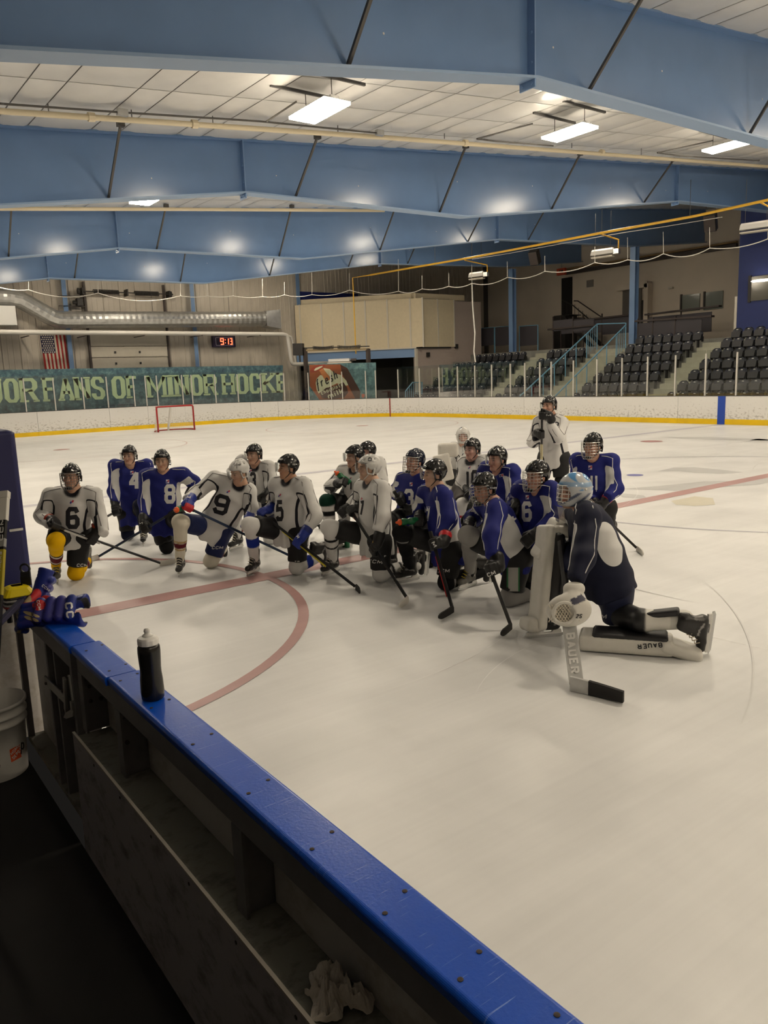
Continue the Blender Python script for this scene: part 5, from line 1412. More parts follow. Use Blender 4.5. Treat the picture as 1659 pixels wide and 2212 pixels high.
        def pantsf(P):
            d = sd_cone(P, J['hpL'], J['hpR'], .135*kk, .135*kk)
            d = smin(d, sd_cone(P, hip, hip+Ut*.12, .15*kk, .15*kk), .06)
            for a, b, _, _ in legs:
                ax = nrm(b-a); e = a+(b-a)*.84
                l = sd_cone(P, a, b, .125*kk, .112*kk); l = smax(l, np.where(np.linalg.norm(P-b, axis=1) < .3, (P-e) @ ax, -1.), .02)
                d = smin(d, l, .05)
            return d+folds(P)*1.0
        pts = np.array([J['hpL'], J['hpR'], hip, legs[0][1], legs[1][1]])
        if 'pants' not in s.hide:
            V, Q = sdf_mesh(pantsf, pts.min(0)-.2, pts.max(0)+.2, s.h*1.15)
            C = np.tile(np.asarray(s.pants, float), (len(V), 1)); po = link('pants', np_mesh('pants', V, Q, C), M_pantm, t)
            s.bvh['pants'] = BVHTree.FromPolygons([Vector(x) for x in V.tolist()], Q.tolist())
            if getattr(s, 'pstripe', None):
                pass
        for li, (a, b, c, d_) in enumerate(legs):
            if s.goalie or f'leg{li}' in s.hide: continue
            fw = nrm(s.F+(HUP*.2 if li == 0 else -HUP*.6))
            def sockf(P):
                e = sd_cone(P, b, c, .078*kk, .056*kk)
                e = smin(e, sd_cone(P, b+(a-b)*.18, b+fw*.012, .086*kk, .088*kk), .05)
                e = smin(e, sd_cone(P, b+(c-b)*.25-fw*.02, b+(c-b)*.55-fw*.022, .07*kk, .06*kk), .04)
                return e+folds(P)*.6
            pts = np.array([a+(b-a)*.7, b, c])
            V, Q = sdf_mesh(sockf, pts.min(0)-.12, pts.max(0)+.12, s.h)
            tt = (V-b) @ (c-b)/((c-b) @ (c-b)); C = np.tile(np.asarray(s.sock[0], float), (len(V), 1))
            for t0, t1, col in s.sock[1:]: C = cmix(C, np.asarray(col, float), sstep(t0-.01, t0+.01, tt)*(1-sstep(t1-.01, t1+.01, tt)))
            link('sock', np_mesh('sock', V, Q, C), M_sockm, t)
            s.skate(c, d_, li)
        s.headgear(Ut, Lt, Ft)
        for c in 'LR':
            if 'glove'+c not in s.hide and not s.goalie: s.glove_obj(c)
        for spec in s.text:
            part, txt, cx, cy, w_, h_, col = spec[:7]; kw = spec[7] if len(spec) > 7 else {}
            if part in s.bvh: decal('lettering', s.bvh[part], px_text(txt, cx, cy, w_, h_, **kw), mat('print_'+col, {'white': tuple(WHT), 'black': tuple(INK), 'yellow': srgb(230, 190, 50), 'orange': srgb(220, 110, 40)}[col], .6), t)
    # ---------------------------------------------------------------- skates
    def skate(s, an, to, li):
        t = s.t
        if li == 0 or s.base is STAND:
            Y_ = nrm((to-an)*(1, 1, 0)); Z_ = HUP; o = np.array((an[0], an[1], 0.))
        else:
            Z_ = nrm(s.F+HUP*.12); Y_ = nrm(-HUP-Z_*(-HUP @ Z_)); o = an-Z_*.17
            low = o+Y_*.20; o = o+HUP*(.012-low[2])
        X_ = np.cross(Y_, Z_)
        W = lambda x, y, z: o+X_*x+Y_*y+Z_*z
        col = {'black': (.013, .012, .012), 'grey': (.10, .095, .085)}[s.boot]
        def f(P):
            d = sd_cone(P, W(0, -.055, .105), W(0, .12, .088), .040, .036)
            d = smin(d, sd_cone(P, W(0, .12, .088), W(0, .168, .09), .036, .037), .02)
            d = smin(d, sd_cone(P, W(0, -.03, .12), W(0, -.045, .255), .045, .052), .04)
            d = smin(d, sd_cone(P, W(0, .06, .13), W(0, .005, .275), .034, .036), .03)
            d = smin(d, sd_cone(P, W(0, -.085, .24), W(0, -.09, .30), .02, .016), .02)
            return smax(d, -(P-W(0, 0, .062)) @ Z_, .01)
        pts = np.array([W(x, y, z) for x in (-.06, .06) for y in (-.12, .22) for z in (.05, .32)])
        V, Q = sdf_mesh(f, pts.min(0), pts.max(0), .011)
        yy = (V-o) @ Y_; zz = (V-o) @ Z_; xx = np.abs((V-o) @ X_)
        C = np.tile(np.array(col), (len(V), 1)); C = cmix(C, (.22, .21, .20), ((yy < -.06) & (zz > .12) & (zz < .2)).astype(float)*.5)
        C = cmix(C, (.30, .29, .28), ((np.abs(zz-.135-.25*yy) < .008) & (yy > -.04) & (yy < .07) & (xx > .02)).astype(float))
        bo = link('skate_boot', np_mesh('skate_boot', V, Q, C), M_boot, t)
        mb = MB()
        prof = [(-.105, .03), (.19, .03), (.205, .045), (.165, .066), (.06, .066), (.045, .045), (.01, .042), (-.02, .045), (-.035, .066), (-.10, .066)]
        mb.prism(prof, W(-.011, 0, 0), Y_, Z_, X_, .022); mb.build('blade_holder', M_holder, t)
        MB().prism([(-.125, .014), (-.10, .001), (.18, .001), (.215, .018), (.20, .032), (-.12, .032)], W(-.0022, 0, 0), Y_, Z_, X_, .0044).build('blade', M_blade, t)
        mb = MB()
        for i in range(6):
            f_ = i/5; y = .125-.115*f_; z = .128+.125*f_; r = .030
            mb.tube([W(-r, y-.006, z-.004), W(0, y+.012, z+.016), W(r, y-.006, z+.006)], .0042, 4)
        mb.build('laces', M_lace if s.boot != 'grey' else mat('lace_yellow', srgb(215, 190, 60), .8), t)
    # ---------------------------------------------------------------- head, helmet
    def headgear(s, Ut, Lt, Ft):
        t = s.t; J = s.J; hc = J['head']; Fh = facing(s.hphi); pr = math.radians(s.hpitch)
        Lh = np.cross(HUP, Fh); Fh2 = math.cos(pr)*Fh+math.sin(pr)*HUP; Uh = np.cross(Fh2, Lh); Fh = Fh2
        roll = math.radians(getattr(s, 'hroll', 0)); Lr = math.cos(roll)*Lh+math.sin(roll)*Uh; Uh = -math.sin(roll)*Lh+math.cos(roll)*Uh; Lh = Lr
        S_ = HEAD_S*s.k
        fr = np.stack([Fh, Lh, Uh]); H = lambda f, l, z: hc+S_*(f*Fh+l*Lh+z*Uh)
        E = lambda P, c, r: sd_ell(P, H(*c), fr, np.array(r)*S_)
        Cn = lambda P, a, b, r1, r2: sd_cone(P, H(*a), H(*b), r1*S_, r2*S_)
        neck, hip = J['neck'], J['hip']
        def body(P):
            d = E(P, (-.012, 0, .028), (.100, .080, .100))
            d = smin(d, E(P, (.022, 0, -.045), (.066, .060, .080)), .04)
            d = smin(d, Cn(P, (-.01, .052, -.055), (.055, .025, -.108), .022, .024), .03); d = smin(d, Cn(P, (-.01, -.052, -.055), (.055, -.025, -.108), .022, .024), .03)
            d = smin(d, E(P, (.070, 0, -.108), (.024, .026, .022)), .03)
            d = smin(d, Cn(P, (.082, -.034, .022), (.082, .034, .022), .013, .013), .02)
            for l in (-1, 1):
                d = smin(d, E(P, (.060, l*.040, -.032), (.030, .026, .028)), .025)
                d = smax(d, -E(P, (.098, l*.032, -.002), (.018, .019, .012)), .014)
                d = smin(d, E(P, (.078, l*.032, -.003), (.013, .014, .011)), .006)
                d = smin(d, E(P, (-.012, l*.082, -.012), (.024, .010, .034)), .012)
            d = smin(d, Cn(P, (.090, 0, .008), (.112, 0, -.036), .009, .014), .014)
            d = smin(d, E(P, (.096, 0, -.040), (.016, .020, .010)), .012)
            d = smin(d, Cn(P, (.084, -.018, -.070), (.084, .018, -.070), .011, .011), .012)
            d = smax(d, -Cn(P, (.101, -.022, -.072), (.101, .022, -.072), .004, .004), .006)
            d = smin(d, sd_cone(P, H(-.02, 0, -.06), neck, .056*s.k, .062*s.k), .03)
            d = smin(d, sd_cone(P, neck, neck+(hip-neck)*.5, .075*s.k, .11*s.k), .06)
            return d
        bot = neck+(hip-neck)*.5
        pts = np.array([H(.13, .1, .14), H(-.13, -.1, -.15), H(.13, -.1, -.15), H(-.13, .1, .14), neck, bot])
        V, Q = sdf_mesh(body, pts.min(0)-.10, pts.max(0)+.06, .0085)
        q = (V-hc) @ fr.T/S_; f, l, z = q.T
        C = np.tile(np.array(s.skin), (len(V), 1))
        C = cmix(C, np.array(s.skin)*np.array((1.08, .80, .78)), .5*np.exp(-((f-.08)**2+(np.abs(l)-.04)**2+(z+.035)**2)/.0009))
        C = cmix(C, np.array(s.skin)*np.array((.85, .52, .52)), np.exp(-((np.maximum(np.abs(l)-.014, 0))**2+(z+.071)**2)/.00006)*(f > .07))
        C = cmix(C, s.hair, np.exp(-((np.maximum(np.abs(np.abs(l)-.034)-.014, 0))**2+(z-.024)**2)/.00005)*(f > .06))
        C = cmix(C, (.05, .035, .03), 1.3*np.exp(-((np.abs(l)-.032)**2/.00013+(z+.003)**2/.000045)).clip(0, .77)*(f > .06))
        C = cmix(C, s.hair, ((f < -.035) & (z > -.075) & (z < .2)).astype(float)); C = cmix(C, s.hair, ((z > .06)).astype(float))
        bo = link('body', np_mesh('body', V, Q, C), M_skin, t); bo['label'] = 'face and neck'
        if s.helmet == 'mask': return s.mask(H, fr, E, Cn, S_, hc)
        hb = {'black': (.010, .010, .011), 'white': (.60, .595, .58), 'navy': (.012, .016, .035)}[s.helmet]
        def helm(P):
            q = (P-hc) @ fr.T/S_; f, l, z = q.T
            d = E(P, (-.012, 0, .034), (.135, .107, .120))
            d = smin(d, E(P, (-.03, 0, .095), (.09, .06, .066)), .02)
            rid = .006*(np.exp(-((np.abs(l)-.045)/.011)**2)+np.exp(-((np.abs(l)-.0)/.012)**2))*(z > .02)
            d = d-rid
            zc_ = np.interp(f, [-.15, -.06, -.045, 0., .03, .055, .15], [-.062, -.06, -.005, .0, .045, .055, .062])
            d = smax(d, (zc_-z)*S_, .008)
            for ff in (-.06, .0, .05):
                for ll in (-.024, .024, -.068, .068): d = smax(d, -sd_cone(P, H(ff-.018, ll, .20), H(ff+.012, ll*.92, .115 if abs(ll) < .05 else .09), .0075, .0075), .004)
            for ll in (-1, 1):
                d = smin(d, Cn(P, (.035, ll*.100, .04), (.018, ll*.098, -.045), .010, .008), .012)
                d = smin(d, Cn(P, (.018, ll*.098, -.045), (-.045, ll*.098, -.055), .008, .009), .008)
                d = smin(d, Cn(P, (-.045, ll*.098, -.055), (-.055, ll*.10, .0), .011, .010), .01)
            return d
        pts = np.array([H(a, b, c) for a in (-.17, .15) for b in (-.13, .13) for c in (-.09, .18)])
        V, Q = sdf_mesh(helm, pts.min(0), pts.max(0), .0088)
        hm = link('helmet', np_mesh('helmet', V, Q), mat('helmet_'+s.helmet, hb, .16 if s.helmet != 'white' else .3, spec=.6), t)
        hm['label'] = f'{s.helmet} hockey helmet'
        s.bvh['helmet'] = BVHTree.FromPolygons([Vector(x) for x in V.tolist()], Q.tolist())
        # chin strap
        MB().tube([H(.0, .088, -.05), H(.03, .074, -.09), H(.062, .03, -.132), H(.066, 0, -.136), H(.062, -.03, -.132), H(.03, -.074, -.09), H(0, -.088, -.05)], .005, 5).build('chin_strap', M_black if s.helmet != 'white' else M_holder, t)
        if s.face == 'visor':
            mb = MB(); n, m = 18, 5; vs = []
            for th in (0, .003):
                for j in range(m+1):
                    z = .060-.110*j/m; bulge = .004*math.sin(j/m*3.14)
                    for i in range(n+1):
                        a = math.radians(-78+156*i/n); drop = .018*abs(math.sin(a))**3*(j/m)
                        vs.append(H((.150+bulge+th-.006*j/m)*math.cos(a), (.121+bulge+th)*math.sin(a), z+drop))
            k_ = (n+1)*(m+1); fs = []
            for j in range(m):
                for i in range(n):
                    p = j*(n+1)+i; fs += [(p, p+1, p+n+2, p+n+1), (k_+p, k_+p+n+1, k_+p+n+2, k_+p+1)]
            for i in range(n): fs += [(m*(n+1)+i, m*(n+1)+i+1, k_+m*(n+1)+i+1, k_+m*(n+1)+i)]
            mb.add(vs, fs).build('visor', M_visor, t, smooth=True)
            for l in (-1, 1): MB().lathe([(.012, 0), (.012, .012), (.006, .014)], H(.040, l*.112, .045), 10, l*Lh).build('visor_screw', M_wire, t)
        elif s.face == 'cage':
            def cg(a, z):
                k2 = 1-.55*max(0, (-z-.07)/.09)**2
                return H(.152*math.cos(a)*(.96+.04*k2)+.0, .118*math.sin(a)*k2, z)
            mb = MB()
            for i in range(-5, 6): mb.tube([cg(math.radians(i*14.5), z) for z in np.linspace(.052, -.142 if abs(i) < 4 else -.11, 7)], .0024, 4, cap=False)
            for z in (.052, .022, -.010, -.042, -.074, -.106, -.138):
                lim = 80 if z > -.08 else 62
                mb.tube([cg(math.radians(a), z) for a in np.linspace(-lim, lim, 13)], .0024 if z not in (.052,) else .004, 4, cap=False)
            mb.build('face_cage', M_wire if getattr(s, 'wire', 0) == 0 else mat('cage_wire_pale', (.5, .49, .47), .35, metal=.5), t)
            MB().tube([H(.088, -.035, -.128), H(.108, 0, -.120), H(.088, .035, -.128)], [.016, .02, .016], 8).build('chin_cup', M_black, t, smooth=True)
    def mask(s, H, fr, E, Cn, S_, hc):
        t = s.t
        def mk(P):
            q = (P-hc) @ fr.T/S_; f, l, z = q.T
            d = E(P, (-.01, 0, .012), (.148, .118, .148))
            d = smin(d, E(P, (.06, 0, -.09), (.075, .07, .06)), .05)
            d = smax(d, -E(P, (.135, 0, -.012), (.11, .088, .075)), .012)
            d = smax(d, (-.115-z+.5*np.maximum(0, -f))*S_*.9, .02)
            return d
        pts = np.array([H(a, b, c) for a in (-.17, .16) for b in (-.14, .14) for c in (-.17, .18)])
        V, Q = sdf_mesh(mk, pts.min(0), pts.max(0), .0085)
        q = (V-hc) @ fr.T/S_; f, l, z = q.T
        if s.style == 'navy':
            C = np.tile(np.array((.55, .57, .60)), (len(V), 1)); pn = np.sin(f*46+np.sin(z*38)*1.6)+np.sin(z*40+l*22)
            C = cmix(C, srgb(90, 150, 205), sstep(.1, .5, pn)*(z > .02)); C = cmix(C, srgb(50, 66, 105), sstep(.2, .6, np.sin(f*60+z*75))*(z <= .0)*.85); C = cmix(C, srgb(110, 165, 215), ((z > .05) & (z < .085)).astype(float)*.6)
        else:
            C = np.tile(np.array((.62, .61, .59)), (len(V), 1)); C = cmix(C, INK, ((np.sin(f*30+1)+np.sin(l*40+z*20) > 1.35) & (z > .05)).astype(float))
        link('goalie_mask', np_mesh('goalie_mask', V, Q, C), mat('mask_paint', (.5, .5, .5), .18, attr='Col'), t)['label'] = 'painted goalie mask'
        mb = MB()
        cg = lambda a, z: H(.158*math.cos(a)-.01, .092*math.sin(a), z)
        for i in range(-3, 4): mb.tube([cg(math.radians(i*24), z) for z in np.linspace(.055, -.075, 5)], .0034, 4)
        for z in (.055, .022, -.012, -.045, -.075): mb.tube([cg(math.radians(a), z) for a in np.linspace(-78, 78, 11)], .0034, 4)
        mb.build('face_cage', M_wirew, t)
        MB().tube([H(-.02, .122, .03), H(-.13, .06, .045), H(-.15, 0, .05), H(-.13, -.06, .045), H(-.02, -.122, .03)], .008, 5).build('mask_strap', M_tapew, t)
        if s.style == 'navy':
            g = [H(.135, -.075, -.115), H(.145, .0, -.118), H(.135, .075, -.115), H(.105, .07, -.24), H(.11, 0, -.26), H(.105, -.07, -.24)]
            mb = MB(); mb.add(g+[p+Vn for p, Vn in zip(g, [np.array(H(.006, 0, 0))-np.array(H(0, 0, 0))]*6)], [(0, 1, 4, 5), (1, 2, 3, 4), (6, 11, 10, 7), (7, 10, 9, 8), (0, 5, 11, 6), (2, 8, 9, 3), (5, 4, 10, 11), (4, 3, 9, 10)])
            mb.build('throat_guard', glass_mat('throat_clear', (.75, .74, .70), .12, .1), t)
    # ---------------------------------------------------------------- gloves
    def glove_obj(s, c):
        t = s.t; J = s.J; wr = J['wr'+c]; el = J['el'+c]; fa = nrm(wr-el); gm = s.glovemode.get(c)
        st = getattr(s, 'stick', None)
        if st is not None and gm != 'free':
            A, B = st; ab = B-A; tt = np.clip(((wr+fa*.08)-A) @ ab/(ab @ ab), .02, .95); S0 = A+ab*tt
            if np.linalg.norm(S0-wr) > .30: st = None
        if st is not None and gm != 'free':
            sdv = nrm(st[1]-st[0]); Y_ = S0-wr; Y_ = Y_-sdv*(Y_ @ sdv); Y_ = nrm(Y_+fa*.3-sdv*(fa @ sdv)*.3)
            Y_ = nrm(Y_-sdv*(Y_ @ sdv)); X_ = sdv; Z_ = np.cross(X_, Y_)
            if Z_ @ (HUP*.6+TC*.8) < 0: X_ = -X_; Z_ = -Z_
            o = S0-Y_*.095+Z_*.035
            ths = 1. if ((X_ @ sdv) < 0) else -1.
        else:
            Y_ = fa; Z_ = HUP*.5+TC*.9; Z_ = nrm(Z_-Y_*(Z_ @ Y_)); X_ = np.cross(Y_, Z_); o = wr; ths = 1. if c == 'L' else -1.
        W = lambda x, y, z: o+X_*x+Y_*y+Z_*z
        fr = np.stack([X_, Y_, Z_])
        cdir = nrm(el-o)
        def f(P):
            d = sd_ell(P, W(0, .045, .004), fr, (.056, .068, .036))
            d = smin(d, sd_cone(P, W(0, .0, .004), o+cdir*.085, .052, .066), .03)
            d = smax(d, -((o+cdir*.10-P) @ cdir)*1., .01) if False else d
            for i in (-1.5, -.5, .5, 1.5):
                k = [W(i*.0265, .088, .014), W(i*.0265, .130, -.008), W(i*.0265, .126, -.050), W(i*.0265, .085, -.064)]
                e = np.minimum(np.minimum(sd_cone(P, k[0], k[1], .0185, .0175), sd_cone(P, k[1], k[2], .0175, .0165)), sd_cone(P, k[2], k[3], .0165, .014))
                d = smin(d, e, .008)
            e = np.minimum(sd_cone(P, W(ths*.046, .025, -.004), W(ths*.066, .070, -.03), .022, .020), sd_cone(P, W(ths*.066, .070, -.03), W(ths*.045, .098, -.058), .020, .016))
            d = smin(d, e, .01)
            for zz, yy in ((.03, .02), (.028, .055)): d = smin(d, sd_cone(P, W(-.038, yy, zz), W(.038, yy, zz), .014, .014), .008)
            return d
        pts = np.array([W(a, b, cc) for a in (-.1, .1) for b in (-.02, .16) for cc in (-.09, .06)]+[o+cdir*.16])
        V, Q = sdf_mesh(f, pts.min(0)-.05, pts.max(0)+.05, .0098)
        q = (V-o) @ fr.T; C = np.tile(np.asarray(s.glove[0], float), (len(V), 1))
        cu = (V-o) @ cdir
        C = cmix(C, np.asarray(s.glove[1], float), ((cu > .055) & (cu < .11)).astype(float) if not getattr(s, 'gfing', 0) else ((q[:, 1] > .1)).astype(float))
        g = link('glove', np_mesh('glove', V, Q, C), M_glovem, t)
        s.bvh['glove'+c] = BVHTree.FromPolygons([Vector(x) for x in V.tolist()], Q.tolist())

# ---------------------------------------------------------------- sticks
def make_stick(label, A, H_, T_, shaft=(.012, .012, .013), blade='black', butt='white', mark=None, mark2=None, blen=None):
    """A butt end, H_ heel on the ice, T_ direction point of the blade toe"""
    A = np.asarray(A, float); H_ = np.asarray(H_, float); T_ = np.asarray(T_, float)
    t = thing('hockey_stick', label, 'hockey stick', (H_[0], H_[1], 0), 'hockey sticks held by the players')
    d = nrm(H_-A); bl = T_-H_; bl[2] = 0; L_ = blen or min(max(np.linalg.norm(bl), .2), .31); bl = nrm(bl)
    sm = mat('shaft_%d_%d_%d' % tuple(int(c*255) for c in shaft), shaft, .3)
    up = nrm(np.cross(np.cross(d, bl), d))
    MB().bar(A, H_+HUP*.035-d*.02, .030, .021, up).build('shaft', sm, t, bevel=.004)
    if mark: 
        n0 = A+(H_-A)*mark[0]; n1 = A+(H_-A)*mark[1]; MB().bar(n0, n1, .0312, .0222, up).build('shaft_graphic', mat('shaftmark_'+mark[2], {'yellow': srgb(205, 190, 50), 'red': srgb(180, 30, 30), 'white': (.6, .6, .58), 'orange': srgb(205, 90, 30), 'cream': srgb(200, 190, 150)}[mark[2]], .35), t)
    MB().bar(A-d*.01, A+d*.12, .034, .026, up).build('butt_tape', M_tapew if butt == 'white' else M_tapeb, t, bevel=.004)
    n = 10; vs = []; sd = np.cross(bl, HUP)
    for i in range(n+1):
        f = i/n; cen = H_+bl*(f*L_-.02)+sd*(.02*f*f); h0 = .002+.006*f*f; h1 = .072-.004*f
        if f > .8: h0 += .02*((f-.8)/.2)**2; h1 -= .018*((f-.8)/.2)**2
        if i == 0: h1 = .05
        for s_ in (-.006, .006): vs += [cen+sd*s_+HUP*h0, cen+sd*s_+HUP*h1]
    fs = []
    for i in range(n):
        p = 4*i; fs += [(p, p+1, p+5, p+4), (p+2, p+6, p+7, p+3), (p, p+4, p+6, p+2), (p+1, p+3, p+7, p+5)]
    fs += [(0, 2, 3, 1), (4*n, 4*n+1, 4*n+3, 4*n+2)]
    MB().add(vs, fs).build('blade', M_tapeb if blade == 'black' else M_tapew, t)
    return t
# ================================================================== the players
TEAM = 'hockey players gathered on the ice'
CRM = np.array((.66, .62, .52)); MAR = np.array(srgb(95, 30, 40)); GLD = np.array(srgb(165, 135, 80)); YEL = np.array(srgb(235, 182, 10)); DGR = np.array(srgb(14, 52, 40)); RED = np.array(srgb(190, 30, 40)); SBL = np.array(srgb(30, 50, 140))
def sp(label, shaft=(.012, .012, .013), blade='black', butt='white', mark=None, **k): return dict(label=label, shaft=shaft, blade=blade, butt=butt, mark=mark, **k)
P = []
def add(**k):
    k['group'] = TEAM; p = Player(**k); P.append(p)
    if getattr(p, 'stickpx', None):
        q = p.stickpx; make_stick(q['label'], p.stick[0], p.stick[1], at_z(*q['t'], 0.), q['shaft'], q['blade'], q['butt'], q['mark'])
    return p
add(label='kneeling player in white jersey 6 with yellow socks and caged helmet', style='white', face='cage', phi=-3, hphi=4, knee=(164, 1236), num=('6', 157, 1119, 30, 48), crest=(155, 1084, 9, 10), sock=(YEL, (.42, .47, BLK), (.47, .51, WHT), (.51, .72, MAR), (.72, .76, WHT), (.76, .8, BLK)), glove=(BLK, np.array(srgb(150, 50, 25))), boot='grey',
    j=dict(head=(154, 1030), hip=(152, 1152), shR=(109, 1072), shL=(203, 1071), elR=(91, 1115), wrR=(112, 1133, -.06), elL=(215, 1120), wrL=(226, 1160), knU=(121, 1168), anU=(121, 1222, 'g'), toU=(125, 1257, 'g')), skin=(0.61, 0.364, 0.257),
    text=[('pants', 'CCM', 178, 1221, 22, 6.5, 'white', dict(slant=.2)), ('gloveL', 'C', 238, 1167, 5, 6, 'orange')],
    stickpx=dict(a=(106, 1132, 'wrR', -.10), h=(349, 1223), t=(381, 1218), **sp('black and red stick held low by the player with yellow socks', blade='white', butt='black', mark=(.12, .42, 'white'))))
add(label='blue jersey 4 player kneeling behind at the left', style='blue', face='visor', phi=-12, hphi=6, head=(279, 983, 1.24), num=('4', 291, 1036, 24, 39), crest=(285, 1021, 7, 8), sock=(NVY, ), h=.016, up='L',
    j=dict(shR=(249, 1006), shL=(316, 1006), elR=(246, 1062), wrR=(249, 1093), elL=(332, 1048, .12), wrL=(326, 1084, .12), hip=(290, 1104)), skin=(0.56, 0.338, 0.243),
    stickpx=dict(a=(316, 1070, 'wrL', -.12), h=(172, 1153), t=(140, 1156), **sp('dark stick running behind the yellow-socked player', butt='black')))
add(label='blue jersey 8 player kneeling left of the white-helmeted number 9', style='blue', face='visor', phi=-6, hphi=-2, knee=(360, 1181), num=('8', 367, 1067, 24, 42), crest=(362, 1040, 7, 8), sock=(BLK, ), h=.015, up='L',
    j=dict(head=(350, 996), shR=(318, 1028), shL=(394, 1025), elR=(313, 1083), wrR=(312, 1124), elL=(419, 1040, .10), wrL=(414, 1056, .16), hip=(357, 1124)), text=[('gloveR', 'M', 303, 1130, 8, 5, 'white'), ('helmet', 'CCM', 350, 982, 10, 3, 'white', dict(step=1.2))], glovemode={'L': 'free'},
    stickpx=dict(a=(372, 1108, 'wrR', -.14), h=(212, 1209), t=(190, 1215), **sp('blue-black stick with white blade held by jersey 8', shaft=(.02, .03, .06), blade='white', butt='black')))
add(label='white jersey 9 player with white helmet leaning to the left', style='white', helmet='white', face='visor', phi=8, hphi=48, hpitch=-14, hroll=-8, knee=(457, 1210), num=('9', 478, 1090, 34, 44, dict(rot=-16)), crest=(493, 1062, 8, 8, -16), pants=np.array(srgb(24, 36, 82)), sock=(CRM, (.47, .51, GLD), (.53, .67, MAR), (.69, .73, GLD)), glove=(SBL, RED), gfing=1,
    j=dict(head=(516, 1020), shR=(464, 1034), shL=(536, 1061), elR=(424, 1064, -.06), wrR=(404, 1082, -.12), elL=(542, 1098), wrL=(536, 1124), hip=(464, 1136), knU=(389, 1128), anU=(389, 1207, 'g'), toU=(385, 1239, 'g')), glovemode={'L': 'free'}, hair=(.22, .15, .08),
    text=[('pants', 'CCM', 470, 1183, 22, 6.5, 'white', dict(slant=.25)), ('gloveR', 'CCM', 401, 1072, 20, 6, 'white', dict(rot=-15)), ('helmet', 'CCM', 512, 1004, 13, 4, 'black', dict(step=1.2))],
    stickpx=dict(a=(400, 1094, 'wrR', -.06), h=(628, 1207), t=(655, 1213), **sp('blue stick slanting from the white-helmeted player to the right', shaft=(.015, .03, .07), butt='black')))
add(label='white jersey player with dark collar behind jersey 5', style='white', face='visor', phi=25, hphi=30, head=(548, 975, 1.28), num=('13', 541, 1037, 22, 34), crest=(541, 1017, 5, 7), sock=(WHT, ), pants=NVY, h=.017,
    j=dict(shR=(524, 997), shL=(581, 1010), elL=(588, 1056), wrL=(582, 1083), elR=(520, 1045), hip=(559, 1072)), skin=(0.55, 0.325, 0.230),
    stickpx=dict(a=(548, 1070, 'wrL', -.1), h=(690, 1142), t=(710, 1150), **sp('black and yellow stick behind jersey 5', butt='black', mark=(.05, .5, 'cream'))))
add(label='white jersey 5 player in black helmet with blue striped socks', style='white', face='visor', phi=42, hphi=58, hpitch=3, knee=(642, 1224), num=('5', 604, 1103, 17, 46), crest=(604, 1070, 6, 9), sock=(WHT, (.30, .58, SBL)), glove=(SBL, SBL*.6),
    j=dict(head=(621, 1010), shR=(598, 1046), shL=(655, 1050), elL=(681, 1116), wrL=(662, 1143), elR=(596, 1090, .12), wrR=(570, 1109, .0), hip=(628, 1146), knU=(540, 1134), anU=(549, 1205, 'g'), toU=(517, 1246, 'g'), anD=(690, 1203, -.1)), skin=(0.49, 0.273, 0.176), hair=(.02, .012, .01),
    text=[('pants', 'BAUER', 632, 1215, 30, 6.5, 'white', dict(slant=.15)), ('gloveL', 'CM', 642, 1157, 10, 8, 'white', dict(rot=-60)), ('helmet', 'CCM', 637, 1003, 9, 3, 'white', dict(step=1.2)), ('helmet', 'BAUER', 606, 992, 11, 3, 'white', dict(step=1.2))],
    stickpx=dict(a=(563, 1108, 'wrR', -.05), h=(770, 1276), t=(783, 1286), **sp('black and yellow stick of jersey 5 reaching the ice', butt='black', mark=(.25, .7, 'yellow'))))
add(label='white jersey player in black helmet raising a bottle behind jersey 7', style='white', face='visor', phi=52, hphi=62, head=(765, 984, 1.25), sock=(WHT, (-1., .12, DGR), (.3, .45, BLK), (.62, .74, BLK)), crest=(757, 1033, 4, 6), num=('1', 758, 1048, 8, 22), glove=(BLK, BLK), h=.016,
    j=dict(shR=(744, 1018), shL=(800, 1024), elR=(714, 1052, -.05), wrR=(733, 1043, -.1), elL=(770, 1080), wrL=(752, 1096), hip=(778, 1090), knU=(706, 1083), anU=(712, 1150), toU=(694, 1166, 'g')), glovemode={'R': 'free', 'L': 'free'}, skin=(0.57, 0.338, 0.243))
add(label='white jersey player whose black helmet shows behind the bottle raiser', style='white', face='visor', phi=48, hphi=50, head=(792, 970, 1.28), sock=(WHT, ), h=.018, skin=(0.56, 0.312, 0.230), j=dict(shR=(775, 1000), shL=(818, 1003)))
add(label='white jersey 7 player with white helmet in left profile', style='white', helmet='white', face='visor', phi=70, hphi=84, hpitch=4, knee=(824, 1239), num=('7', 780, 1098, 12, 34), crest=(779, 1078, 8, 8), sock=(WHT, (.25, .33, BLK), (.50, .56, BLK)), glove=(BLK, BLK),
    j=dict(head=(796, 1012), shL=(826, 1058, -.04), shR=(784, 1052), elL=(827, 1117, -.05), wrL=(814, 1153, -.1), elR=(776, 1088), wrR=(760, 1105), hip=(812, 1162), knU=(712, 1139), anU=(718, 1206, 'g'), toU=(684, 1242, 'g')), skin=(0.61, 0.390, 0.284), hair=(.12, .07, .04),
    text=[('pants', 'CCM', 810, 1213, 30, 8, 'white', dict(slant=.15, rot=-6)), ('gloveR', 'CCM', 745, 1092, 18, 7, 'yellow', dict(rot=15)), ('gloveL', 'M', 800, 1170, 9, 6, 'yellow'), ('helmet', 'O', 799, 992, 8, 8, 'black', dict(step=1.2)), ('helmet', 'CCM', 786, 1001, 10, 3, 'black', dict(step=1.2))],
    stickpx=dict(a=(756, 1100, 'wrR', -.05), h=(881, 1302), t=(866, 1319), **sp('black stick with white taped blade held by white-helmeted jersey 7', blade='white', butt='black', mark=(.02, .12, 'orange'))))
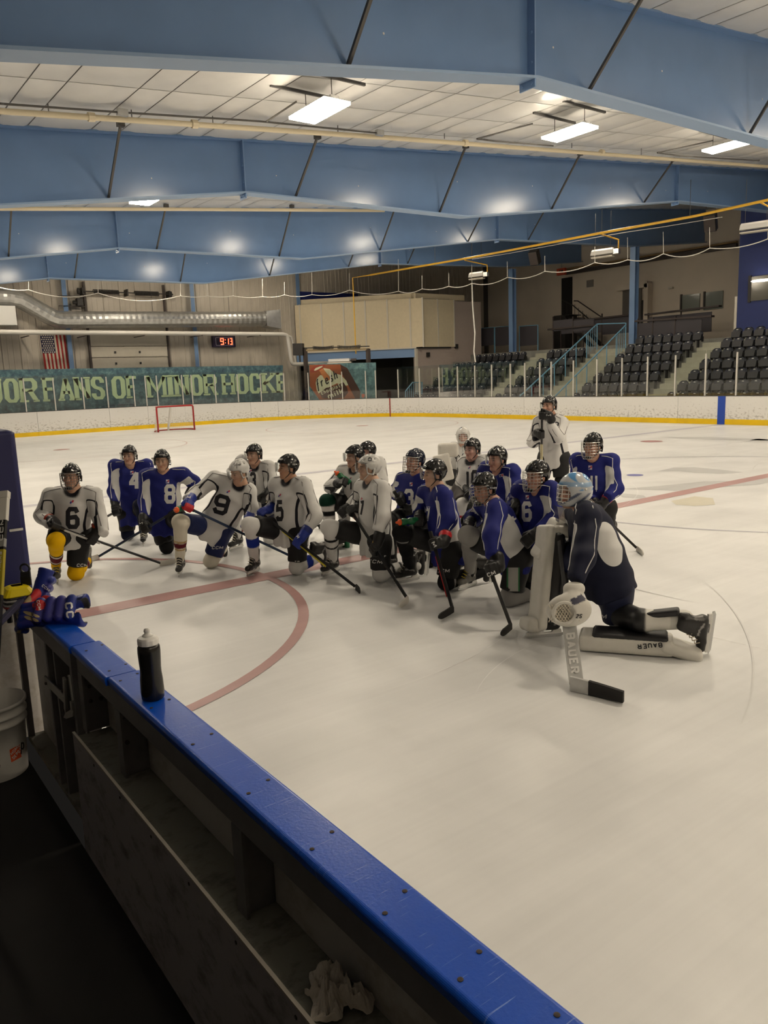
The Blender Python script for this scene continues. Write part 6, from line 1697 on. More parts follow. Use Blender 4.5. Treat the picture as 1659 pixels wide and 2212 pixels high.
add(label='blue jersey 3 player with navy caged helmet behind the blue 7', style='blue', helmet='navy', face='cage', wire=1, phi=42, hphi=50, hpitch=8, head=(895, 992, 1.26), num=('3', 883, 1077, 21, 42), crest=(888, 1046, 6, 8), sock=(BLK, ), h=.0155,
    j=dict(shR=(872, 1038), shL=(926, 1040), elR=(856, 1064, -.02), wrR=(868, 1079, -.08), hip=(892, 1116)), skin=(0.56, 0.312, 0.230), text=[('gloveR', 'S', 852, 1098, 6, 6, 'white')],
    stickpx=dict(a=(852, 1062, 'wrR', -.06), h=(935, 1215), t=(950, 1222), **sp('dark stick held by the blue jersey 3 player', butt='black')))
add(label='blue jersey 7 player in black visor helmet with red-cuffed gloves', style='blue', face='visor', phi=66, hphi=74, knee=(966, 1256), num=('7', 922, 1119, 11, 50, dict(slant=.05)), sock=(BLK, (.1, .14, GRY)), glove=(BLK, RED),
    j=dict(head=(937, 1024), shL=(958, 1072, -.04), shR=(922, 1066), elL=(968, 1122, -.05), wrL=(946, 1166, -.12), elR=(908, 1095), wrR=(906, 1114, -.03), hip=(966, 1178), knU=(868, 1151), anU=(884, 1221, 'g'), toU=(856, 1251, 'g')), glovemode={'R': 'free'}, skin=(0.63, 0.390, 0.284),
    text=[('pants', 'CCM', 957, 1233, 26, 8, 'white', dict(slant=.15)), ('gloveL', 'M', 938, 1176, 9, 9, 'white', dict(rot=-60))],
    stickpx=dict(a=(930, 1150, 'wrL', -.06), h=(978, 1324), t=(950, 1344), **sp('black and red stick held upright by the blue jersey 7 player', butt='black', mark=(.3, .8, 'red'))))
add(label='white jersey 10 player in black helmet beside the far goalie', style='white', face='visor', phi=36, hphi=46, head=(1019, 963, 1.28), num=('10', 1020, 1034, 25, 38), crest=(1014, 1010, 5, 7), sock=(WHT, (.3, .36, RED), (.5, .56, BLK)), h=.016, pants=np.array((.035, .028, .026)),
    j=dict(shR=(1004, 1000), shL=(1046, 998), hip=(1014, 1058), elR=(1000, 1040), wrR=(1012, 1060, -.1), knU=(1000, 1092), anU=(998, 1160)), skin=(0.63, 0.364, 0.297))
add(label='blue jersey player without number behind the bent blue player', style='blue', face='visor', phi=45, hphi=54, head=(1073, 985, 1.27), sock=(BLK, ), h=.0155, crest=(1083, 1027, 10, 6, 15),
    j=dict(shR=(1052, 1014), shL=(1105, 1020), elL=(1114, 1072), wrL=(1104, 1086), hip=(1082, 1094)), skin=(0.59, 0.325, 0.243), text=[('gloveL', 'SHERWOOD', 1107, 1079, 28, 4, 'white', dict(rot=-8))])
add(label='bent blue jersey player in black caged helmet with grey socks', style='blue', face='cage', phi=66, hphi=60, hpitch=-8, knee=(1102, 1289), num=('9', 1115, 1112, 11, 28, dict(rot=-35)), sock=(GRY*.8, ), glove=(BLK, BLK), boot='grey',
    j=dict(head=(1046, 1056), neck=(1066, 1088), shL=(1072, 1104, -.06), shR=(1046, 1096, .05), elL=(1062, 1156, -.1), wrL=(1062, 1212, -.16), elR=(1022, 1120, .05), wrR=(1016, 1128, -.02), hip=(1108, 1196), knU=(1012, 1156), anU=(1015, 1232, 'g'), toU=(988, 1268, 'g'), anD=(1150, 1284)), skin=(0.56, 0.312, 0.230), glovemode={'R': 'free'},
    text=[('gloveL', 'CCM', 1057, 1241, 26, 9, 'white', dict(rot=22)), ('helmet', 'BAUER', 1066, 1054, 14, 3.5, 'white', dict(step=1.2))],
    stickpx=dict(a=(1058, 1228, 'wrL', -.05), h=(1104, 1361), t=(1086, 1381), **sp('short-looking black stick held by the bent blue player', butt='black')))
add(label='blue jersey 6 player with white-wired cage helmet left of the goalie', style='blue', face='cage', wire=1, phi=38, hphi=58, head=(1159, 1020, 1.27), num=('6', 1138, 1105, 22, 44), crest=(1139, 1074, 7, 9), sock=(BLK, ), h=.0155, up='L',
    j=dict(shR=(1127, 1058), shL=(1190, 1062), elR=(1116, 1086, .10), wrR=(1107, 1103, .02), elL=(1200, 1120), hip=(1162, 1148), knU=(1196, 1150, .1), anU=(1196, 1260, .1)), skin=(0.59, 0.325, 0.243),
    text=[], stickpx=dict(a=(1108, 1105, 'wrR', -.06), h=(1222, 1225), t=(1240, 1232), **sp('black stick marked CCM held across by the blue jersey 6 player', butt='black', mark=(.3, .6, 'cream'))))
p17 = add(label='white jersey player standing with chin on his stick', style='white', face='visor', base=STAND, phi=34, hphi=48, head=(1186, 874, 1.72), sock=(BLK, ), h=.016, up='R',
    j=dict(shR=(1164, 912), shL=(1213, 914), elL=(1205, 946, -.12), wrL=(1184, 906, -.14), elR=(1152, 955, -.05), wrR=(1162, 943, -.14), hip=(1196, 985)), skin=(0.61, 0.338, 0.243), text=[('pants', 'CCM', 1194, 1038, 22, 6, 'white', dict(slant=.2)), ('gloveL', 'M', 1185, 897, 8, 4, 'white')],
    stickpx=dict(a=(1171, 884, 'wrL', -.06), h=(1168, 1122), t=(1150, 1128), **sp('stick standing upright under the chin of the standing player', butt='black', mark=(.3, .45, 'cream'))))
add(label='blue jersey 11 player with caged helmet at the right end', style='blue', face='cage', wire=1, phi=28, hphi=48, head=(1280, 950, 1.38), k=1.06, num=('11', 1283, 1043, 22, 38), crest=(1275, 1010, 8, 9), sock=(BLK, ), glove=(BLK, RED), h=.0145,
    j=dict(shR=(1248, 996), shL=(1319, 998), elL=(1330, 1055), wrL=(1308, 1078), elR=(1250, 1050), wrR=(1282, 1088, -.06), hip=(1285, 1094)), skin=(0.57, 0.325, 0.230),
    stickpx=dict(a=(1286, 1098, 'wrR', -.05), h=(1376, 1191), t=(1398, 1206), **sp('dark stick with pale blade pointing right from jersey 11', blade='white', butt='black', shaft=(.02, .018, .016))))
# ------------------------------------------------------------------ goalies
def rbox(name, c, fr, half, r, m, parent, h=.016, colf=None):
    c = np.asarray(c, float); fr = np.asarray(fr); half = np.asarray(half, float)-r
    def f(P_):
        q = np.abs((P_-c) @ fr.T)-half; return np.linalg.norm(np.maximum(q, 0), axis=1)+np.minimum(q.max(1), 0)-r
    ex = (np.abs(fr).T @ (half+r))
    V, Q = sdf_mesh(f, c-ex, c+ex, h); cols = None if colf is None else colf((V-c) @ fr.T)
    return link(name, np_mesh(name, V, Q, cols), m, parent)
M_pad = mat('pad_leather', (.6, .6, .57), .45, attr='Col', var=.06, vscale=12)
PADW = np.array((.64, .62, .57))
g = add(label='goalie in dark navy jersey kneeling at the right, painted mask', style='navy', helmet='mask', phi=80, hphi=70, hpitch=4, knee=(1335, 1358), goalie=True, hem=-.06, pants=np.array(srgb(28, 34, 62)), chestk=1.16, k=1.06, h=.014,
    j=dict(head=(1240, 1062), neck=(1262, 1096), shL=(1270, 1118, -.10), shR=(1244, 1116, .10), elL=(1260, 1205, -.14), wrL=(1240, 1262, -.20), elR=(1206, 1160), wrR=(1190, 1172), hip=(1316, 1268), knU=(1190, 1180, .05), anU=(1180, 1330, .05)), skin=(0.63, 0.377, 0.284),
    text=[('pants', 'CCM', 1293, 1332, 32, 10, 'white', dict(slant=.2))])
F_, L_g = g.F, g.L; gt = g.t; J = g.J
ctop = at_depth(1190, 1150, depth_of(J['knU'])-.02); cbot = at_z(1176, 1352, .10)
cbot = at_depth(1172, 1345, depth_of(at_z(1176, 1352, .10)))
ax = nrm(ctop-cbot); ff = nrm(F_-ax*(F_ @ ax)); ll = np.cross(ax, ff)
def padcol(side):
    def f(q):
        C = np.tile(PADW, (len(q), 1)); C = cmix(C, (.010, .010, .012), ((q[:, 0] < -.005) & (np.abs(q[:, 1]) < .2) & (np.abs(q[:, 2]) < .36)).astype(float)); return C
    return f
rbox('pad_inner', (ctop+cbot)/2-ff*.035, (ff, ll, ax), (.05, .135, np.linalg.norm(ctop-cbot)/2+.0), .03, mat('pad_black', (.012, .012, .014), .5), gt)
rbox('leg_pad', (ctop+cbot)/2+ff*.045, (ff, ll, ax), (.045, .14, np.linalg.norm(ctop-cbot)/2+.06), .035, M_pad, gt, colf=lambda q: np.tile(PADW, (len(q), 1)))['label'] = 'white goalie leg pad on the raised leg'
rbox('knee_stack', (ctop*.42+cbot*.58)-ff*.09, (ff, ll, ax), (.07, .12, .12), .04, mat('pad_black', (.012, .012, .014), .5), gt)
rbox('toe_flap', cbot+ff*.10-ax*.02, (ff, ll, ax), (.07, .12, .06), .04, M_pad, gt, colf=lambda q: np.tile(PADW, (len(q), 1)))
rbox('thigh_rise', ctop-ff*.08+ax*.02, (ff, ll, ax), (.09, .12, .05), .04, M_pad, gt, colf=lambda q: np.tile(PADW, (len(q), 1)))
def calff(P_):
    d = sd_cone(P_, J['knU'], cbot+ax*.05-ff*.1, .10, .07); return d
V, Q = sdf_mesh(calff, np.minimum(J['knU'], cbot)-.2, np.maximum(J['knU'], cbot)+.2, .016); link('sock', np_mesh('sock', V, Q, np.tile(BLK, (len(V), 1))), M_sockm, gt)
g.skate(cbot-ff*.06-ax*.02+np.array((0, 0, .0)), cbot+ff*.2, 0)
# pad of the kneeling leg, flat on the ice
p0 = at_z(1266, 1380, .07); p1 = at_z(1440, 1392, .07); p2 = at_z(1500, 1400, .07)
bx = nrm(p1-p0); by = nrm(np.cross(HUP, bx)); 
pd2 = rbox('leg_pad', (p0+p1)/2+np.array((0, 0, .0)), (bx, by, HUP), (np.linalg.norm(p1-p0)/2+.05, .13, .065), .03, M_pad, gt, h=.014, colf=lambda q: np.tile(PADW, (len(q), 1))); pd2['label'] = 'white goalie leg pad lying on the ice'
rbox('pad_inner', (p0+p1)/2+bx*.03+HUP*.062, (bx, by, HUP), (np.linalg.norm(p1-p0)/2-.02, .12, .025), .02, mat('pad_black', (.012, .012, .014), .5), gt)
b2 = nrm(p2-p1+np.array((0, 0, -.0)));  u2 = np.array((0, 0, 1.))
rbox('boot_flap', (p1+p2)/2-np.array((0, 0, .02)), (nrm(bx*.95-HUP*.28), by, nrm(bx*.28+HUP*.95)), (np.linalg.norm(p2-p1)/2+.06, .12, .05), .04, M_pad, gt, colf=lambda q: np.tile(PADW, (len(q), 1)))
kn = J['knD']; anp = at_depth(1478, 1338, depth_of(p2)+.05)
def calf2(P_): return smin(sd_cone(P_, kn+HUP*.12, at_depth(1385, 1340, depth_of(p1)+.02), .12, .085), sd_cone(P_, at_depth(1385, 1340, depth_of(p1)+.02), anp, .085, .075), .04)
V, Q = sdf_mesh(calf2, np.minimum(kn, anp)-.2, np.maximum(kn, anp)+.25, .015)
tq = (V-kn) @ bx; C = cmix(np.tile(BLK, (len(V), 1)), PADW, sstep(.20, .22, tq)); C = cmix(C, (.5, .49, .45), ((np.abs(tq-.42) < .035)).astype(float)); link('calf_wrap', np_mesh('calf_wrap', V, Q, C), M_pad, gt)
MB().bar(at_depth(1375, 1330, depth_of(p1)+.02), at_depth(1468, 1320, depth_of(p2)), .10, .05).build('calf_flap', mat('pad_black', (.012, .012, .014), .5), gt, bevel=.015)
oldF = g.F; g.F = nrm(F_); g.skate(at_depth(1500, 1338, depth_of(p2)), p2, 1)
decal('lettering', BVHTree.FromPolygons([pd2.matrix_world @ v.co+Vector(pd2.location)+Vector(gt.location) if False else v.co for v in pd2.data.vertices], [tuple(p.vertices) for p in pd2.data.polygons]), px_text('BAUER', 1404, 1395, 54, 11, t=2.4, slant=-.1, rot=180+4), mat('print_black', tuple(INK), .6), gt)
# catching glove and blocker
gc = at_depth(1229, 1318, depth_of(J['wrL'])-.06); cuff = at_depth(1240, 1276, depth_of(J['wrL'])-.02)
gfr = np.stack([nrm(-IL), nrm(np.cross(TC, -IL)), TC])
def gl_f(P_):
    d = sd_ell(P_, gc, gfr, (.165, .125, .075)); d = smin(d, sd_cone(P_, cuff, gc, .062, .085), .03)
    d = smax(d, -sd_ell(P_, gc+IL*.05+TC*.075+np.array((0, 0, -.01)), gfr, (.075, .075, .06)), .015)
    return smin(d, sd_cone(P_, cuff-IL*.035+HUP*.015, cuff+IL*.035+HUP*.015, .045, .045), .02)
V, Q = sdf_mesh(gl_f, np.minimum(gc, cuff)-.25, np.maximum(gc, cuff)+.25, .012)
q = (V-gc) @ gfr.T; C = np.tile(PADW, (len(V), 1)); C = cmix(C, srgb(40, 40, 66), ((np.abs(q[:, 1]-.075-.25*q[:, 0]) < .022) & (q[:, 0] > -.0) & (q[:, 2] > .0)).astype(float))
cg_ = link('catching_glove', np_mesh('catching_glove', V, Q, C), M_pad, gt); cg_['label'] = 'white goalie catching glove'
bvg = BVHTree.FromPolygons([Vector(v) for v in V.tolist()], Q.tolist())
decal('lettering', bvg, px_text('2S', 1251, 1331, 13, 9, slant=.2), mat('print_black', tuple(INK), .6), gt)
mb = MB(); pc = gc+IL*.05+TC*.062
for k in range(-3, 4):
    for sgn in (-1, 1):
        a = pc+(-IL)*(k*.022)-HUP*.065+(-IL)*sgn*.045; b = pc+(-IL)*(k*.022)+HUP*.065-(-IL)*sgn*.045; mb.tube([a, (a+b)/2-TC*.035, b], .004, 4)
mb.build('pocket_lacing', M_lace, gt)
MB().tube([pc+math.cos(a)*.08*(-IL)+math.sin(a)*.078*HUP for a in np.linspace(0, 6.28, 17)], .012, 6).build('pocket_rim', M_tapew, gt)
bc = at_depth(1186, 1166, depth_of(J['wrR'])-.12)
rbox('blocker', bc, (nrm(F_*.8+HUP*.5), L_g, nrm(HUP*.8-F_*.5)), (.06, .11, .19), .035, M_pad, gt, colf=lambda q: np.tile(PADW, (len(q), 1)))['label'] = 'white goalie blocker on the raised knee'
# goalie stick
sA = at_depth(1205, 1150, depth_of(J['wrR'])-.20); sB = at_z(1246, 1482, .045)
t = thing('goalie_stick', 'grey paddle goalie stick lettered BAUER with black taped blade', 'hockey stick', (sB[0], sB[1], 0))
sd_ = nrm(sB-sA); wd = nrm(np.cross(sd_, nrm(CAM-sB))); th_ = np.cross(wd, sd_)
sP = sA+(sB-sA)*.60
MB().bar(sA, sP, .030, .022, th_).build('shaft', mat('goalie_shaft', (.03, .03, .032), .4), t, bevel=.003)
M_paddle = mat('paddle_grey', (.50, .50, .49), .4, var=.12, vscale=14)
pw = .052
po = MB().prism([(-pw, 0), (pw, 0), (pw*.96, -np.linalg.norm(sB-sP)+.02), (-pw*.96, -np.linalg.norm(sB-sP)-.01)], sP-th_*.012, wd, -sd_, th_, .024).build('paddle', M_paddle, t, bevel=.004)
sT = at_z(1350, 1508, .03); bd_ = nrm((sT-sB)*(1, 1, 0)); bs = np.cross(bd_, HUP)
def gblade(name, f0, f1, m, grow=0.):
    n = 8; vs = []; Lb = np.linalg.norm((sT-sB)[:2])
    for i in range(n+1):
        f = f0+(f1-f0)*i/n; c = sB*(1, 1, 0)+bd_*(f*Lb)+bs*(.03*f*f); h0 = .004+.01*f*f; h1 = .105-.02*f
        for s_ in (-.011-grow, .011+grow): vs += [c+bs*s_+HUP*(h0-grow), c+bs*s_+HUP*(h1+grow)]
    fs = []
    for i in range(n):
        p = 4*i; fs += [(p, p+1, p+5, p+4), (p+2, p+6, p+7, p+3), (p, p+4, p+6, p+2), (p+1, p+3, p+7, p+5)]
    fs += [(0, 2, 3, 1), (4*n, 4*n+1, 4*n+3, 4*n+2)]
    MB().add(vs, fs).build(name, m, t)
gblade('blade', -.14, .98, M_paddle); gblade('blade_tape', .26, 1., M_tapeb, .003)
cpx = [project(sA+(sB-sA)*f) for f in (.66, .95)]
rot_ = -90+math.degrees(math.atan2(cpx[1][0]-cpx[0][0], cpx[1][1]-cpx[0][1]))
pv = [po.data.vertices[i].co for i in range(len(po.data.vertices))]
decal('lettering', BVHTree.FromPolygons(pv, [tuple(p.vertices) for p in po.data.polygons]), px_text('BAUER', (cpx[0][0]+cpx[1][0])/2, (cpx[0][1]+cpx[1][1])/2+2, 88, 20, t=4.2, rot=rot_), mat('letter_white', (.72, .71, .69), .5), t)
# far goalie
g2 = add(label='far goalie in plain white jersey and white mask with white pads', style='plain', helmet='mask', phi=18, hphi=6, head=(1000, 940, 1.25), goalie=True, pants=BLK, h=.018, chestk=1.1,
    j=dict(shR=(982, 968), shL=(1024, 970), elR=(968, 985), wrR=(965, 1000, -.1), hip=(998, 1022)), skin=(0.61, 0.351, 0.270))
q = at_depth(968, 972, depth_of(g2.J['wrR'])-.15); b = at_depth(958, 1010, depth_of(g2.J['wrR'])-.2)
rbox('catching_glove', q, np.stack([-IL, TC, HUP]), (.16, .07, .11), .05, M_pad, g2.t, colf=lambda q_: np.tile(PADW, (len(q_), 1)))
rbox('blocker', b, np.stack([nrm(-IL+HUP*.2), TC, nrm(HUP+IL*.2)]), (.13, .05, .21), .03, M_pad, g2.t, colf=lambda q_: np.tile(PADW, (len(q_), 1)))
for dx in (-.16, .16):
    kx = g2.root+g2.F*.25+g2.L*dx+HUP*.32; rbox('leg_pad', kx, np.stack([g2.F, g2.L, HUP]), (.08, .14, .32), .05, M_pad, g2.t, colf=lambda q_: np.tile(PADW, (len(q_), 1)))
bp15 = P[13]
if 'pants' in bp15.bvh:
    decal('pants_panel', bp15.bvh['pants'], px_box(1108, 1256, 27, 60, 0, 7), mat('pants_grey', (.40, .39, .37), .6), bp15.t, .003)
    for xx in (1096, 1121): decal('pants_stripe', bp15.bvh['pants'], px_box(xx, 1256, 3, 60, 0, 7), mat('pants_green', srgb(30, 110, 60), .6), bp15.t, .006)
# crest-like print on the far goalie
decal('jersey_print', g2.bvh['jersey'], px_text('W', 990, 985, 18, 14, t=2)+px_text('U', 990, 993, 10, 12, t=2), mat('print_black', tuple(INK), .6), g2.t)

# ------------------------------------------------------------------ green bottles on the ice
M_bot = mat('bottle_green', srgb(18, 105, 62), .3); M_cap_o = mat('bottle_cap_orange', srgb(235, 95, 35), .4)
def bottle(base, axis, lab):
    t = thing('sports_bottle', lab, 'bottle', tuple(base), 'green squeeze bottles'); az = nrm(axis)
    MB().lathe([(.030, 0), (.036, .006), (.037, .09), (.031, .105), (.031, .125), (.037, .14), (.037, .17), (.028, .19)], base, 18, az).build('flask', M_bot, t, smooth=True)
    MB().lathe([(.033, .188), (.034, .205), (.026, .215), (.014, .22), (.012, .24), (.006, .245)], base, 16, az).build('cap', M_cap_o, t, smooth=True)
bottle(at_z(750, 1183, 0.), HUP, 'green bottle standing on the ice under the white-helmeted jersey 7')
bottle(at_z(1133, 1244, 0.), HUP, 'green bottle standing on the ice beside the bent blue player')
c = at_depth(392, 1100, depth_of(P[3].J['wrR'])-.08); bottle(c-TC*.16, TC+IL*.25, 'green bottle with orange cap held by the leaning jersey 9 player')
c = at_depth(738, 1030, depth_of(P[6].J['wrR'])-.05); bottle(c-nrm(IL*.6+HUP*.5)*.13, nrm(IL*.6+HUP*.5), 'green bottle with orange cap raised by a kneeling player')
c = at_depth(902, 1124, depth_of(P[10].J['wrR'])-.08); bottle(c, nrm(IL*.9+TC*.35), 'green bottle with orange cap held by the blue jersey 7 player')
# ================================================================== bench side
M_capb = mat('cap_blue', srgb(18, 74, 190), .30, spec=.5, bump=.06, bscale=120.)
def scratch(m, base, light):
    nt = m.node_tree; N = nt.nodes; L = nt.links; b = N['Principled BSDF']; tc = N.new('ShaderNodeTexCoord'); acc = None
    for ang, k in ((.6, 1.), (1.9, 1.3), (-.5, .8), (2.7, 1.1)):
        mp = N.new('ShaderNodeMapping'); mp.inputs['Rotation'].default_value = (0, 0, ang); mp.inputs['Scale'].default_value = (7*k, 190*k, 7)
        nz = N.new('ShaderNodeTexNoise'); nz.inputs['Scale'].default_value = 1.; nz.inputs['Detail'].default_value = 2; L.new(tc.outputs['Object'], mp.inputs['Vector']); L.new(mp.outputs['Vector'], nz.inputs['Vector'])
        mr = N.new('ShaderNodeMapRange'); mr.inputs['From Min'].default_value = .71; mr.inputs['From Max'].default_value = .76; L.new(nz.outputs['Fac'], mr.inputs['Value'])
        if acc is None: acc = mr.outputs[0]
        else:
            mx = N.new('ShaderNodeMath'); mx.operation = 'MAXIMUM'; L.new(acc, mx.inputs[0]); L.new(mr.outputs[0], mx.inputs[1]); acc = mx.outputs[0]
    mi = N.new('ShaderNodeMixRGB'); mi.inputs[1].default_value = (*base, 1); mi.inputs[2].default_value = (*light, 1); L.new(acc, mi.inputs[0]); L.new(mi.outputs[0], b.inputs['Base Color'])
scratch(M_capb, srgb(12, 82, 200), srgb(120, 150, 220))
M_dirty = mat('sheet_dirty', (.42, .40, .40), .5)
def dirt(m, c1, c2, scale=(5, 5, 9)):
    nt = m.node_tree; N = nt.nodes; L = nt.links; b = N['Principled BSDF']; tc = N.new('ShaderNodeTexCoord'); mp = N.new('ShaderNodeMapping'); mp.inputs['Scale'].default_value = scale
    nz = N.new('ShaderNodeTexNoise'); nz.inputs['Scale'].default_value = 1.2; nz.inputs['Detail'].default_value = 9; nz.inputs['Roughness'].default_value = .7
    L.new(tc.outputs['Object'], mp.inputs['Vector']); L.new(mp.outputs['Vector'], nz.inputs['Vector'])
    cr = N.new('ShaderNodeValToRGB'); cr.color_ramp.elements[0].position = .50; cr.color_ramp.elements[0].color = (*c1, 1); cr.color_ramp.elements[1].position = .68; cr.color_ramp.elements[1].color = (*c2, 1)
    L.new(nz.outputs['Fac'], cr.inputs['Fac']); L.new(cr.outputs['Color'], b.inputs['Base Color'])
dirt(M_dirty, (.42, .40, .42), (.16, .145, .13))
M_sheet = mat('sheet_white', (.60, .58, .56), .5); dirt(M_sheet, (.60, .58, .56), (.40, .37, .32), (3, 3, 4))
M_shelf = mat('shelf_grey', (.22, .22, .19), .7); dirt(M_shelf, (.26, .26, .22), (.12, .11, .10), (6, 9, 6))
M_frame = mat('frame_grey', (.22, .215, .22), .5, metal=.2, var=.15, vscale=9)
M_edge = mat('edge_pale', (.50, .46, .40), .6)
M_screw = mat('screw_brown', (.05, .035, .03), .6, metal=.3)
CZ = 1.045
bb = thing('bench_boards', 'blue-capped grey boards along the players bench', 'boards', (-.09, 1.5, 0))
def cap_piece(name, y0, y1, parent, x0=-.138, x1=.0, dx=0.):
    n = 6; prof = [(x0+.004, CZ-.035)]
    for i in range(n+1):
        a = math.pi-math.pi/2*i/n; prof.append((x0+.014+.014*math.cos(a), CZ-.014+.014*math.sin(a)))
    for i in range(n+1):
        a = math.pi/2-math.pi/2*i/n; prof.append((x1-.014+.014*math.cos(a), CZ-.014+.014*math.sin(a)))
    prof.append((x1-.004, CZ-.035))
    m = len(prof); mb = MB()
    mb.add([(x, y0, z) for x, z in prof]+[(x+dx, y1, z) for x, z in prof], [(i, (i+1) % m, m+(i+1) % m, m+i) for i in range(m)]+[tuple(range(m-1, -1, -1)), tuple(range(m, 2*m))])
    return mb.build(name, M_capb, parent)
cap_piece('cap_rail', -2.2, 3.028, bb); cap_piece('cap_rail', 3.034, 3.525, bb, -.148, -.012)
scr = MB().lathe([(.0062, 0), (.0062, .0016), (.0035, .002)], (0, 0, 0), 10).mesh('screw'); scr.materials.append(M_screw)
def screw(p, parent, rot=None):
    o = bpy.data.objects.new('screw', scr); COL.objects.link(o); o.parent = parent; o.location = Vector(p)-parent.location
    if rot: o.rotation_euler = rot
for y in (.5, .62, .78, .98, 1.22, 1.52, 1.86, 2.25, 2.62, 2.96, 3.10, 3.42): 
    for x in (-.108, -.030): screw((x, y+(.03 if x > -.05 else 0), CZ-.0002), bb)
MB().box(-.134, -.104, -2.2, 3.50, .935, CZ-.036).build('top_rail', M_frame, bb)
MB().box(-.030, -.002, -2.2, 3.52, 0, CZ-.036).build('ice_sheet', M_sheet, bb)
MB().box(-.19, -.031, -2.2, 3.45, .63, .655).build('shelf', M_shelf, bb)
for y in (.45, 1.9, 2.95, 3.47):
    MB().box(-.134, -.031, y-.012, y+.012, .656, .934).build('post_web', M_frame, bb); MB().box(-.136, -.126, y-.032, y+.032, .656, .934).build('post_flange', M_frame, bb)
for y, bolts in ((3.455, ((-.105, .80), (-.06, .80), (-.105, .87), (-.06, .87))), (2.935, ((-.115, .80), (-.05, .83)))):
    MB().box(-.124, -.040, y-.006, y, .765, .90).build('bolt_plate', M_frame, bb)
    for x, z in bolts: MB().lathe([(.009, 0), (.009, .006), (.005, .008)], (x, y-.006, z), 8, (0, -1, 0)).build('bolt', M_screw, bb)
MB().box(-.196, -.188, -2.2, 3.45, ZF+.002, .672).build('kick_panel', M_dirty, bb)
MB().box(-.1975, -.1865, -2.2, 3.45, .672, .680).build('panel_edge', M_edge, bb)
for k in range(9): screw((-.1962, .5+k*.33, .645), bb, (0, -math.pi/2, 0))
MB().box(-.187, -.03, -2.2, 3.45, ZF+.002, ZF+.03).build('sill', M_frame, bb)
# gate
gt_ = thing('bench_gate', 'grey bench gate with steel latch and blue cap', 'gate', (-.09, 4.1, ZF))
cap_piece('cap_rail', 3.534, 4.78, gt_, -.155, -.030)
for y, w_ in ((3.555, .028), (4.02, .02), (4.74, .03)): MB().box(-.15, -.118, y-w_/2, y+w_/2+.01, .16, .935).build('stile', M_frame, gt_)
MB().box(-.150, -.115, 3.54, 4.76, .935, CZ-.036).build('top_rail', M_frame, gt_); MB().box(-.150, -.055, 3.54, 4.76, .14, .17).build('bottom_rail', M_shelf, gt_)
MB().box(-.060, -.045, 3.54, 4.76, .14, CZ-.036).build('ice_sheet', M_sheet, gt_)
MB().box(-.145, -.06, 3.88, 3.905, .17, .93).build('rib', M_frame, gt_)
M_latch = mat('latch_steel', (.30, .29, .27), .4, metal=.6)
la = MB(); lx = -.158
pA = at_x(98, 1468, lx); pB = at_x(142, 1512, lx); la.bar(pA, pB, .01, .045, (0, 0, 1)); la.build('latch_bar', M_latch, gt_, bevel=.003)
p0 = at_x(139, 1465, lx-.01); p1 = at_x(143, 1540, lx-.01); MB().bar(p0, p1, .03, .012, (1, 0, 0)).build('latch_plate', M_latch, gt_, bevel=.002)
p0 = at_x(150, 1462, lx-.02); p1 = at_x(157, 1512, lx-.02); MB().tube([p0+(0, .01, 0), p0, p1, p1+(0, .01, -.01)], .006, 6).build('latch_handle', M_latch, gt_)
p0 = at_x(155, 1516, lx-.01); p1 = at_x(158, 1545, lx-.01); MB().bar(p0, p1, .03, .012, (1, 0, 0)).build('latch_keeper', M_latch, gt_, bevel=.002)
mb = MB(); pts = [(137, 1550), (141, 1540), (152, 1533), (158, 1535), (157, 1548), (143, 1553)]
mb.add([at_x(a, b, lx-.03) for a, b in pts]+[at_x(a, b, lx-.018) for a, b in pts], [(5, 4, 3, 2, 1, 0), (6, 7, 8, 9, 10, 11)]+[(i, (i+1) % 6, 6+(i+1) % 6, 6+i) for i in range(6)]); mb.build('latch_hook', M_latch, gt_)
for a, b in ((101, 1476), (137, 1492), (140, 1535), (150, 1460)): MB().lathe([(.008, 0), (.008, .008), (.004, .01)], at_x(a, b, lx-.012), 8, (-1, 0, 0)).build('bolt', M_screw, gt_)
for z in (.86, .30): MB().lathe([(.016, 0), (.016, .12)], (-.165, 4.80, z), 10).build('hinge', M_black, gt_)
# end wall of the bench
ew = struct('wall_bench_end', MB().box(-2.6, -.0, 4.90, 4.99, ZF, .935), M_sheet, 'white panel closing the end of the bench')
MB().box(-2.6, -.27, 4.84, 4.99, .936, CZ+.01).build('cap_rail', M_capb, ew)
pd_ = thing('padded_post', 'tall navy padded post at the left edge beside the gate', 'post', (-.1, 5.0, 0))
rbox('pad', (-.13, 5.05, 1.45), np.eye(3), (.132, .14, .515), .014, mat('pad_navy', srgb(24, 28, 84), .45, bump=.1, bscale=12), pd_, .022)
a = at_y(34, 1145, 4.905); MB().box(a[0]-.035, a[0]+.04, 4.902, 4.909, a[2]-.006, a[2]+.008).build('scuff', M_galv, pd_)

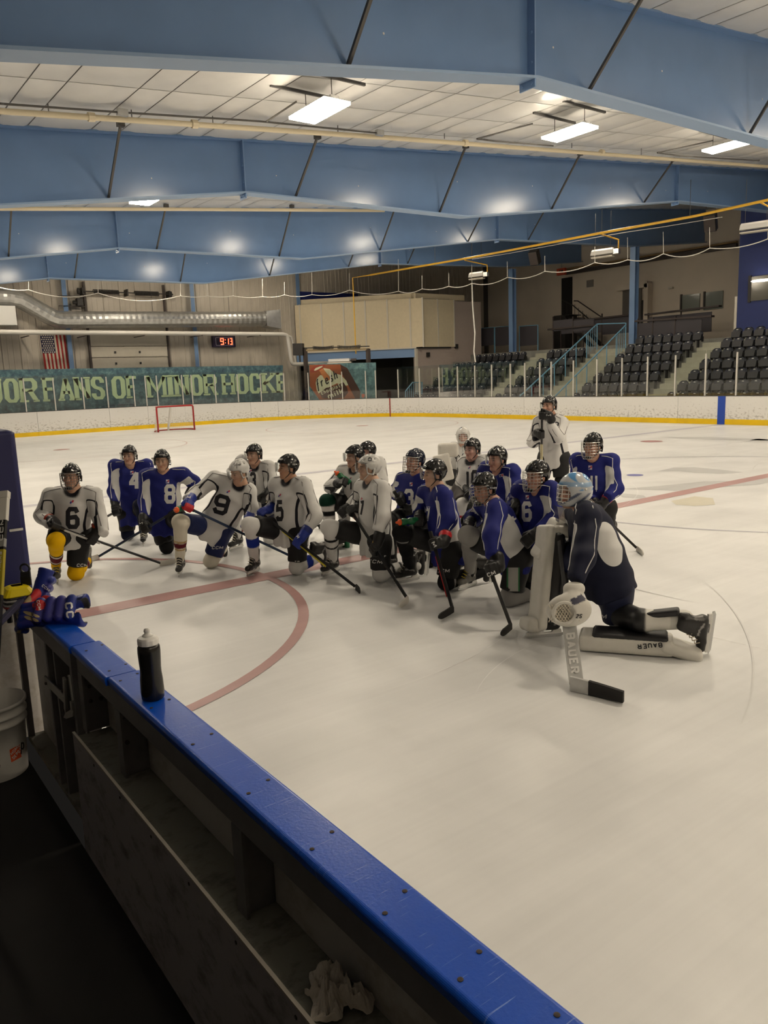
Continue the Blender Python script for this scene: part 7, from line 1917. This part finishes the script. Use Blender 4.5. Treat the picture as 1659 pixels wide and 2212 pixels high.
# ------------------------------------------------------------------ things lying about
# black squeeze bottle
bx_, by_ = at_z(331, 1508, CZ)[:2]
t = thing('water_bottle', 'black squeeze bottle with white cap standing on the blue cap rail', 'bottle', (bx_, by_, CZ))
MB().lathe([(.036, 0), (.041, .006), (.0425, .03), (.041, .075), (.0385, .10), (.038, .12), (.0395, .145), (.041, .18), (.040, .200), (.034, .211)], (bx_, by_, CZ), 32).build('flask', mat('bottle_black', (.008, .008, .008), .25), t, smooth=True)
mb = MB(); n = 48
pr_ = [(.033, .208), (.0375, .211), (.0375, .229), (.034, .236), (.020, .241)]
vs = []
for r, z in pr_:
    for k in range(n):
        a = 2*math.pi*k/n; rr_ = r*(1+(.018 if (k % 4 < 2 and .21 < z < .23) else 0)); vs.append((bx_+rr_*math.cos(a), by_+rr_*math.sin(a), CZ+z))
mb.add(vs, [(i*n+k, i*n+(k+1) % n, (i+1)*n+(k+1) % n, (i+1)*n+k) for i in range(len(pr_)-1) for k in range(n)]); mb.build('cap', M_white, t)
MB().lathe([(.021, .239), (.017, .246), (.011, .248), (.0105, .256), (.0125, .258), (.011, .266), (.005, .270)], (bx_, by_, CZ), 24).build('spout', M_white, t, smooth=True)
# gloves
def loose_glove(lab, o, Y_, Z_, S_=1.15, palm=False):
    t = thing('hockey_glove', lab, 'glove', tuple(o), 'loose gloves on the gate')
    Y_ = nrm(Y_); Z_ = nrm(np.asarray(Z_, float)-Y_*(np.asarray(Z_, float) @ Y_)); X_ = np.cross(Y_, Z_); W = lambda x, y, z: o+S_*(X_*x+Y_*y+Z_*z); fr = np.stack([X_, Y_, Z_])
    def f(P_):
        d = sd_ell(P_, W(0, .05, .0), fr, np.array((.060, .075, .038))*S_)
        Pf = P_-((P_-o) @ Z_)[:, None]*Z_*(-.55); c = sd_cone(Pf, W(0, -.02, 0), W(0, -.13, 0), .060*S_, .080*S_); c = smax(c, -((P_-W(0, -.13, 0)) @ Y_), .012); c = smax(c, -sd_cone(P_, W(0, -.09, 0), W(0, -.30, 0), .05*S_, .062*S_), .01)
        d = smin(d, c, .02)
        for i in (-1.5, -.5, .5, 1.5):
            k = [W(i*.028, .09, .010), W(i*.029, .145, .0), W(i*.029, .170, -.030), W(i*.028, .150, -.05)]
            for a_, b_, r in ((k[0], k[1], .020), (k[1], k[2], .019), (k[2], k[3], .017)): d = smin(d, sd_cone(P_, a_, b_, r*S_, r*.95*S_), .006)
        d = smin(d, sd_cone(P_, W(.05, .02, -.005), W(.085, .075, -.025), .026*S_, .022*S_), .012)
        for yy in (-.075, -.03, .015, .06): d = smin(d, sd_cone(P_, W(-.04, yy, .036), W(.04, yy, .036), .022*S_, .022*S_), .006)
        return d
    pts = np.array([W(a, b, c) for a in (-.12, .12) for b in (-.17, .21) for c in (-.09, .09)])
    V, Q = sdf_mesh(f, pts.min(0), pts.max(0), .0055)
    q = (V-o) @ fr.T/S_; C = np.tile(np.array(srgb(28, 46, 128)), (len(V), 1))
    C = cmix(C, srgb(58, 52, 130), ((q[:, 2] > .02) & (q[:, 1] > -.06)).astype(float)*.6)
    C = cmix(C, srgb(190, 40, 44), ((q[:, 0] > .055) & (q[:, 1] > .03)).astype(float))
    C = cmix(C, srgb(176, 158, 118), ((q[:, 2] < -.012) & (q[:, 1] > .0) & (np.sin(q[:, 0]*150) > -.3)).astype(float))
    C = cmix(C, (.012, .012, .014), ((q[:, 1] < -.10) & (np.hypot(q[:, 0], q[:, 2]) < .056)).astype(float))
    link('glove', np_mesh('glove', V, Q, C), M_glovem, t)
    bv = BVHTree.FromPolygons([Vector(v) for v in V.tolist()], Q.tolist())
    return t, bv
oB = at_depth(122, 1324, depth_of((-.09, 3.98, CZ+.06)))
tb, bvB = loose_glove('blue and red glove lying on the gate with cuff over the ice', oB, -CR*1.+np.array((0, 0, -.10)), HUP*.75+TC*.75)
decal('lettering', bvB, px_text('CC', 150, 1318, 34, 17, t=4, rot=-82), mat('letter_white', (.72, .71, .69), .5), tb, .003)
def px_ell(cx, cy, a, b, rot, n=5, m=14):
    c, s = math.cos(math.radians(rot)), math.sin(math.radians(rot)); f = lambda r, t_: (cx+a*r*math.cos(t_)*c-b*r*math.sin(t_)*s, cy+a*r*math.cos(t_)*s+b*r*math.sin(t_)*c)
    return [[f(i/n, 2*math.pi*j/m), f((i+1)/n, 2*math.pi*j/m), f((i+1)/n, 2*math.pi*(j+1)/m), f(i/n, 2*math.pi*(j+1)/m)] for i in range(n) for j in range(m)]
decal('thumb_patch', bvB, px_ell(84, 1307, 15, 12, -8), mat('glove_red', srgb(190, 36, 42), .5), tb, .002)
decal('lettering', bvB, px_text('CCM', 84, 1307, 20, 7, rot=-78), mat('letter_white', (.72, .71, .69), .5), tb, .004)
for yy, ww in ((1327, 19), (1337, 17)): decal('palm_stripe', bvB, px_ell(68, yy, ww, 4.2, 18), mat('glove_tan', srgb(176, 158, 118), .6), tb, .002)
oA = at_depth(86, 1278, depth_of((-.10, 4.22, CZ+.12)))
ta, bvA = loose_glove('blue glove leaning behind with its red palm showing', oA, nrm(-CR*.25-HUP*.75+TC*.3), nrm(CR*.8+HUP*.2-TC*.3), .95)
decal('lettering', bvA, px_text('CCM', 99, 1270, 18, 6, rot=-38), mat('letter_white', (.72, .71, .69), .5), ta, .004)
decal('palm_patch', bvA, px_ell(78, 1284, 11, 13, 35), mat('glove_red', srgb(190, 36, 42), .5), ta, .002)
# training cones on a carrier
cc = at_z(41, 1306, CZ+.012)
for k, col in enumerate(((srgb(150, 40, 34)), (.35, .34, .33), (.02, .02, .02), (.45, .44, .43), (.02, .02, .02), srgb(245, 220, 0))):
    z = cc[2]+k*.012; t_ = MB()
    n = 32; prof = [(.086, 0), (.088, .004), (.084, .010), (.062, .038), (.045, .046), (.030, .048)]
    vs = []
    for r, zz in prof:
        for i in range(n):
            a = 2*math.pi*i/n; p_ = 5.; rr_ = r/((abs(math.cos(a))**p_+abs(math.sin(a))**p_)**(1/p_)); vs.append((cc[0]+rr_*.92*math.cos(a), cc[1]+rr_*.92*math.sin(a), z+zz))
    t_.add(vs, [(i*n+j, i*n+(j+1) % n, (i+1)*n+(j+1) % n, (i+1)*n+j) for i in range(len(prof)-1) for j in range(n)]+[tuple(range(n-1, -1, -1))])
    tag(t_.build('training_cone', mat(f'cone_{k}', col, .45), smooth=False), ['red flat training cone at the bottom of the stack', 'lower grey flat cone in the stack', 'lower black flat cone in the stack', 'upper grey flat cone in the stack', 'upper black flat cone under the yellow one', 'yellow flat training cone on top of the stack'][k], 'cone', 'stacked training cones')
t = thing('cone_carrier', 'black carrier with ring handle standing through the cone stack', 'carrier', (cc[0], cc[1], cc[2]))
ct = at_depth(55, 1246, depth_of(cc)); cr_ = at_depth(54, 1228, depth_of(cc))
MB().bar((ct[0], ct[1], cc[2]+.10), ct, .055, .008, TC).build('strap', M_black, t)
MB().tube([cr_+.024*(math.cos(a)*CR+math.sin(a)*HUP) for a in np.linspace(0, 2*math.pi, 21)[:-1]], .006, 6, closed=True).build('ring_handle', M_black, t)
MB().bar(ct-HUP*.004, cr_-HUP*.018, .052, .008, TC).build('neck', M_black, t)
# sticks leaning at the left
def lean_stick(lab, a, b, da, db, w_, parts):
    A = at_depth(*a, da); B = at_depth(*b, db) if db else at_z(*b, ZF+.02); t = thing('hockey_stick', lab, 'hockey stick', tuple(B), 'sticks leaning at the bench'); d = B-A
    for nm, f0, f1, m, g in parts: MB().bar(A+d*f0, A+d*f1, w_+g, .022+g, TC).build(nm, m, t, bevel=.003)
    return t, A, B
M_sh1 = mat('shaft_black', (.012, .012, .012), .3); M_shy = mat('shaft_yellow', srgb(165, 150, 40), .35)
t, A, B = lean_stick('black and yellow stick with white taped butt leaning at the left edge', (11, 1068), (-40, 1960), 3.75, 0, .031, (('shaft', 0, 1, M_sh1, 0), ('butt_tape', -.005, .075, M_tapew, .006), ('butt_knob', -.008, .012, M_tapew, .010), ('shaft_graphic', .125, .15, mat('shaft_grey', (.3, .3, .28), .4), .0006), ('shaft_graphic', .155, .28, M_shy, .0006)))
mbw = mat('letter_white', (.72, .71, .69), .5); mby = mat('letter_black', (.01, .01, .01), .5)
dd_ = nrm(B-A); sx = nrm(np.cross(dd_, TC)); nf = nrm(np.cross(sx, dd_)); nf = nf if nf @ TC > 0 else -nf
ft = -dd_
flat_text('lettering', 'CCM', A+(B-A)*.10, ft, nrm(np.cross(nf, ft)), nf, .018, .030, .005, mbw, t, .3, 0, .0125)
flat_text('lettering', 'TACKS', A+(B-A)*.19, ft, nrm(np.cross(nf, ft)), nf, .014, .016, .003, mbw, t, .3, .2, .0125)
flat_text('lettering', 'SUPER', A+(B-A)*.245, ft, nrm(np.cross(nf, ft)), nf, .008, .011, .002, mby, t, .3, .2, .0125)
lean_stick('navy taped stick butt poking up under the gloves', (50, 1294), (-40, 1385), 3.95, 3.5, .034, (('shaft', .0, 1, mat('tape_navy', srgb(30, 28, 60), .8), 0), ('butt_knob', -.01, .05, mat('tape_navy', srgb(30, 28, 60), .8), .006), ('grip_tape', .75, 1.0, mat('tape_red', srgb(110, 30, 30), .7), .001)))
# bucket
bc = at_z(-4, 1668, ZF); t = thing('bucket', 'white plastic bucket with orange label at the left edge', 'bucket', tuple(bc))
R0 = abs(at_z(57, 1668, ZF) @ CR-bc @ CR)*.96; kb = R0/.13
prof = [(.118, 0), (.13, .006), (.134, .12), (.142, .25), (.150, .252), (.150, .262), (.143, .266), (.144, .29), (.153, .292), (.153, .302), (.145, .306), (.147, .335), (.155, .337), (.155, .350), (.150, .353), (.146, .350), (.140, .25), (.128, .02), (.0, .018)]
MB().lathe([(r*kb, z*kb) for r, z in prof], bc, 48).build('pail', mat('bucket_white', (.62, .60, .56), .4), t, smooth=True)
bk_ = t.children[0]; bvb = BVHTree.FromPolygons([v.co for v in bk_.data.vertices], [tuple(p.vertices) for p in bk_.data.polygons])
lab_ = []
for i in range(4):
    for j in range(4):
        q = [];
        for a, b in ((i, j), (i+1, j), (i+1, j+1), (i, j+1)):
            u, v = a/4, b/4; q.append((20.5+u*22+v*4, 1620-u*12+v*27))
        lab_.append(q)
decal('label_square', bvb, lab_, mat('label_orange', srgb(215, 78, 26), .6), t, .002)
decal('lettering', bvb, px_text('HOME', 33, 1619, 26, 6.5, t=1.3, rot=50, step=1.5)+px_text('DEPOT', 37, 1628, 28, 6.5, t=1.3, rot=50, step=1.5)+px_text('THE', 27, 1612, 9, 3, t=.7, rot=50, step=1.5), mat('label_white', (.7, .68, .64), .6), t, .004)
decal('lettering', bvb, px_text('P', 48.5, 1617, 7, 27, t=3, rot=-2, step=1.5)+px_text('E', 0, 1655, 4, 5, t=1, step=1.), mat('label_black', (.01, .01, .01), .6), t, .004)
# crumpled tissue
tc_ = at_z(722, 2160, .656); n = 26; rg = np.random.default_rng(3); vs = []
ph = rg.uniform(0, 6.28, 12)
for j in range(n+1):
    for i in range(n+1):
        u, v = i/n*2-1, j/n*2-1
        r = 1-.25*math.sin(3*math.atan2(v, u)+1)
        hx = .035*abs(math.sin(u*4.1+v*2.2+ph[0]))+.028*abs(math.sin(v*6.3-u*3.1+ph[1]))+.016*abs(math.sin(u*13+v*9+ph[2]))+.006*math.sin(u*29-v*23+ph[3])
        edge = max(abs(u), abs(v)); z = .004+hx*(1.25-edge**2*1.05)
        vs.append((tc_[0]+(.058*u+.012*math.sin(v*5+ph[4]))*r, tc_[1]+(.075*v+.014*math.sin(u*6+ph[5]))*r, .656+max(z, .002)))
o = MB().add(vs, [(j*(n+1)+i, j*(n+1)+i+1, (j+1)*(n+1)+i+1, (j+1)*(n+1)+i) for j in range(n) for i in range(n)]).build('tissue', mat('tissue_paper', (.72, .66, .58), .9))
tag(o, 'crumpled paper tissue lying on the shelf inside the bench boards', 'tissue')
